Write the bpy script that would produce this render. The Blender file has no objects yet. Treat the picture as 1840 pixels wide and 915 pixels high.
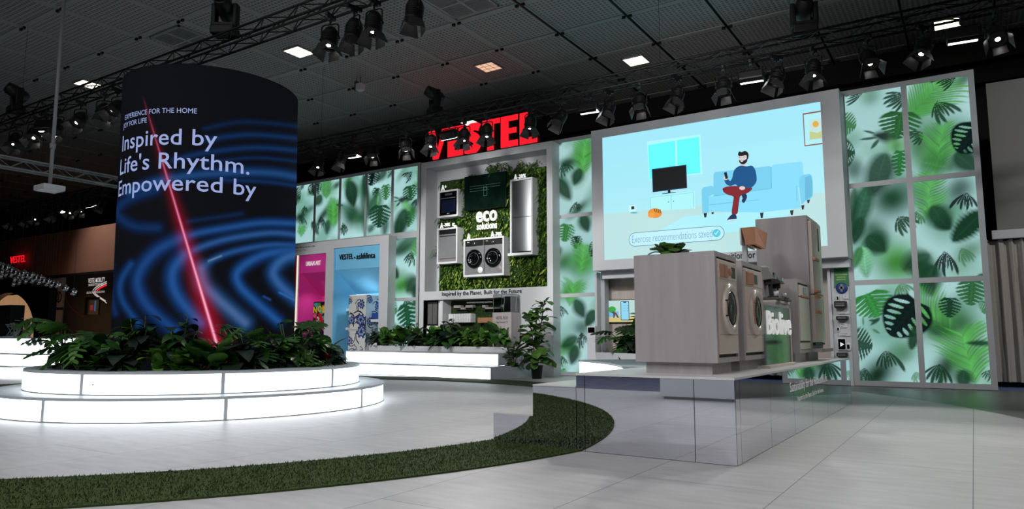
import bpy, bmesh, math, random
import numpy as np
from mathutils import Vector, Matrix
from math import sin, cos, pi, radians, sqrt, atan2, hypot, tan

rnd = random.Random(11)
SC = bpy.context.scene
COL = SC.collection

# ------------------------------------------------------------------ camera
FPX, TH, PH, EYE = 1275.0, radians(32.89), radians(6.6), 1.05
FW = Vector((-sin(TH) * cos(PH), cos(TH) * cos(PH), sin(PH)))
RT = Vector((cos(TH), sin(TH), 0))
UP = RT.cross(FW)
CAM = Vector((0, 0, EYE))
cd = bpy.data.cameras.new('camera')
cd.sensor_fit = 'HORIZONTAL'
cd.sensor_width = 36.0
cd.lens = FPX / 1840.0 * 36.0
cd.clip_end = 300
co = bpy.data.objects.new('camera', cd)
COL.objects.link(co)
co.matrix_world = Matrix(((RT.x, UP.x, -FW.x, 0), (RT.y, UP.y, -FW.y, 0), (RT.z, UP.z, -FW.z, EYE), (0, 0, 0, 1)))
SC.camera = co
SC.view_settings.view_transform = 'Standard'
SC.view_settings.look = 'None'
SC.view_settings.gamma = 1
SC.view_settings.use_curve_mapping = False
SC.view_settings.exposure = 0.0
SC.cycles.use_denoising = True
SC.cycles.max_bounces = 6
SC.cycles.diffuse_bounces = 3
SC.cycles.glossy_bounces = 4
SC.cycles.transparent_max_bounces = 12
SC.cycles.sample_clamp_indirect = 6
SC.cycles.caustics_reflective = False
SC.cycles.caustics_refractive = False


def ray(x, y):
    return FW * FPX + RT * (x - 920) + UP * (457.5 - y)


def atY(x, y, Y):          # a measured picture point on the plane at depth Y
    d = ray(x, y)
    return CAM + d * (Y / d.y)


def atX(x, y, X):
    d = ray(x, y)
    return CAM + d * (X / d.x)


def atZ(x, y, z=0.0):
    d = ray(x, y)
    return CAM + d * ((z - EYE) / d.z)


def proj(X, Y, Z):
    Z = Z - EYE
    w = X * FW.x + Y * FW.y + Z * FW.z
    return (920 + FPX * (X * RT.x + Y * RT.y + Z * RT.z) / w, 457.5 - FPX * (X * UP.x + Y * UP.y + Z * UP.z) / w)


# --------------------------------------------------------------- materials
def s2l(c):
    c = c / 255.0
    return c / 12.92 if c <= .04045 else ((c + .055) / 1.055) ** 2.4


def lin(c):
    return tuple(s2l(v) for v in c)


def mat(name, col, rough=.5, metal=0.0, emit=0.0, var=.06, scale=6.0, bump=0.0, stretch=(1, 1, 1), alpha=1.0, trans=0.0, ecol=None, ior=1.45, nolamp=False, detail=3.0):
    """principled material whose colour wanders a little with an object-space noise"""
    m = bpy.data.materials.new(name)
    m.use_nodes = True
    nt = m.node_tree
    N, L = nt.nodes, nt.links
    b = N['Principled BSDF']
    c = lin(col)
    b.inputs['Roughness'].default_value = rough
    b.inputs['Metallic'].default_value = metal
    b.inputs['IOR'].default_value = ior
    b.inputs['Alpha'].default_value = alpha
    b.inputs['Transmission Weight'].default_value = trans
    tc = N.new('ShaderNodeTexCoord')
    mp = N.new('ShaderNodeMapping')
    mp.inputs['Scale'].default_value = stretch
    nz = N.new('ShaderNodeTexNoise')
    nz.inputs['Scale'].default_value = scale
    nz.inputs['Detail'].default_value = detail
    rp = N.new('ShaderNodeValToRGB')
    rp.color_ramp.elements[0].position = .3
    rp.color_ramp.elements[1].position = .7
    rp.color_ramp.elements[0].color = tuple(max(0, v * (1 - var)) for v in c) + (1,)
    rp.color_ramp.elements[1].color = tuple(min(1, v * (1 + var)) for v in c) + (1,)
    L.new(tc.outputs['Object'], mp.inputs['Vector'])
    L.new(mp.outputs['Vector'], nz.inputs['Vector'])
    L.new(nz.outputs['Fac'], rp.inputs['Fac'])
    L.new(rp.outputs['Color'], b.inputs['Base Color'])
    if bump:
        bp = N.new('ShaderNodeBump')
        bp.inputs['Strength'].default_value = bump
        bp.inputs['Distance'].default_value = .02
        L.new(nz.outputs['Fac'], bp.inputs['Height'])
        L.new(bp.outputs['Normal'], b.inputs['Normal'])
    if emit:
        b.inputs['Emission Color'].default_value = lin(ecol or col) + (1,)
        b.inputs['Emission Strength'].default_value = emit
        if nolamp:
            m.cycles.emission_sampling = 'NONE'
    return m


def print_mat(name, strength, gloss=.6):
    """a backlit print or LED picture: colour stored with the surface"""
    m = bpy.data.materials.new(name)
    m.use_nodes = True
    nt = m.node_tree
    N, L = nt.nodes, nt.links
    N.remove(N['Principled BSDF'])
    at = N.new('ShaderNodeAttribute'); at.attribute_name = 'Col'
    em = N.new('ShaderNodeEmission'); em.inputs['Strength'].default_value = strength
    df = N.new('ShaderNodeBsdfDiffuse'); df.inputs['Color'].default_value = (.006, .006, .007, 1)
    ad = N.new('ShaderNodeAddShader')
    L.new(at.outputs['Color'], em.inputs['Color'])
    L.new(em.outputs[0], ad.inputs[0]); L.new(df.outputs[0], ad.inputs[1])
    L.new(ad.outputs[0], N['Material Output'].inputs['Surface'])
    m.cycles.emission_sampling = 'NONE'
    return m


_flat = {}


def glow(col, k=1.0):
    """flat colour of a screen picture or lit lettering"""
    key = (col, k)
    if key not in _flat:
        _flat[key] = mat('lit_%d_%d_%d' % col, (8, 8, 8), .6, emit=k, ecol=col, nolamp=True)
    return _flat[key]


M = {}
M['white'] = mat('white_laminate', (205, 207, 212), .45, var=.02, scale=2)
M['whitegloss'] = mat('white_enamel', (222, 222, 222), .25, var=.02)
M['frame'] = mat('grey_white_frame', (188, 191, 196), .5, var=.02, scale=2)
M['alu'] = mat('grey_aluminium_frame', (166, 170, 174), .45, var=.03, scale=3)
M['tread'] = mat('step_tread_grey', (196, 203, 208), .4, var=.05, scale=8, stretch=(1, 4, 1))
M['lamp'] = mat('step_light_diffuser', (240, 242, 245), .4, emit=3.1, ecol=(243, 249, 255), var=.01)
M['black'] = mat('black_plastic', (16, 16, 17), .45, var=.1)
M['blackmetal'] = mat('black_painted_metal', (14, 14, 15), .5, .3, var=.15)
M['blackgloss'] = mat('black_glass', (8, 9, 12), .08, var=.05)
M['chrome'] = mat('polished_chrome', (215, 215, 218), .04, 1.0, var=.01)
M['mirror'] = mat('mirror_cladding', (226, 228, 236), .015, 1.0, var=.01)
M['steel'] = mat('brushed_steel', (165, 168, 172), .32, 1.0, var=.08, scale=3, stretch=(60, 60, 1))
M['silver'] = mat('silver_panel', (136, 138, 142), .4, .4, var=.04)
M['wood'] = mat('pale_grey_oak_laminate', (170, 165, 166), .5, var=.09, scale=2.2, stretch=(6, 6, .5), detail=6)
M['woodh'] = mat('grey_oak_wall_panel', (190, 178, 171), .55, var=.1, scale=2.2, stretch=(5, 5, .5), detail=6)
M['beige'] = mat('olive_waste_beige_plastic', (205, 192, 182), .35, var=.03, scale=30)
M['beigegloss'] = mat('gloss_beige_door', (206, 196, 186), .26, var=.02)
M['copper'] = mat('olive_wood_brown', (176, 124, 98), .5, var=.12, scale=14, stretch=(1, 4, 1))
M['carton'] = mat('brown_cardboard', (176, 128, 98), .75, var=.06, scale=8)
M['darkgrey'] = mat('dark_grey_plastic', (70, 70, 72), .4, var=.06)
M['midgrey'] = mat('mid_grey_plastic', (120, 118, 118), .45, var=.05)
M['soil'] = mat('dark_soil', (30, 25, 22), .95, var=.5, scale=30, bump=.6)
M['pot'] = mat('black_nursery_pot', (26, 26, 28), .5, var=.1)
M['leafA'] = mat('leaf_deep_green', (44, 84, 32), .38, var=.35, scale=9)
M['leafB'] = mat('leaf_mid_green', (72, 118, 48), .38, var=.3, scale=9)
M['leafC'] = mat('leaf_bright_green', (110, 156, 66), .4, var=.25, scale=9)
M['leafD'] = mat('leaf_dark_bronze', (44, 58, 50), .3, var=.35, scale=9)
M['leafE'] = mat('fig_leaf_green', (72, 104, 46), .33, var=.3, scale=8)
M['stem'] = mat('green_stem', (70, 92, 48), .5, var=.2)
M['bark'] = mat('thin_brown_bark', (72, 58, 44), .8, var=.3, scale=30, bump=.4)
M['redbract'] = mat('red_bract', (170, 24, 28), .4, var=.15)
M['red'] = mat('vestel_red_lit_face', (200, 10, 24), .35, emit=1.0, ecol=(255, 28, 44), var=.02)
M['redside'] = mat('sign_return_dark_red', (96, 8, 16), .5, var=.05)
M['ink'] = mat('black_lettering', (14, 14, 16), .6, var=.05)
M['whiteletter'] = mat('white_lettering', (236, 238, 236), .45, emit=.35, ecol=(240, 240, 240), var=.01, nolamp=True)
M['glass'] = mat('clear_acrylic', (225, 232, 235), .03, trans=1.0, ior=1.08, alpha=.30, var=.01)
M['brown'] = mat('brown_far_wall', (150, 112, 96), .8, var=.08, scale=.3)
M['darkwall'] = mat('dark_hall_wall', (36, 36, 38), .85, var=.1, scale=.6)
M['blackwall'] = mat('black_hall_soffit', (14, 14, 15), .9, var=.2, scale=.5)
M['greywall'] = mat('grey_partition', (118, 118, 118), .8, var=.04, scale=.6)
M['magenta'] = mat('magenta_niche_paint', (226, 60, 160), .6, var=.02)
M['crimson'] = mat('red_niche_paint', (206, 18, 28), .6, var=.02)
M['sky'] = mat('sky_blue_niche_paint', (122, 200, 240), .6, var=.02)
M['coveglow'] = mat('blue_cove_light', (160, 225, 245), .5, emit=3.0, ecol=(150, 226, 250), var=.01)
M['curtain'] = mat('grey_drape_cloth', (160, 156, 152), .85, var=.06, scale=20)
M['bluecarpet'] = mat('blue_carpet', (88, 112, 160), .9, var=.3, scale=14)
M['greycarpet'] = mat('blue_grey_carpet', (92, 97, 116), .9, var=.3, scale=3)
M['darkfloor'] = mat('dark_grey_floor', (112, 114, 114), .35, var=.08, scale=2, stretch=(1, 3, 1))
M['lens'] = mat('spot_lens_lit', (250, 250, 245), .2, emit=22, ecol=(255, 248, 238), var=.01)
M['flap'] = mat('barn_door_grey', (46, 46, 48), .45, .2, var=.05)
M['thincable'] = mat('dark_thin_cable', (40, 40, 42), .6)
M['lensdark'] = mat('spot_lens_dark_rim', (60, 60, 64), .1, var=.05)
M['floodlens'] = mat('flood_lens_lit', (250, 250, 250), .2, emit=4, ecol=(252, 253, 255), var=.01)
M['ceillamp'] = mat('ceiling_diffuser_warm', (250, 245, 230), .3, emit=3.2, ecol=(255, 244, 216), var=.05, scale=8)
M['ceillampdim'] = mat('ceiling_diffuser_off', (232, 196, 168), .4, emit=.8, ecol=(255, 205, 170), var=.1, scale=8)
M['grille'] = mat('light_grey_grille', (150, 152, 154), .5, var=.03)
M['packing'] = mat('moulded_pulp_grey', (158, 154, 152), .8, var=.08, scale=20)
M['packwhite'] = mat('white_foam_pack', (226, 228, 232), .7, var=.04, scale=10, stretch=(8, 1, 1))
M['moss'] = mat('moss_backing', (34, 58, 18), .95, var=.6, scale=14, bump=1.0)
M['mossA'] = mat('wall_leaf_dark', (48, 78, 28), .55, var=.4, scale=5)
M['mossB'] = mat('wall_leaf_mid', (92, 128, 44), .55, var=.35, scale=5)
M['mossC'] = mat('wall_leaf_light', (150, 176, 74), .55, var=.3, scale=5)
M['porcelain'] = mat('white_porcelain_enamel', (214, 214, 210), .2, var=.02)
M['china'] = mat('china_blue_pattern', (40, 74, 150), .3, var=.3, scale=20)
M['chinadark'] = mat('navy_pattern_line', (22, 30, 66), .3, var=.2, scale=20)
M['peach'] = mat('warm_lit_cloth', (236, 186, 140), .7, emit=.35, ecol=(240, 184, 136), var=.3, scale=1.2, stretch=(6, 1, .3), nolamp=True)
M['greenbanner'] = mat('green_award_banner', (28, 112, 62), .5, var=.05)
M['bluebadge'] = mat('blue_badge', (24, 60, 120), .4, var=.05)


# ------------------------------------------------------------ mesh helpers
class B:
    def __init__(s):
        s.v, s.f, s.m, s.s = [], [], [], []

    def add(s, vs, fs, mi=0, smooth=False):
        o = len(s.v)
        s.v.extend((float(p[0]), float(p[1]), float(p[2])) for p in vs)
        for f in fs:
            s.f.append([i + o for i in f])
            s.m.append(mi)
            s.s.append(smooth)
        return s

    def box(s, x0, x1, y0, y1, z0, z1, mi=0, bev=0.0, mx=None):
        if x0 > x1: x0, x1 = x1, x0
        if y0 > y1: y0, y1 = y1, y0
        if z0 > z1: z0, z1 = z1, z0
        if bev > 0:
            bm = bmesh.new()
            bmesh.ops.create_cube(bm, size=1)
            for v in bm.verts:
                v.co = Vector(((x0 + x1) / 2 + v.co.x * (x1 - x0), (y0 + y1) / 2 + v.co.y * (y1 - y0), (z0 + z1) / 2 + v.co.z * (z1 - z0)))
            bmesh.ops.bevel(bm, geom=list(bm.edges), offset=bev, segments=2, profile=.5, affect='EDGES')
            vs = [v.co.copy() for v in bm.verts]
            bm.verts.index_update()
            fs = [[v.index for v in f.verts] for f in bm.faces]
            bm.free()
        else:
            vs = [Vector(p) for p in ((x0, y0, z0), (x1, y0, z0), (x1, y1, z0), (x0, y1, z0), (x0, y0, z1), (x1, y0, z1), (x1, y1, z1), (x0, y1, z1))]
            fs = [(0, 3, 2, 1), (4, 5, 6, 7), (0, 1, 5, 4), (1, 2, 6, 5), (2, 3, 7, 6), (3, 0, 4, 7)]
        if mx is not None:
            vs = [mx @ v for v in vs]
        return s.add(vs, fs, mi)

    def quad(s, a, b, c, d, mi=0):
        return s.add([a, b, c, d], [(0, 1, 2, 3)], mi)

    def tube(s, p0, p1, r, n=8, r2=None, mi=0, cap=True, smooth=True):
        p0, p1 = Vector(p0), Vector(p1)
        d = p1 - p0
        if d.length < 1e-6: return s
        d.normalize()
        a = d.orthogonal().normalized()
        b = d.cross(a)
        r2 = r if r2 is None else r2
        vs = [p0 + (a * cos(2 * pi * k / n) + b * sin(2 * pi * k / n)) * r for k in range(n)] + \
             [p1 + (a * cos(2 * pi * k / n) + b * sin(2 * pi * k / n)) * r2 for k in range(n)]
        s.add(vs, [(k, (k + 1) % n, n + (k + 1) % n, n + k) for k in range(n)], mi, smooth)
        if cap:
            o = len(s.v) - 2 * n
            s.f.append([o + n - 1 - k for k in range(n)]); s.m.append(mi); s.s.append(False)
            s.f.append([o + n + k for k in range(n)]); s.m.append(mi); s.s.append(False)
        return s

    def path(s, pts, r, n=6, mi=0):
        for a, b in zip(pts[:-1], pts[1:]):
            s.tube(a, b, r, n, mi=mi, cap=True)
        return s

    def lathe(s, prof, n=32, mx=None, mi=0, smooth=True, a0=0.0, a1=2 * pi):
        full = abs(a1 - a0 - 2 * pi) < 1e-6
        k = n if full else n + 1
        vs = []
        for (r, z) in prof:
            for i in range(k):
                t = a0 + (a1 - a0) * i / n
                vs.append(Vector((r * cos(t), r * sin(t), z)))
        if mx is not None:
            vs = [mx @ v for v in vs]
        fs = []
        for j in range(len(prof) - 1):
            for i in range(n):
                i2 = (i + 1) % k
                fs.append((j * k + i, j * k + i2, (j + 1) * k + i2, (j + 1) * k + i))
        return s.add(vs, fs, mi, smooth)

    def prism(s, poly, fr, d, mi=0, side=None):
        """poly in 2-D carried by fr(u, v, w); w runs 0..d"""
        n = len(poly)
        vs = [fr(u, v, 0) for u, v in poly] + [fr(u, v, d) for u, v in poly]
        s.add(vs, [list(range(n))[::-1], list(range(n, 2 * n))], mi)
        o = len(s.v) - 2 * n
        for i in range(n):
            j = (i + 1) % n
            s.f.append([o + i, o + j, o + n + j, o + n + i]); s.m.append(mi if side is None else side); s.s.append(False)
        return s

    def sphere(s, c, r, nu=16, nv=10, mi=0, sc=(1, 1, 1)):
        c = Vector(c)
        vs = [c + Vector((0, 0, r * sc[2]))]
        for j in range(1, nv):
            t = pi * j / nv
            for i in range(nu):
                p = 2 * pi * i / nu
                vs.append(c + Vector((r * sin(t) * cos(p) * sc[0], r * sin(t) * sin(p) * sc[1], r * cos(t) * sc[2])))
        vs.append(c - Vector((0, 0, r * sc[2])))
        fs = [(0, 1 + i, 1 + (i + 1) % nu) for i in range(nu)]
        for j in range(nv - 2):
            for i in range(nu):
                a = 1 + j * nu
                fs.append((a + i, a + nu + i, a + nu + (i + 1) % nu, a + (i + 1) % nu))
        a = 1 + (nv - 2) * nu
        fs += [(a + i, len(vs) - 1, a + (i + 1) % nu) for i in range(nu)]
        return s.add(vs, fs, mi, True)

    def build(s, name, mats, parent=None, local=False):
        me = bpy.data.meshes.new(name)
        vs = s.v
        if parent is not None and not local:
            o = rootloc(parent)
            vs = [(x - o.x, y - o.y, z - o.z) for x, y, z in vs]
        me.from_pydata(vs, [], s.f)
        for m in (mats if isinstance(mats, (list, tuple)) else [mats]):
            me.materials.append(m)
        me.polygons.foreach_set('material_index', s.m)
        me.polygons.foreach_set('use_smooth', s.s)
        me.update()
        ob = bpy.data.objects.new(name, me)
        COL.objects.link(ob)
        if parent is not None:
            ob.parent = parent
        return ob


def rootloc(o):
    p = Vector(o.location)
    while o.parent is not None:
        o = o.parent
        p += Vector(o.location)
    return p


def tag(o, label, cat, group=None):
    o['label'] = label
    o['category'] = cat
    if group: o['group'] = group
    return o


def thing(name, label, cat, loc=(0, 0, 0), rz=0.0, group=None):
    o = bpy.data.objects.new(name, None)
    o.empty_display_size = .1
    COL.objects.link(o)
    o.location = loc
    o.rotation_euler = (0, 0, rz)
    return tag(o, label, cat, group)


def struct(o):
    o['kind'] = 'structure'
    return o


_kids = None


def kids(o):
    return [c for c in bpy.data.objects if c.parent == o]


def dup(root, loc, rz=0.0, label=None, scale=1.0, tree=None):
    r = root.copy(); COL.objects.link(r)
    r.location = loc; r.rotation_euler = (0, 0, rz); r.scale = (scale,) * 3
    if label: r['label'] = label
    for ch, subs in (tree or family(root)):
        c = ch.copy(); COL.objects.link(c); c.parent = r
        for g in subs:
            d = g.copy(); COL.objects.link(d); d.parent = c
    return r


def family(root):
    return [(c, kids(c)) for c in kids(root)]


# -------------------------------------------------------------------- text
_tx = {}


def glyphs(body, bold=0.0, depth=0.0):
    key = (body, bold, depth)
    if key in _tx: return _tx[key]
    cu = bpy.data.curves.new('txt', 'FONT')
    cu.body = body
    cu.size = 1.0
    cu.offset = bold
    cu.extrude = depth
    cu.resolution_u = 3
    cu.space_character = 1.0 + bold * 3
    ob = bpy.data.objects.new('txt', cu)
    COL.objects.link(ob)
    bpy.context.view_layer.update()
    me = bpy.data.meshes.new_from_object(ob.evaluated_get(bpy.context.evaluated_depsgraph_get()))
    vs = [tuple(v.co) for v in me.vertices]
    fs = [tuple(p.vertices) for p in me.polygons]
    bpy.data.objects.remove(ob); bpy.data.curves.remove(cu); bpy.data.meshes.remove(me)
    xs = [v[0] for v in vs] or [0, 1]
    _tx[key] = (vs, fs, min(xs), max(xs))
    return _tx[key]


def lettering(b, body, fr, x0, x1, z0, cap, bold=.02, depth=0.0, mi=0):
    """write body from x0 to x1 with its baseline on z0 and capitals of height cap; fr carries (u, v, w) into the world"""
    vs, fs, a, c = glyphs(body, bold, 0.0 if not depth else .05)
    k = (x1 - x0) / (c - a)
    kz = cap / .70
    q = []
    for (x, y, z) in vs:
        q.append(fr(x0 + (x - a) * k, z0 + y * kz, (z + .05) / .1 * depth if depth else 0.0))
    b.add(q, fs, mi)
    return b


def frY(Y):                # a wall that faces the camera's side of the hall
    return lambda u, v, w: (u, Y - w, v)


def frX(X):                # a face that looks along +X
    return lambda u, v, w: (X + w, u, v)


# ------------------------------------------------------- coloured print grid
def print_grid(name, fr, u0, u1, v0, v1, nu, nv, fn, material, parent):
    U, V = np.meshgrid(np.linspace(u0, u1, nu), np.linspace(v0, v1, nv))
    rgb = fn(U, V)
    o = rootloc(parent) if parent is not None else Vector((0, 0, 0))
    P = [np.broadcast_to(a, U.shape) for a in fr(U, V, 0.0)]
    co_ = np.stack([P[0] - o.x, P[1] - o.y, P[2] - o.z], -1).reshape(-1, 3).astype(np.float32)
    idx = np.arange(nu * nv).reshape(nv, nu)
    q = np.stack([idx[:-1, :-1], idx[:-1, 1:], idx[1:, 1:], idx[1:, :-1]], -1).reshape(-1, 4)
    me = bpy.data.meshes.new(name)
    me.vertices.add(len(co_)); me.vertices.foreach_set('co', co_.ravel())
    me.loops.add(q.size); me.loops.foreach_set('vertex_index', q.ravel().astype(np.int32))
    me.polygons.add(len(q)); me.polygons.foreach_set('loop_start', np.arange(0, q.size, 4, dtype=np.int32))
    me.update(calc_edges=True)
    ca = me.color_attributes.new('Col', 'FLOAT_COLOR', 'POINT')
    buf = np.ones((nu * nv, 4), np.float32)
    buf[:, :3] = rgb.reshape(-1, 3)
    ca.data.foreach_set('color', buf.ravel())
    me.materials.append(material)
    ob = bpy.data.objects.new(name, me)
    COL.objects.link(ob)
    if parent is not None: ob.parent = parent
    return ob
# ------------------------------------------------------------------ the hall
CX, CY = -10.47, 7.06            # centre of the round column; floor, grass and steps run round it
CEIL = 8.4


def floor_material():
    m = bpy.data.materials.new('pale_stone_vinyl_floor')
    m.use_nodes = True
    nt = m.node_tree; N, L = nt.nodes, nt.links
    b = N['Principled BSDF']
    tc = N.new('ShaderNodeTexCoord')
    mp = N.new('ShaderNodeMapping'); mp.inputs['Rotation'].default_value = (0, 0, pi / 2); mp.inputs['Location'].default_value = (.35, .07, 0)
    br = N.new('ShaderNodeTexBrick')
    br.inputs['Scale'].default_value = 1.0
    br.inputs['Brick Width'].default_value = 3.2
    br.inputs['Row Height'].default_value = 1.08
    br.inputs['Mortar Size'].default_value = .004
    br.inputs['Mortar Smooth'].default_value = .2
    br.offset = .5
    br.inputs['Color1'].default_value = lin((196, 196, 198)) + (1,)
    br.inputs['Color2'].default_value = lin((201, 200, 202)) + (1,)
    br.inputs['Mortar'].default_value = lin((128, 128, 132)) + (1,)
    L.new(tc.outputs['Object'], mp.inputs['Vector']); L.new(mp.outputs['Vector'], br.inputs['Vector'])
    m2 = N.new('ShaderNodeMapping'); m2.inputs['Scale'].default_value = (1.2, 5, 1)
    nz = N.new('ShaderNodeTexNoise'); nz.inputs['Scale'].default_value = 2.2; nz.inputs['Detail'].default_value = 6
    L.new(tc.outputs['Object'], m2.inputs['Vector']); L.new(m2.outputs['Vector'], nz.inputs['Vector'])
    mr = N.new('ShaderNodeMapRange'); mr.inputs['From Min'].default_value = .3; mr.inputs['From Max'].default_value = .7
    mr.inputs['To Min'].default_value = .86; mr.inputs['To Max'].default_value = 1.04
    L.new(nz.outputs['Fac'], mr.inputs['Value'])
    mx = N.new('ShaderNodeMix'); mx.data_type = 'RGBA'; mx.blend_type = 'MULTIPLY'; mx.inputs['Factor'].default_value = 1
    L.new(br.outputs['Color'], mx.inputs['A']); L.new(mr.outputs['Result'], mx.inputs['B'])
    L.new(mx.outputs['Result'], b.inputs['Base Color'])
    b.inputs['Roughness'].default_value = .42
    b.inputs['Specular IOR Level'].default_value = .35
    return m


def ceiling_material():
    m = bpy.data.materials.new('dimpled_ceiling_cassettes')
    m.use_nodes = True
    nt = m.node_tree; N, L = nt.nodes, nt.links
    b = N['Principled BSDF']
    tc = N.new('ShaderNodeTexCoord')
    mp = N.new('ShaderNodeMapping'); mp.inputs['Scale'].default_value = (9.6, 9.6, 9.6)
    fr_ = N.new('ShaderNodeVectorMath'); fr_.operation = 'FRACTION'
    sb = N.new('ShaderNodeVectorMath'); sb.operation = 'SUBTRACT'; sb.inputs[1].default_value = (.5, .5, .5)
    ab = N.new('ShaderNodeVectorMath'); ab.operation = 'ABSOLUTE'
    sp = N.new('ShaderNodeSeparateXYZ')
    mxm = N.new('ShaderNodeMath'); mxm.operation = 'MAXIMUM'
    L.new(tc.outputs['Object'], mp.inputs['Vector']); L.new(mp.outputs['Vector'], fr_.inputs[0])
    L.new(fr_.outputs[0], sb.inputs[0]); L.new(sb.outputs[0], ab.inputs[0]); L.new(ab.outputs[0], sp.inputs[0])
    L.new(sp.outputs['X'], mxm.inputs[0]); L.new(sp.outputs['Y'], mxm.inputs[1])
    rp = N.new('ShaderNodeValToRGB')
    rp.color_ramp.elements[0].position = .14; rp.color_ramp.elements[0].color = lin((104, 104, 104)) + (1,)
    rp.color_ramp.elements[1].position = .40; rp.color_ramp.elements[1].color = lin((160, 160, 159)) + (1,)
    L.new(mxm.outputs[0], rp.inputs['Fac']); L.new(rp.outputs['Color'], b.inputs['Base Color'])
    bp = N.new('ShaderNodeBump'); bp.inputs['Strength'].default_value = .8; bp.inputs['Distance'].default_value = .05
    L.new(mxm.outputs[0], bp.inputs['Height']); L.new(bp.outputs['Normal'], b.inputs['Normal'])
    b.inputs['Roughness'].default_value = .75
    return m


def grass_material():
    m = mat('short_artificial_turf', (52, 70, 24), .9, var=.5, scale=60, detail=5)
    return m


FLOORM, CEILM, GRASSM = floor_material(), ceiling_material(), grass_material()
M['ceilstrip'] = mat('ceiling_seam_strip', (150, 154, 152), .7, var=.05)

b = B()
b.quad((-48, -14, -.004), (14, -14, -.004), (14, 24, -.004), (-48, 24, -.004), 0)
n = 160
b.add([(CX + 11.75 * cos(2 * pi * k / n), CY + 11.75 * sin(2 * pi * k / n), 0) for k in range(n)], [list(range(n))], 1)
struct(b.build('floor', [M['darkfloor'], FLOORM]))

# artificial grass ring in the floor
b = B()
RI, RO = 6.38, 7.45
b.lathe([(RI, 0.001), (RI, .014), (RO, .014), (RO, .001)], 180, Matrix.Translation((CX, CY, 0)), 0, False)
gr = b.build('artificial_grass', [GRASSM])
gv, gf = [], []
for k in range(52000):
    a = rnd.uniform(radians(-78), radians(62))
    r = sqrt(rnd.uniform(RI ** 2, RO ** 2))
    if a > radians(12) and rnd.random() < .75: continue
    x, y = CX + r * cos(a), CY + r * sin(a)
    h, w, t = rnd.uniform(.012, .024), rnd.uniform(.003, .005), rnd.uniform(0, 2 * pi)
    dx, dy = cos(t) * w, sin(t) * w
    lx, ly = rnd.uniform(-.012, .012), rnd.uniform(-.012, .012)
    i = len(gv)
    gv += [(x - dx, y - dy, .012), (x + dx, y + dy, .012), (x + lx, y + ly, .012 + h)]
    gf.append((i, i + 1, i + 2))
me = bpy.data.meshes.new('grass_blades'); me.from_pydata(gv, [], gf); me.materials.append(GRASSM)
blades = bpy.data.objects.new('grass_blades', me); COL.objects.link(blades); blades.parent = gr
tag(gr, 'curved band of short green artificial grass set into the pale floor', 'grass')
gr['kind'] = 'stuff'; blades['kind'] = 'stuff'

# ceiling with seams, dark rails and little black clamps
b = B()
b.quad((-48, -14, CEIL), (-48, 21, CEIL), (14, 21, CEIL), (14, -14, CEIL), 0)
DX, DY, X0, Y0 = 1.767, 1.81, -0.93, 12.69
xs = [X0 - DX * k for k in range(-8, 27)]
ys = [Y0 + DY * k for k in range(-14, 5)]
for i, x in enumerate(xs):
    k = i - 8
    if k < 5:
        b.box(x - .022, x + .022, -14, 21, CEIL - .05, CEIL - .021, 2)
        b.box(x - .075, x + .075, -14, 21, CEIL - .021, CEIL - .001, 1)
    else:
        b.box(x - .07, x + .07, -14, 21, CEIL - .02, CEIL - .001, 1)
for y in ys:
    b.box(-48, 14, y - .07, y + .07, CEIL - .018, CEIL - .001, 1)
for x in xs:
    for y in ys:
        if y < 2 or x > 6: continue
        for s in (-1, 1):
            b.box(x + s * .08 - .04, x + s * .08 + .04, y - .022, y + .022, CEIL - .075, CEIL - .02, 2)
struct(b.build('ceiling', [CEILM, M['ceilstrip'], M['blackmetal']]))

# hall walls
b = B(); b.box(-48, 14, 20.9, 21.1, 0, CEIL, 0); struct(b.build('wall_back', M['blackwall']))
b = B(); b.box(-48, 14, -14.2, -14, 0, CEIL, 0); struct(b.build('wall_front', M['darkwall']))
b = B(); b.box(-48.2, -48, -14, 21, 0, CEIL, 0); struct(b.build('wall_left', M['blackwall']))
b = B(); b.box(14, 14.2, -14, 21, 0, CEIL, 0); struct(b.build('wall_right', M['darkwall']))
# black band that closes the gap above the stand, along the far edge of the ceiling
b = B()
b.box(-48, 14, 20.2, 20.9, 7.75, CEIL - .01, 0)
b.box(-48, 14, 20.55, 20.9, 7.3, 7.75, 0)
struct(b.build('trim_1', M['blackwall']))

# grey partition and drape at the right
b = B()
b.box(.55, 9, 17.9, 18.0, 3.26, 6.45, 0)
b.box(.45, 9, 17.84, 18.0, 3.08, 3.26, 1)
struct(b.build('wall_partition', [M['greywall'], M['frame']]))
t = thing('drape', 'long grey pleated drape hanging beside the leaf-printed light wall', 'curtain', (.9, 17.95, 0))
b = B()
nx = 260
vs, fs = [], []
for i in range(nx + 1):
    x = .34 + 5.0 * i / nx
    for j, z in enumerate((.12, 1.0, 2.2, 3.08)):
        amp = .055 * (1.15 - .1 * j)
        y = 18.0 + amp * sin(x * 31 + .6 * sin(x * 7)) + .02 * sin(x * 73 + j)
        vs.append((x + .012 * sin(9 * x + j), y, z))
for i in range(nx):
    for j in range(3):
        a = i * 4 + j
        fs.append((a, a + 4, a + 5, a + 1))
b.add(vs, fs, 0, True)
b.build('cloth', M['curtain'], t)
b = B(); b.tube((.34, 18.0, 3.07), (5.3, 18.0, 3.07), .015); b.build('curtain_rail', M['blackmetal'], t)
b = B(); b.box(.3, 12, 17.3, 20.8, -.003, .006, 0)
tag(b.build('carpet', M['bluecarpet']), 'bright blue carpet glimpsed under the grey drape', 'carpet')

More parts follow.
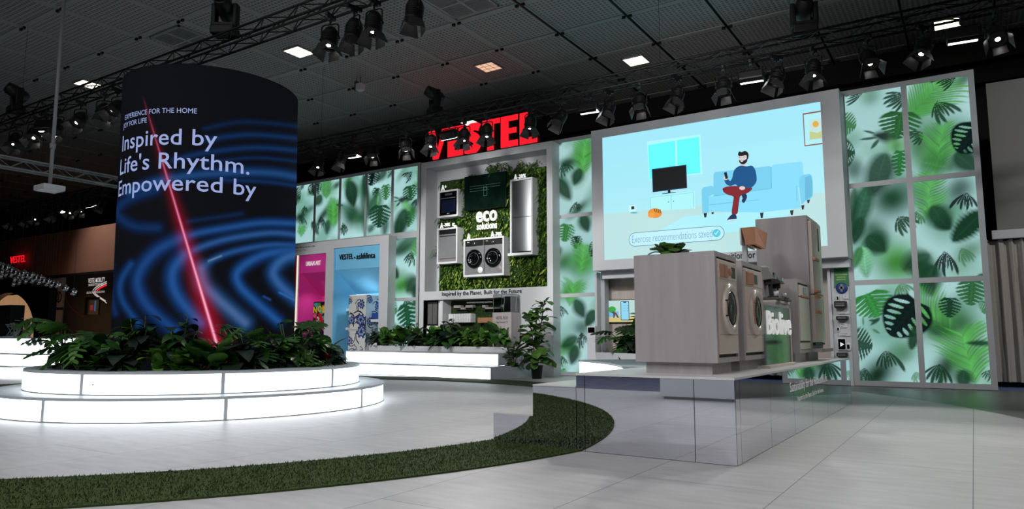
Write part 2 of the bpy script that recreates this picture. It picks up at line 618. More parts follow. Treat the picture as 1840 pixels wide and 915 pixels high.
# what stands behind the camera and shows in the mirrored plinth
b = B(); b.box(-22, 10, -14, -1.2, -.003, .005, 0)
tag(b.build('carpet', M['greycarpet']), 'blue-grey carpet of the neighbouring stand, mirrored in the plinth', 'carpet')
t = thing('display_counter', 'pale grey counter seen reflected in the front of the mirrored plinth', 'counter', (-3.4, .0, 0))
b = B(); b.box(-4.55, -2.0, -.55, .26, .04, 1.02, 0, .01); b.build('body', M['white'], t)
b = B(); b.box(-4.6, -1.95, -.6, .3, 1.02, 1.06, 0, .008); b.build('counter_top', M['white'], t)
b = B(); b.box(-4.5, -2.05, -.5, .22, 0, .04, 0); b.build('plinth', M['midgrey'], t)
# ------------------------------------------------- leaf-printed light walls
WY = 17.0


def leafart(leaves, bgc=(172, 211, 211), seed=1):
    """leaves: (kind, base(u,v), tip(u,v), half width, colour, softness, strength)"""
    def fn(U, V):
        out = np.empty(U.shape + (3,), np.float64)
        w1 = .5 + .5 * np.sin(U * 1.3 + seed) * np.cos(V * 1.1 + 2 * seed)
        c0, c1 = np.array(lin(bgc)), np.array(lin((150, 196, 194)))
        out[:] = c0
        out += (c1 - c0) * (w1 * .7)[..., None]
        g = np.sin(U * 2.3 + 1.7 * np.sin(V * 1.1 + seed) + seed) * np.sin(V * 1.9 + 1.3 * np.sin(U * 1.7 + 2 * seed) + 3 * seed)
        g = np.clip((g - .12) * 1.5, 0, 1) ** 1.3
        out += (np.array(lin((84, 142, 118))) - out) * (g * .62)[..., None]
        h_ = np.clip(np.sin(U * 3.1 - V * 2.2 + seed) * np.sin(V * 2.9 + U * 1.2 + seed) - .45, 0, 1) * 1.6
        out += (np.array(lin((64, 132, 82))) - out) * (np.clip(h_, 0, 1) * .55)[..., None]
        for (kind, bs, tp, hw, col, soft, k) in leaves:
            du, dv = tp[0] - bs[0], tp[1] - bs[1]
            ln = max(hypot(du, dv), 1e-4)
            eu, ev = du / ln, dv / ln
            a = ((U - bs[0]) * eu + (V - bs[1]) * ev) / ln          # 0 at base, 1 at tip
            c = (-(U - bs[0]) * ev + (V - bs[1]) * eu) / hw          # -1..1 across
            ac = np.abs(c)
            s = soft * {'palm': 1.4, 'finger': .55, 'mon': .8, 'holes': .8}.get(kind, 1.0)
            ss = lambda e: np.clip(.5 + e / (2 * s), 0, 1)
            shade = 1.0
            if kind == 'blur':
                m = np.exp(-1.5 * (((a - .5) * 1.8) ** 2 + (c / 1.15) ** 2) ** 1.3)
                k = min(1.0, k * 1.15)
                shade = .9 + .16 * np.sin(a * 9 + c * 2)
            elif kind == 'broad':
                aa = np.clip(a, 0, 1)
                env = np.sin(pi * aa ** .8) ** .72
                m = ss(env - ac) * ss((a + .02) * 6) * ss((1.02 - a) * 6)
                shade = (1.0 + .35 * np.clip(1 - ac * 9, 0, 1) - .08 * np.sin(a * 60 + ac * 6)) * (1.45 - .75 * aa)
            elif kind == 'serr':
                aa = np.clip(a, 0, 1)
                env = np.sin(pi * aa ** .85) ** .55 * (1 - .22 * ((aa * 11 + .3 * np.sign(c)) % 1.0))
                m = ss(env - ac) * ss((a + .02) * 6) * ss((1.02 - a) * 6)
                shade = 1.0 + .4 * np.clip(1 - ac * 10, 0, 1)
            elif kind == 'finger':
                # a fan of long pointed leaflets drooping from one point
                sd = bs[0] * 3.7 + bs[1] * 1.9
                cw = c * hw / ln
                r = np.hypot(a, cw)
                spread = min(1.35, math.atan2(hw, ln * .55))
                ang = np.arctan2(cw, a) + .28 * r * np.sign(cw) * (1 if spread < 1.1 else .6)
                nl = 8
                t = (ang / spread + 1) / 2 * nl
                idx = np.floor(t)
                h1 = np.abs(np.sin(idx * 12.9898 + sd) * 43758.5453) % 1.0
                ph = t - idx
                L1 = .75 + .42 * h1
                q = r / L1
                wd = .46 * np.sin(pi * np.clip(.14 + .86 * q, 0, .995)) ** .7 * (.8 + .35 * h1)
                m = ss((wd - np.abs(ph - .5)) * 2.2) * np.clip((1 - q) * 8, 0, 1) * (np.abs(ang) < spread)
                shade = .75 + .5 * h1
            elif kind == 'palm':
                nl = 15 if kind == 'palm' else 7
                sw = .62 if kind == 'palm' else .95
                sd = bs[0] * 3.7 + bs[1] * 1.9
                t = a - (ac ** .82) * sw * hw / ln * 1.2 + .03 * np.sin(c * 5 + sd)
                idx = np.floor(t * nl + .5 * (c > 0)) + 17 * (c > 0)
                h1 = np.abs(np.sin(idx * 12.9898 + sd) * 43758.5453) % 1.0
                env = np.clip(np.sin(pi * np.clip(t * .8 + .14, 0, 1)), 0, 1) ** .7 * (.72 + .36 * h1)
                ph = (t * nl + .5 * (c > 0)) % 1.0
                q = np.clip(ac / np.maximum(env, .05), 0, 1)
                wd = .62 * np.sqrt(np.clip(1.02 - q, 0, 1)) * (.75 + .4 * h1)
                m = ss((wd - np.abs(ph - .5)) * 2.0) * ss((env - ac) * 4) * ss((t + .05) * 9) * ss((1.0 - t) * 9)
                if kind == 'palm': m = np.maximum(m, ss((.06 - ac) * 8) * ss(a * 8) * ss((1 - a) * 8))
                shade = (1.0 + .4 * np.clip(1 - ac * 3.5, 0, 1)) * (.72 + .5 * h1)
            elif kind in ('mon', 'holes'):
                # heart leaf, split (or pierced) between slanting ribs
                aa = np.clip(a, 0, 1)
                env = np.sin(pi * np.clip(.07 + .93 * aa, 0, 1)) ** .5 * (1.12 - .42 * aa)
                env = env * np.clip((a + .1 * (1 - np.exp(-(c * 3) ** 2)) + .02) * 12, 0, 1)
                q = ac / np.maximum(env, .05)
                t = a - ac * .42 * hw / ln + .05 * ac ** 2
                nl = 6.4 if kind == 'mon' else 6.4
                ph = (t * nl + .33 * (c > 0)) % 1.0
                m = ss((env - ac) * 2.2) * ss((a + .06) * 10) * ss((1.01 - a) * 10)
                if kind == 'mon':
                    slit = ss((.25 * np.clip((q - .12) / .88, 0, 1) ** .7 - np.abs(ph - .5)) * 5) * ss((q - .2) * 5)
                else:
                    slit = ss((1 - ((ph - .5) / .26) ** 2 - ((q - .55 - .04 * np.sin(np.floor(t * nl) * 2.4)) / .30) ** 2) * 1.2)
                slit = slit * (t > -.02) * (t < .86)
                m = m * (1 - slit)
                shade = 1.0 + .35 * np.clip(1 - ac * 9, 0, 1) + .15 * np.cos((t * nl + .33 * (c > 0)) * 2 * pi)
            else:
                m = ss(1 - ac) * ss(a * 6) * ss((1 - a) * 6)
            cc = np.array(lin(col))
            m = (m * k)[..., None]
            out = out * (1 - m) + cc * m * (shade[..., None] if not np.isscalar(shade) else shade)
        return np.clip(out, 0.002, .95).astype(np.float32)
    return fn


PRINT = print_mat('backlit_leaf_print', 1.0)
BR, MID, DK, BK, GY = (70, 146, 66), (50, 108, 56), (20, 56, 36), (8, 26, 24), (34, 80, 56)


def conv(lst, ox, oy, k, Y=WY, kk=1.0):
    out = []
    for (kind, b0, t0, hw, col, soft, st) in lst:
        p, q = atY(ox + b0[0] / k, oy + b0[1] / k, Y), atY(ox + t0[0] / k, oy + t0[1] / k, Y)
        # half width was read across the page; horizontal picture units are foreshortened on the wall
        e = atY(ox + b0[0] / k + 1, oy + b0[1] / k, Y); g = atY(ox + b0[0] / k, oy + b0[1] / k + 1, Y)
        mx_, mz_ = abs(e.x - p.x), abs(g.z - p.z)
        ang = atan2(abs(t0[1] - b0[1]), abs(t0[0] - b0[0]) + 1e-6)
        mpp = mx_ * sin(ang) + mz_ * cos(ang)
        kk = 1.22 if kind in ('finger', 'blur') else 1.08
        out.append((kind, (p.x, p.z), (q.x, q.z), hw / k * mpp * kk, col, soft, st))
    return out


L5 = [
    ('blur', (300, 330), (300, 560), 90, (120, 176, 150), .1, .55), ('blur', (450, 300), (470, 560), 70, MID, .1, .75),
    ('blur', (120, 150), (240, 170), 40, MID, .1, .5), ('blur', (660, 40), (720, 90), 40, DK, .1, .7), ('blur', (560, 340), (640, 560), 100, BR, .1, .5),
    ('blur', (420, 640), (180, 800), 70, GY, .1, .95), ('blur', (70, 480), (110, 640), 40, GY, .1, .7), ('blur', (600, 640), (740, 700), 50, DK, .1, .7),
    ('broad', (170, 640), (85, 930), 42, GY, .35, .95), ('broad', (95, 660), (60, 900), 26, DK, .4, .8),
    ('palm', (400, 275), (575, 70), 125, BR, .35, .95), ('blur', (430, 130), (520, 260), 70, BR, .1, .5),
    ('finger', (650, 55), (520, 110), 48, BK, .35, .95), ('finger', (540, 190), (610, 300), 70, DK, .3, .95),
    ('finger', (375, 150), (255, 215), 62, DK, .25, .95), ('finger', (140, 140), (15, 180), 44, DK, .3, .95),
    ('broad', (335, 392), (190, 372), 27, BK, .5, .95), ('broad', (215, 388), (118, 400), 6, DK, .4, .9), ('broad', (225, 400), (182, 452), 7, DK, .4, .9), ('broad', (205, 365), (140, 350), 5, DK, .4, .9),
    ('blur', (270, 410), (370, 460), 26, (96, 160, 96), .1, .8),
    ('mon', (352, 250), (322, 395), 98, (40, 88, 48), .18, 1), ('mon', (10, 310), (100, 330), 58, MID, .25, .95), ('holes', (0, 480), (95, 470), 78, DK, .25, .95),
    ('mon', (345, 462), (335, 600), 44, (38, 104, 50), .2, 1), ('finger', (470, 360), (390, 410), 50, DK, .35, .9),
    ('palm', (545, 560), (575, 320), 98, BR, .35, .9), ('broad', (455, 520), (640, 560), 60, MID, .6, .8),
    ('broad', (640, 470), (775, 575), 48, DK, .45, .95), ('holes', (775, 330), (660, 470), 78, BK, .18, 1),
    ('broad', (265, 470), (190, 715), 58, (36, 66, 52), .35, .95),
    ('palm', (488, 830), (515, 590), 98, BR, .4, .95), ('broad', (515, 760), (605, 895), 44, DK, .4, .95),
    ('finger', (705, 690), (690, 800), 90, BK, .3, .95), ('serr', (800, 790), (630, 960), 46, DK, .25, 1),
    ('finger', (330, 820), (400, 910), 62, DK, .3, .95), ('finger', (430, 790), (440, 870), 40, MID, .4, .9),
]
L6 = [
    ('blur', (300, 90), (300, 330), 95, BR, .1, .95), ('blur', (100, 60), (260, 60), 60, GY, .1, .7), ('blur', (430, 170), (450, 320), 60, MID, .1, .9), ('blur', (640, 110), (720, 200), 50, MID, .1, .6),
    ('broad', (110, -30), (70, 118), 28, DK, .35, .95), ('broad', (140, 70), (245, 160), 42, DK, .4, .95),
    ('broad', (480, 165), (325, 255), 40, DK, .5, .9), ('broad', (120, 130), (140, 295), 36, (106, 170, 130), .3, .9), ('serr', (110, 130), (62, 250), 22, MID, .3, .9),
    ('broad', (515, -30), (585, 38), 30, DK, .3, .95), ('finger', (555, 150), (560, 285), 70, BK, .3, .95), ('broad', (505, 225), (425, 345), 46, DK, .45, .95),
    ('broad', (450, 290), (492, 395), 40, DK, .45, .95), ('finger', (640, 130), (690, 230), 40, MID, .5, .7), ('broad', (720, 290), (790, 280), 12, BK, .3, .9),
    ('finger', (320, 320), (350, 400), 60, MID, .6, .8),
    ('blur', (620, 450), (640, 620), 60, MID, .1, .8), ('blur', (660, 600), (680, 840), 110, BR, .1, .6), ('blur', (130, 760), (260, 860), 80, DK, .1, .9), ('blur', (430, 420), (560, 620), 90, MID, .1, .7), ('blur', (500, 740), (620, 800), 60, DK, .1, .8), ('blur', (300, 640), (380, 740), 40, MID, .1, .5),
    ('palm', (590, 590), (400, 420), 105, BR, .4, .9), ('broad', (460, 560), (620, 590), 40, DK, .6, .8),
    ('mon', (140, 380), (200, 500), 84, (48, 124, 60), .16, 1), ('holes', (410, 420), (265, 600), 92, BK, .16, 1), ('mon', (60, 640), (170, 660), 78, DK, .25, .95),
    ('broad', (210, 505), (160, 545), 7, DK, .4, .9), ('broad', (150, 520), (205, 520), 6, DK, .4, .9), ('broad', (120, 500), (122, 550), 5, MID, .4, .8), ('broad', (170, 565), (210, 590), 5, MID, .4, .8),
    ('serr', (405, 550), (375, 675), 27, DK, .25, .95), ('finger', (240, 675), (265, 805), 76, DK, .35, .95), ('finger', (130, 770), (120, 870), 60, DK, .5, .9),
    ('mon', (582, 402), (578, 505), 58, DK, .2, 1), ('mon', (700, 310), (690, 440), 76, (44, 92, 54), .2, 1), ('mon', (800, 440), (755, 480), 40, MID, .25, .9),
    ('palm', (715, 850), (640, 580), 135, BR, .4, .95), ('broad', (800, 640), (665, 640), 14, DK, .5, .95), ('broad', (655, 780), (650, 890), 46, DK, .45, .95),
    ('finger', (530, 750), (500, 880), 100, DK, .35, .95), ('finger', (800, 780), (770, 850), 40, DK, .35, .9), ('finger', (400, 790), (415, 850), 36, MID, .5, .7),
]
art_right = leafart(conv(L5, 1505, 120, 3.05) + conv(L6, 1510, 400, 2.952), seed=1)


def lightwall(label, cols, rows, y, art, res, bar=.05, depth=.22, name='leaf_lightbox', skip=()):
    """cols / rows: bar centre lines"""
    t = thing(name, label, 'light wall', ((cols[0] + cols[-1]) / 2, y, rows[0]))
    b = B()
    h = bar
    for x in cols:
        b.box(x - h, x + h, y - .02, y + depth, rows[0] - h, rows[-1] + h, 0)
    for z in rows:
        b.box(cols[0], cols[-1], y - .019, y + depth - .01, z - h, z + h, 0)
    b.box(cols[0], cols[-1], y + depth - .03, y + depth, rows[0], rows[-1], 0)
    b.build('frame', M['alu'], t)
    for i in range(len(cols) - 1):
        for j in range(len(rows) - 1):
            if (i, j) in skip: continue
            x0, x1, z0, z1 = cols[i] + h, cols[i + 1] - h, rows[j] + h, rows[j + 1] - h
            print_grid('panel', frY(y), x0, x1, z0, z1, max(8, int((x1 - x0) / res)), max(8, int((z1 - z0) / res)), art, PRINT, t)
    return t


lightwall('tall light wall of six leaf-printed panels at the right end of the stand', [-2.16, -.94, .28], [.06, 2.21, 4.35, 6.47], WY, art_right, .014, .055)

# narrow three-panel column between the moss wall and the big screen (picture detail read at 2.079x)
L4 = [
    ('blur', (120, 40), (130, 140), 40, BR, .1, .8), ('blur', (60, 90), (60, 130), 30, DK, .1, .8), ('blur', (90, 270), (110, 300), 30, GY, .1, .8), ('blur', (40, 440), (60, 520), 30, MID, .1, .8), ('blur', (110, 420), (120, 540), 40, BR, .1, .7), ('blur', (60, 560), (80, 620), 40, BR, .1, .8), ('blur', (50, 770), (70, 830), 30, BR, .1, .8), ('blur', (110, 690), (120, 760), 26, GY, .1, .7),
    ('palm', (115, 150), (135, 10), 42, BR, .35, .95), ('broad', (110, 130), (85, 195), 17, DK, .4, .95), ('finger', (45, 110), (60, 160), 34, DK, .4, .9), ('broad', (20, 165), (75, 250), 18, DK, .4, .95), ('finger', (95, 255), (95, 300), 32, DK, .4, .9), ('broad', (20, 40), (45, 25), 8, BK, .4, .9),
    ('mon', (62, 340), (50, 405), 28, (52, 116, 58), .25, 1), ('mon', (95, 384), (95, 432), 22, DK, .25, 1), ('broad', (115, 300), (140, 370), 17, DK, .4, .95), ('palm', (110, 520), (125, 420), 40, BR, .4, .9), ('holes', (165, 405), (150, 460), 14, BK, .3, .9), ('broad', (25, 420), (30, 460), 12, DK, .5, .8),
    ('palm', (70, 640), (85, 560), 42, BR, .4, .9), ('broad', (90, 620), (125, 690), 17, DK, .4, .95), ('finger', (30, 640), (45, 690), 20, DK, .4, .9), ('broad', (165, 660), (130, 720), 15, DK, .3, .95), ('broad', (100, 760), (35, 800), 14, DK, .45, .9), ('broad', (95, 790), (75, 865), 18, DK, .4, .95), ('finger', (115, 740), (120, 800), 24, BK, .4, .9), ('finger', (40, 830), (45, 870), 20, DK, .4, .9), ('finger', (40, 880), (50, 900), 26, (40, 130, 70), .4, .9),
]
lightwall('narrow light wall of three leaf-printed panels between moss wall and big screen', [-9.56, -8.13], [.06, 2.16, 4.34, 6.48], WY, leafart(conv(L4, 990, 240, 2.079), seed=3), .024, .05)

# upper row of five panels behind the column and the two panels beneath its right end
L2 = [
    ('blur', (60, 640), (80, 760), 70, DK, .1, .85), ('blur', (210, 340), (220, 430), 50, MID, .1, .8), ('blur', (190, 560), (210, 640), 40, GY, .1, .6), ('blur', (420, 250), (420, 480), 90, BR, .1, .6), ('blur', (480, 520), (490, 780), 80, BR, .1, .9), ('blur', (330, 640), (380, 720), 70, DK, .1, .8), ('blur', (520, 260), (540, 340), 40, GY, .1, .8), ('blur', (620, 580), (820, 780), 80, GY, .1, .95), ('blur', (640, 220), (700, 300), 50, MID, .1, .9), ('blur', (800, 640), (840, 800), 60, MID, .1, .7),
    ('blur', (960, 800), (1000, 860), 60, GY, .1, .6), ('blur', (1440, 520), (1530, 720), 60, MID, .1, .85), ('blur', (1540, 240), (1560, 340), 50, BR, .1, .7), ('blur', (1320, 130), (1380, 190), 60, MID, .1, .5),
    ('holes', (225, 280), (240, 430), 62, BK, .3, .95), ('mon', (-10, 440), (70, 470), 90, DK, .25, .95), ('finger', (120, 560), (120, 680), 62, DK, .35, .95), ('finger', (120, 300), (60, 340), 40, DK, .4, .9), ('palm', (75, 960), (85, 830), 60, BR, .4, .9), ('finger', (90, 690), (90, 830), 70, DK, .5, .9),
    ('broad', (340, 430), (250, 560), 40, DK, .4, .95), ('holes', (300, 260), (290, 420), 40, BK, .3, .95), ('palm', (400, 470), (395, 240), 90, (60, 130, 60), .4, .95), ('palm', (490, 830), (480, 480), 88, BR, .4, .95), ('finger', (330, 690), (330, 850), 64, BK, .4, .9), ('broad', (420, 740), (400, 930), 36, DK, .5, .9), ('broad', (210, 760), (300, 930), 26, DK, .4, .9), ('finger', (250, 740), (230, 850), 36, DK, .4, .9),
    ('broad', (690, 250), (745, 580), 70, (28, 58, 44), .25, 1), ('broad', (860, 180), (880, 940), 42, GY, .6, .85), ('broad', (870, 160), (930, 620), 34, DK, .4, .95), ('broad', (520, 548), (620, 560), 14, DK, .5, .9), ('finger', (610, 770), (620, 930), 56, DK, .35, .95), ('broad', (580, 560), (880, 740), 44, GY, .6, .7),
    ('mon', (990, 120), (960, 310), 90, BK, .2, 1), ('broad', (1160, 110), (1020, 260), 36, DK, .5, .9), ('finger', (1240, 120), (1160, 190), 34, BK, .4, .9), ('mon', (1040, 340), (1015, 465), 52, DK, .2, 1), ('mon', (1150, 300), (1150, 490), 68, MID, .2, 1), ('broad', (1080, 400), (900, 720), 70, GY, .5, .95), ('broad', (1060, 420), (1040, 620), 14, (92, 150, 96), .5, .9), ('mon', (1080, 560), (1060, 840), 132, (24, 64, 42), .16, 1), ('broad', (1150, 680), (1130, 960), 46, DK, .6, .85), ('broad', (960, 800), (940, 900), 40, GY, .6, .7),
    ('finger', (1480, 130), (1380, 250), 56, BK, .3, .95), ('palm', (1560, 260), (1590, 60), 46, BR, .5, .9), ('mon', (1455, 310), (1460, 500), 94, (26, 76, 44), .18, 1), ('broad', (1450, 490), (1300, 490), 44, BK, .4, .95), ('broad', (1320, 470), (1240, 450), 7, BK, .4, .9), ('broad', (1330, 520), (1280, 570), 8, BK, .4, .9), ('broad', (1300, 500), (1250, 510), 7, BK, .4, .9), ('finger', (1540, 470), (1510, 580), 46, BK, .4, .9), ('broad', (1360, 520), (1460, 640), 36, (92, 160, 100), .6, .8),
    ('mon', (1470, 640), (1430, 830), 56, (40, 104, 54), .2, 1), ('broad', (1400, 600), (1290, 960), 70, DK, .35, .95),
]
L3 = [
    ('blur', (110, 140), (130, 230), 70, GY, .1, .8), ('blur', (120, 360), (130, 500), 70, BR, .1, .95), ('blur', (60, 700), (70, 770), 30, DK, .1, .7),
    ('broad', (115, -30), (85, 125), 34, DK, .4, .95), ('broad', (230, 80), (80, 210), 34, GY, .5, .8), ('palm', (250, 90), (215, 220), 50, BR, .4, .95), ('finger', (190, 200), (165, 300), 42, DK, .35, .95), ('broad', (45, 310), (100, 380), 24, DK, .35, .95), ('broad', (235, 380), (150, 480), 40, DK, .5, .9), ('broad', (240, 430), (200, 520), 28, DK, .4, .9),
    ('finger', (150, 520), (165, 570), 34, DK, .5, .9), ('broad', (205, 520), (235, 570), 22, DK, .4, .9), ('mon', (40, 590), (90, 610), 44, (40, 110, 60), .25, .95), ('mon', (150, 560), (175, 745), 64, (22, 76, 48), .2, 1), ('broad', (40, 680), (70, 780), 22, DK, .5, .9),
]
b5 = leafart(conv(L2, 530, 290, 7.04) + conv(L3, 690, 400, 3.8125), (178, 222, 222), seed=5)
xc = [atY(px, 330, WY).x for px in (532, 567.5, 612, 658.5, 706)]
xr = atY(753, 330, WY).x
zt, zm = 6.52, atY(728, 420, WY).z
step = xc[1] - xc[0]
cols = [xc[0] - 2 * step, xc[0] - step] + xc + [xr]
lightwall('long row of leaf-printed light panels high behind the dark round column', cols, [zm, zt], WY, b5, .028, .05)
lightwall('two stacked leaf-printed light panels between the blue niche and moss wall', [xc[-1], xr], [.1, atY(728, 538, WY).z, zm - .1], WY, b5, .028, .05)
# ------------------------------------------------------------ plant pieces
def blade(b, base, d, L, W, droop=.5, mi=0, n=6, shape='lance', fold=.18, roll=0.0, up=None):
    """one curved leaf: a strip of 2 x n quads with a folded midrib"""
    base = Vector(base); d = Vector(d).normalized()
    side0 = d.cross(Vector((0, 0, 1)) if up is None else up)
    side0 = side0.normalized() if side0.length > .05 else Vector((1, 0, 0))
    vs, fs = [], []
    prev = base
    for i in range(n + 1):
        t = i / n
        p = base + d * (L * t) - Vector((0, 0, droop * L * t * t))
        tang = (d * L - Vector((0, 0, 2 * droop * L * t))).normalized()
        side = side0 if not roll else (Matrix.Rotation(roll, 3, tang) @ side0)
        nor = side.cross(tang).normalized()
        if shape == 'lance': w = sin(pi * min(1, t * .93 + .05)) ** .8
        elif shape == 'fig': w = (.35 + .65 * t) * sin(pi * min(1, .08 + t * .90)) ** .55 * (1 + .06 * sin(9 * t))
        elif shape == 'heart': w = sin(pi * min(1, .12 + t * .88)) ** .6 * (1.15 - .45 * t)
        elif shape == 'lobe': w = (.75 + .5 * t) * (1 - t ** 5) ** .5
        elif shape == 'mon': w = (sin(pi * min(1, .14 + t * .86)) ** .6 * (1.2 - .4 * t)) * (1.0 if i % 2 == 0 or i in (0, n) else .42)
        else: w = (1 - t) ** .6 * (.6 + .4 * min(1, 4 * t))
        if i == n: w = .02
        w *= W
        vs += [p - side * w + nor * (fold * w), p, p + side * w + nor * (fold * w)]
        if i:
            o = 3 * i
            fs += [(o - 3, o - 2, o + 1, o), (o - 2, o - 1, o + 2, o + 1)]
    b.add(vs, fs, mi, shape != 'mon')


def dirv(az, el):
    return Vector((cos(az) * cos(el), sin(az) * cos(el), sin(el)))


def split_leaf(b, base, d, L, W, droop, mi, roll=0.0):
    """monstera blade: a slim middle with rounded lobes standing off both sides"""
    base = Vector(base); d = Vector(d).normalized()
    sd = d.cross(Vector((0, 0, 1))).normalized()
    if roll: sd = Matrix.Rotation(roll, 3, d) @ sd
    nor = sd.cross(d).normalized()
    blade(b, base, d, L, W * .38, droop, mi, 6, 'heart', .1, 0, nor)
    for k in range(6):
        t = .04 + .84 * k / 5
        p = base + d * (L * t) - Vector((0, 0, droop * L * t * t))
        w = W * sin(pi * (.2 + .72 * t)) ** .6
        for s_ in (-1, 1):
            an = radians(100 - 62 * t)
            q = d * cos(an) + sd * (s_ * sin(an)) + nor * .12 - Vector((0, 0, droop * t * .8))
            blade(b, p, q, w, L * .075, .22, mi, 4, 'lobe', .0, 0, nor)


LEAVES = [M['leafA'], M['leafB'], M['leafC'], M['leafD']]


def plant_proto(kind, r):
    """(foliage, stems) builders in local space, foot at the origin"""
    f, s = B(), B()
    if kind == 'broad':
        for k in range(17):
            az = 2.4 * k + r.uniform(-.3, .3); el = radians(r.uniform(25, 85) if k > 6 else r.uniform(5, 50))
            h = r.uniform(.02, .22)
            blade(f, (cos(az) * .03, sin(az) * .03, h), dirv(az, el), r.uniform(.24, .4), r.uniform(.065, .105), r.uniform(.1, .5), r.choice([0, 0, 1, 1]), 7, 'lance', .2)
        for k in range(4):
            s.tube((0, 0, 0), (r.uniform(-.04, .04), r.uniform(-.04, .04), .25), .012, 6)
    elif kind == 'bright':
        for k in range(26):
            az = 2.4 * k + r.uniform(-.3, .3); el = radians(r.uniform(10, 85))
            h = r.uniform(.05, .26)
            blade(f, (cos(az) * .03, sin(az) * .03, h), dirv(az, el), r.uniform(.16, .3), r.uniform(.05, .085), r.uniform(.2, .7), r.choice([1, 2, 1]), 6, 'heart', .15)
        for k in range(5):
            s.tube((0, 0, 0), (r.uniform(-.05, .05), r.uniform(-.05, .05), .27), .01, 6)
    elif kind == 'monstera':
        for k in range(13):
            az = 2.4 * k + r.uniform(-.4, .4); el = radians(r.uniform(40, 80))
            ln = r.uniform(.3, .72)
            p = dirv(az, el) * ln
            s.path([(0, 0, 0), tuple(p * .5 + Vector((0, 0, .06))), tuple(p)], .009, 5)
            split_leaf(f, p, dirv(az + r.uniform(-.4, .4), radians(r.uniform(-25, 35))), r.uniform(.26, .40), r.uniform(.15, .22), r.uniform(.2, .6), r.choice([0, 0, 1]), r.uniform(-.4, .4))
    elif kind == 'dark':
        for k in range(22):
            az = 2.4 * k + r.uniform(-.3, .3); el = radians(r.uniform(-5, 75))
            h = r.uniform(.05, .3)
            blade(f, (cos(az) * .05, sin(az) * .05, h), dirv(az, el), r.uniform(.2, .34), r.uniform(.07, .12), r.uniform(.3, .9), r.choice([3, 3, 3, 0]), 6, 'heart', .12)
        for k in range(4):
            s.tube((0, 0, 0), (r.uniform(-.06, .06), r.uniform(-.06, .06), .3), .012, 6)
    elif kind == 'fern':
        for k in range(34):
            az = 2.4 * k; el = radians(r.uniform(35, 85))
            L = r.uniform(.25, .5)
            d = dirv(az, el)
            for j in range(1, 8):
                t = j / 8
                p = d * (L * t) - Vector((0, 0, .45 * L * t * t))
                for sg in (-1, 1):
                    blade(f, p, dirv(az + sg * 1.0, radians(r.uniform(-10, 25))), .1 * (1.1 - .6 * t), .014, .3, r.choice([0, 1, 2]), 2, 'lance', .1)
        for k in range(5):
            s.tube((0, 0, 0), tuple(dirv(k * 1.3, 1.2) * .3), .008, 5)
    elif kind == 'bromeliad':
        for k in range(24):
            az = 2.4 * k; el = radians(r.uniform(15, 65))
            blade(f, (cos(az) * .02, sin(az) * .02, .03), dirv(az, el), r.uniform(.22, .32), .018, r.uniform(.4, .9), r.choice([0, 1]), 6, 'strap', .3)
        s.tube((0, 0, 0), (0, 0, .22), .012, 6)
    elif kind == 'tall':
        for k in range(5):
            a0 = 1.26 * k
            top = Vector((cos(a0) * .16, sin(a0) * .16, r.uniform(.5, .85)))
            s.path([(cos(a0) * .03, sin(a0) * .03, 0), tuple(top * .5), tuple(top)], .009, 5)
            for j in range(8):
                t = .45 + .55 * j / 7
                az = 2.4 * j + a0
                blade(f, top * t, dirv(az, radians(r.uniform(-20, 45))), r.uniform(.18, .3), r.uniform(.05, .08), r.uniform(.3, .8), r.choice([0, 0, 1, 3]), 6, 'lance', .15)
    return f, s


PLANT_WORDS = {'broad': ('broadleaf_plant', 'plant with long pointed green leaves'), 'bright': ('lime_leaf_plant', 'low plant with rounded lighter green leaves'),
               'monstera': ('monstera_plant', 'tall monstera with split leaves'), 'dark': ('dark_leaf_plant', 'low plant with broad blackish green leaves'),
               'fern': ('fern_plant', 'feathery fern with fine drooping fronds'), 'bromeliad': ('bromeliad_plant', 'strap-leaved plant with a red flower bract'),
               'tall': ('leggy_plant', 'leggy plant with thin leafy stems')}
ORD = ['leftmost', 'second', 'third', 'fourth', 'fifth', 'sixth', 'seventh', 'eighth', 'ninth', 'tenth', 'eleventh', 'twelfth', 'thirteenth', 'fourteenth', 'fifteenth', 'sixteenth', 'seventeenth', 'eighteenth', 'nineteenth', 'twentieth', 'twenty-first', 'twenty-second', 'twenty-third', 'twenty-fourth', 'twenty-fifth', 'twenty-sixth', 'twenty-seventh', 'twenty-eighth', 'twenty-ninth', 'thirtieth']


def nth(i, n):
    if i == 0: return 'leftmost'
    if i == n - 1: return 'rightmost'
    return ORD[i] + ' from left'


PROTO = {}


def plant(kind, loc, rz, sc, group):
    variant = (kind, rnd.randrange(3))
    nm, words = PLANT_WORDS[kind]
    if variant not in PROTO:
        f, s = plant_proto(kind, random.Random(len(PROTO) * 13 + 3))
        t = thing(nm, words, 'plant', loc, rz, group)
        f.build('foliage', LEAVES, t, local=True)
        s.build('stem', M['stem'], t, local=True)
        if kind == 'bromeliad':
            q = B()
            for k in range(14):
                az = 2.4 * k
                blade(q, (0, 0, .18), dirv(az, radians(20 + 4 * k)), .1, .018, .2, 0, 4, 'lance', .3)
            q.build('flower_bract', M['redbract'], t, local=True)
        t.scale = (sc,) * 3
        PROTO[variant] = (t, family(t))
        return t
    src, fam = PROTO[variant]
    o = dup(src, loc, rz, None, sc, fam)
    o['group'] = group
    return o


def label_plants(lst, where):
    """tell the plants of a bed apart by kind and by their order along the bed"""
    by = {}
    for k, o in lst: by.setdefault(k, []).append(o)
    for k, os_ in by.items():
        os_.sort(key=lambda o: proj(*o.location)[0])
        for i, o in enumerate(os_):
            o['label'] = (PLANT_WORDS[k][1] + ' ' + where) if len(os_) == 1 else (nth(i, len(os_)) + ' ' + PLANT_WORDS[k][1] + ' ' + where)


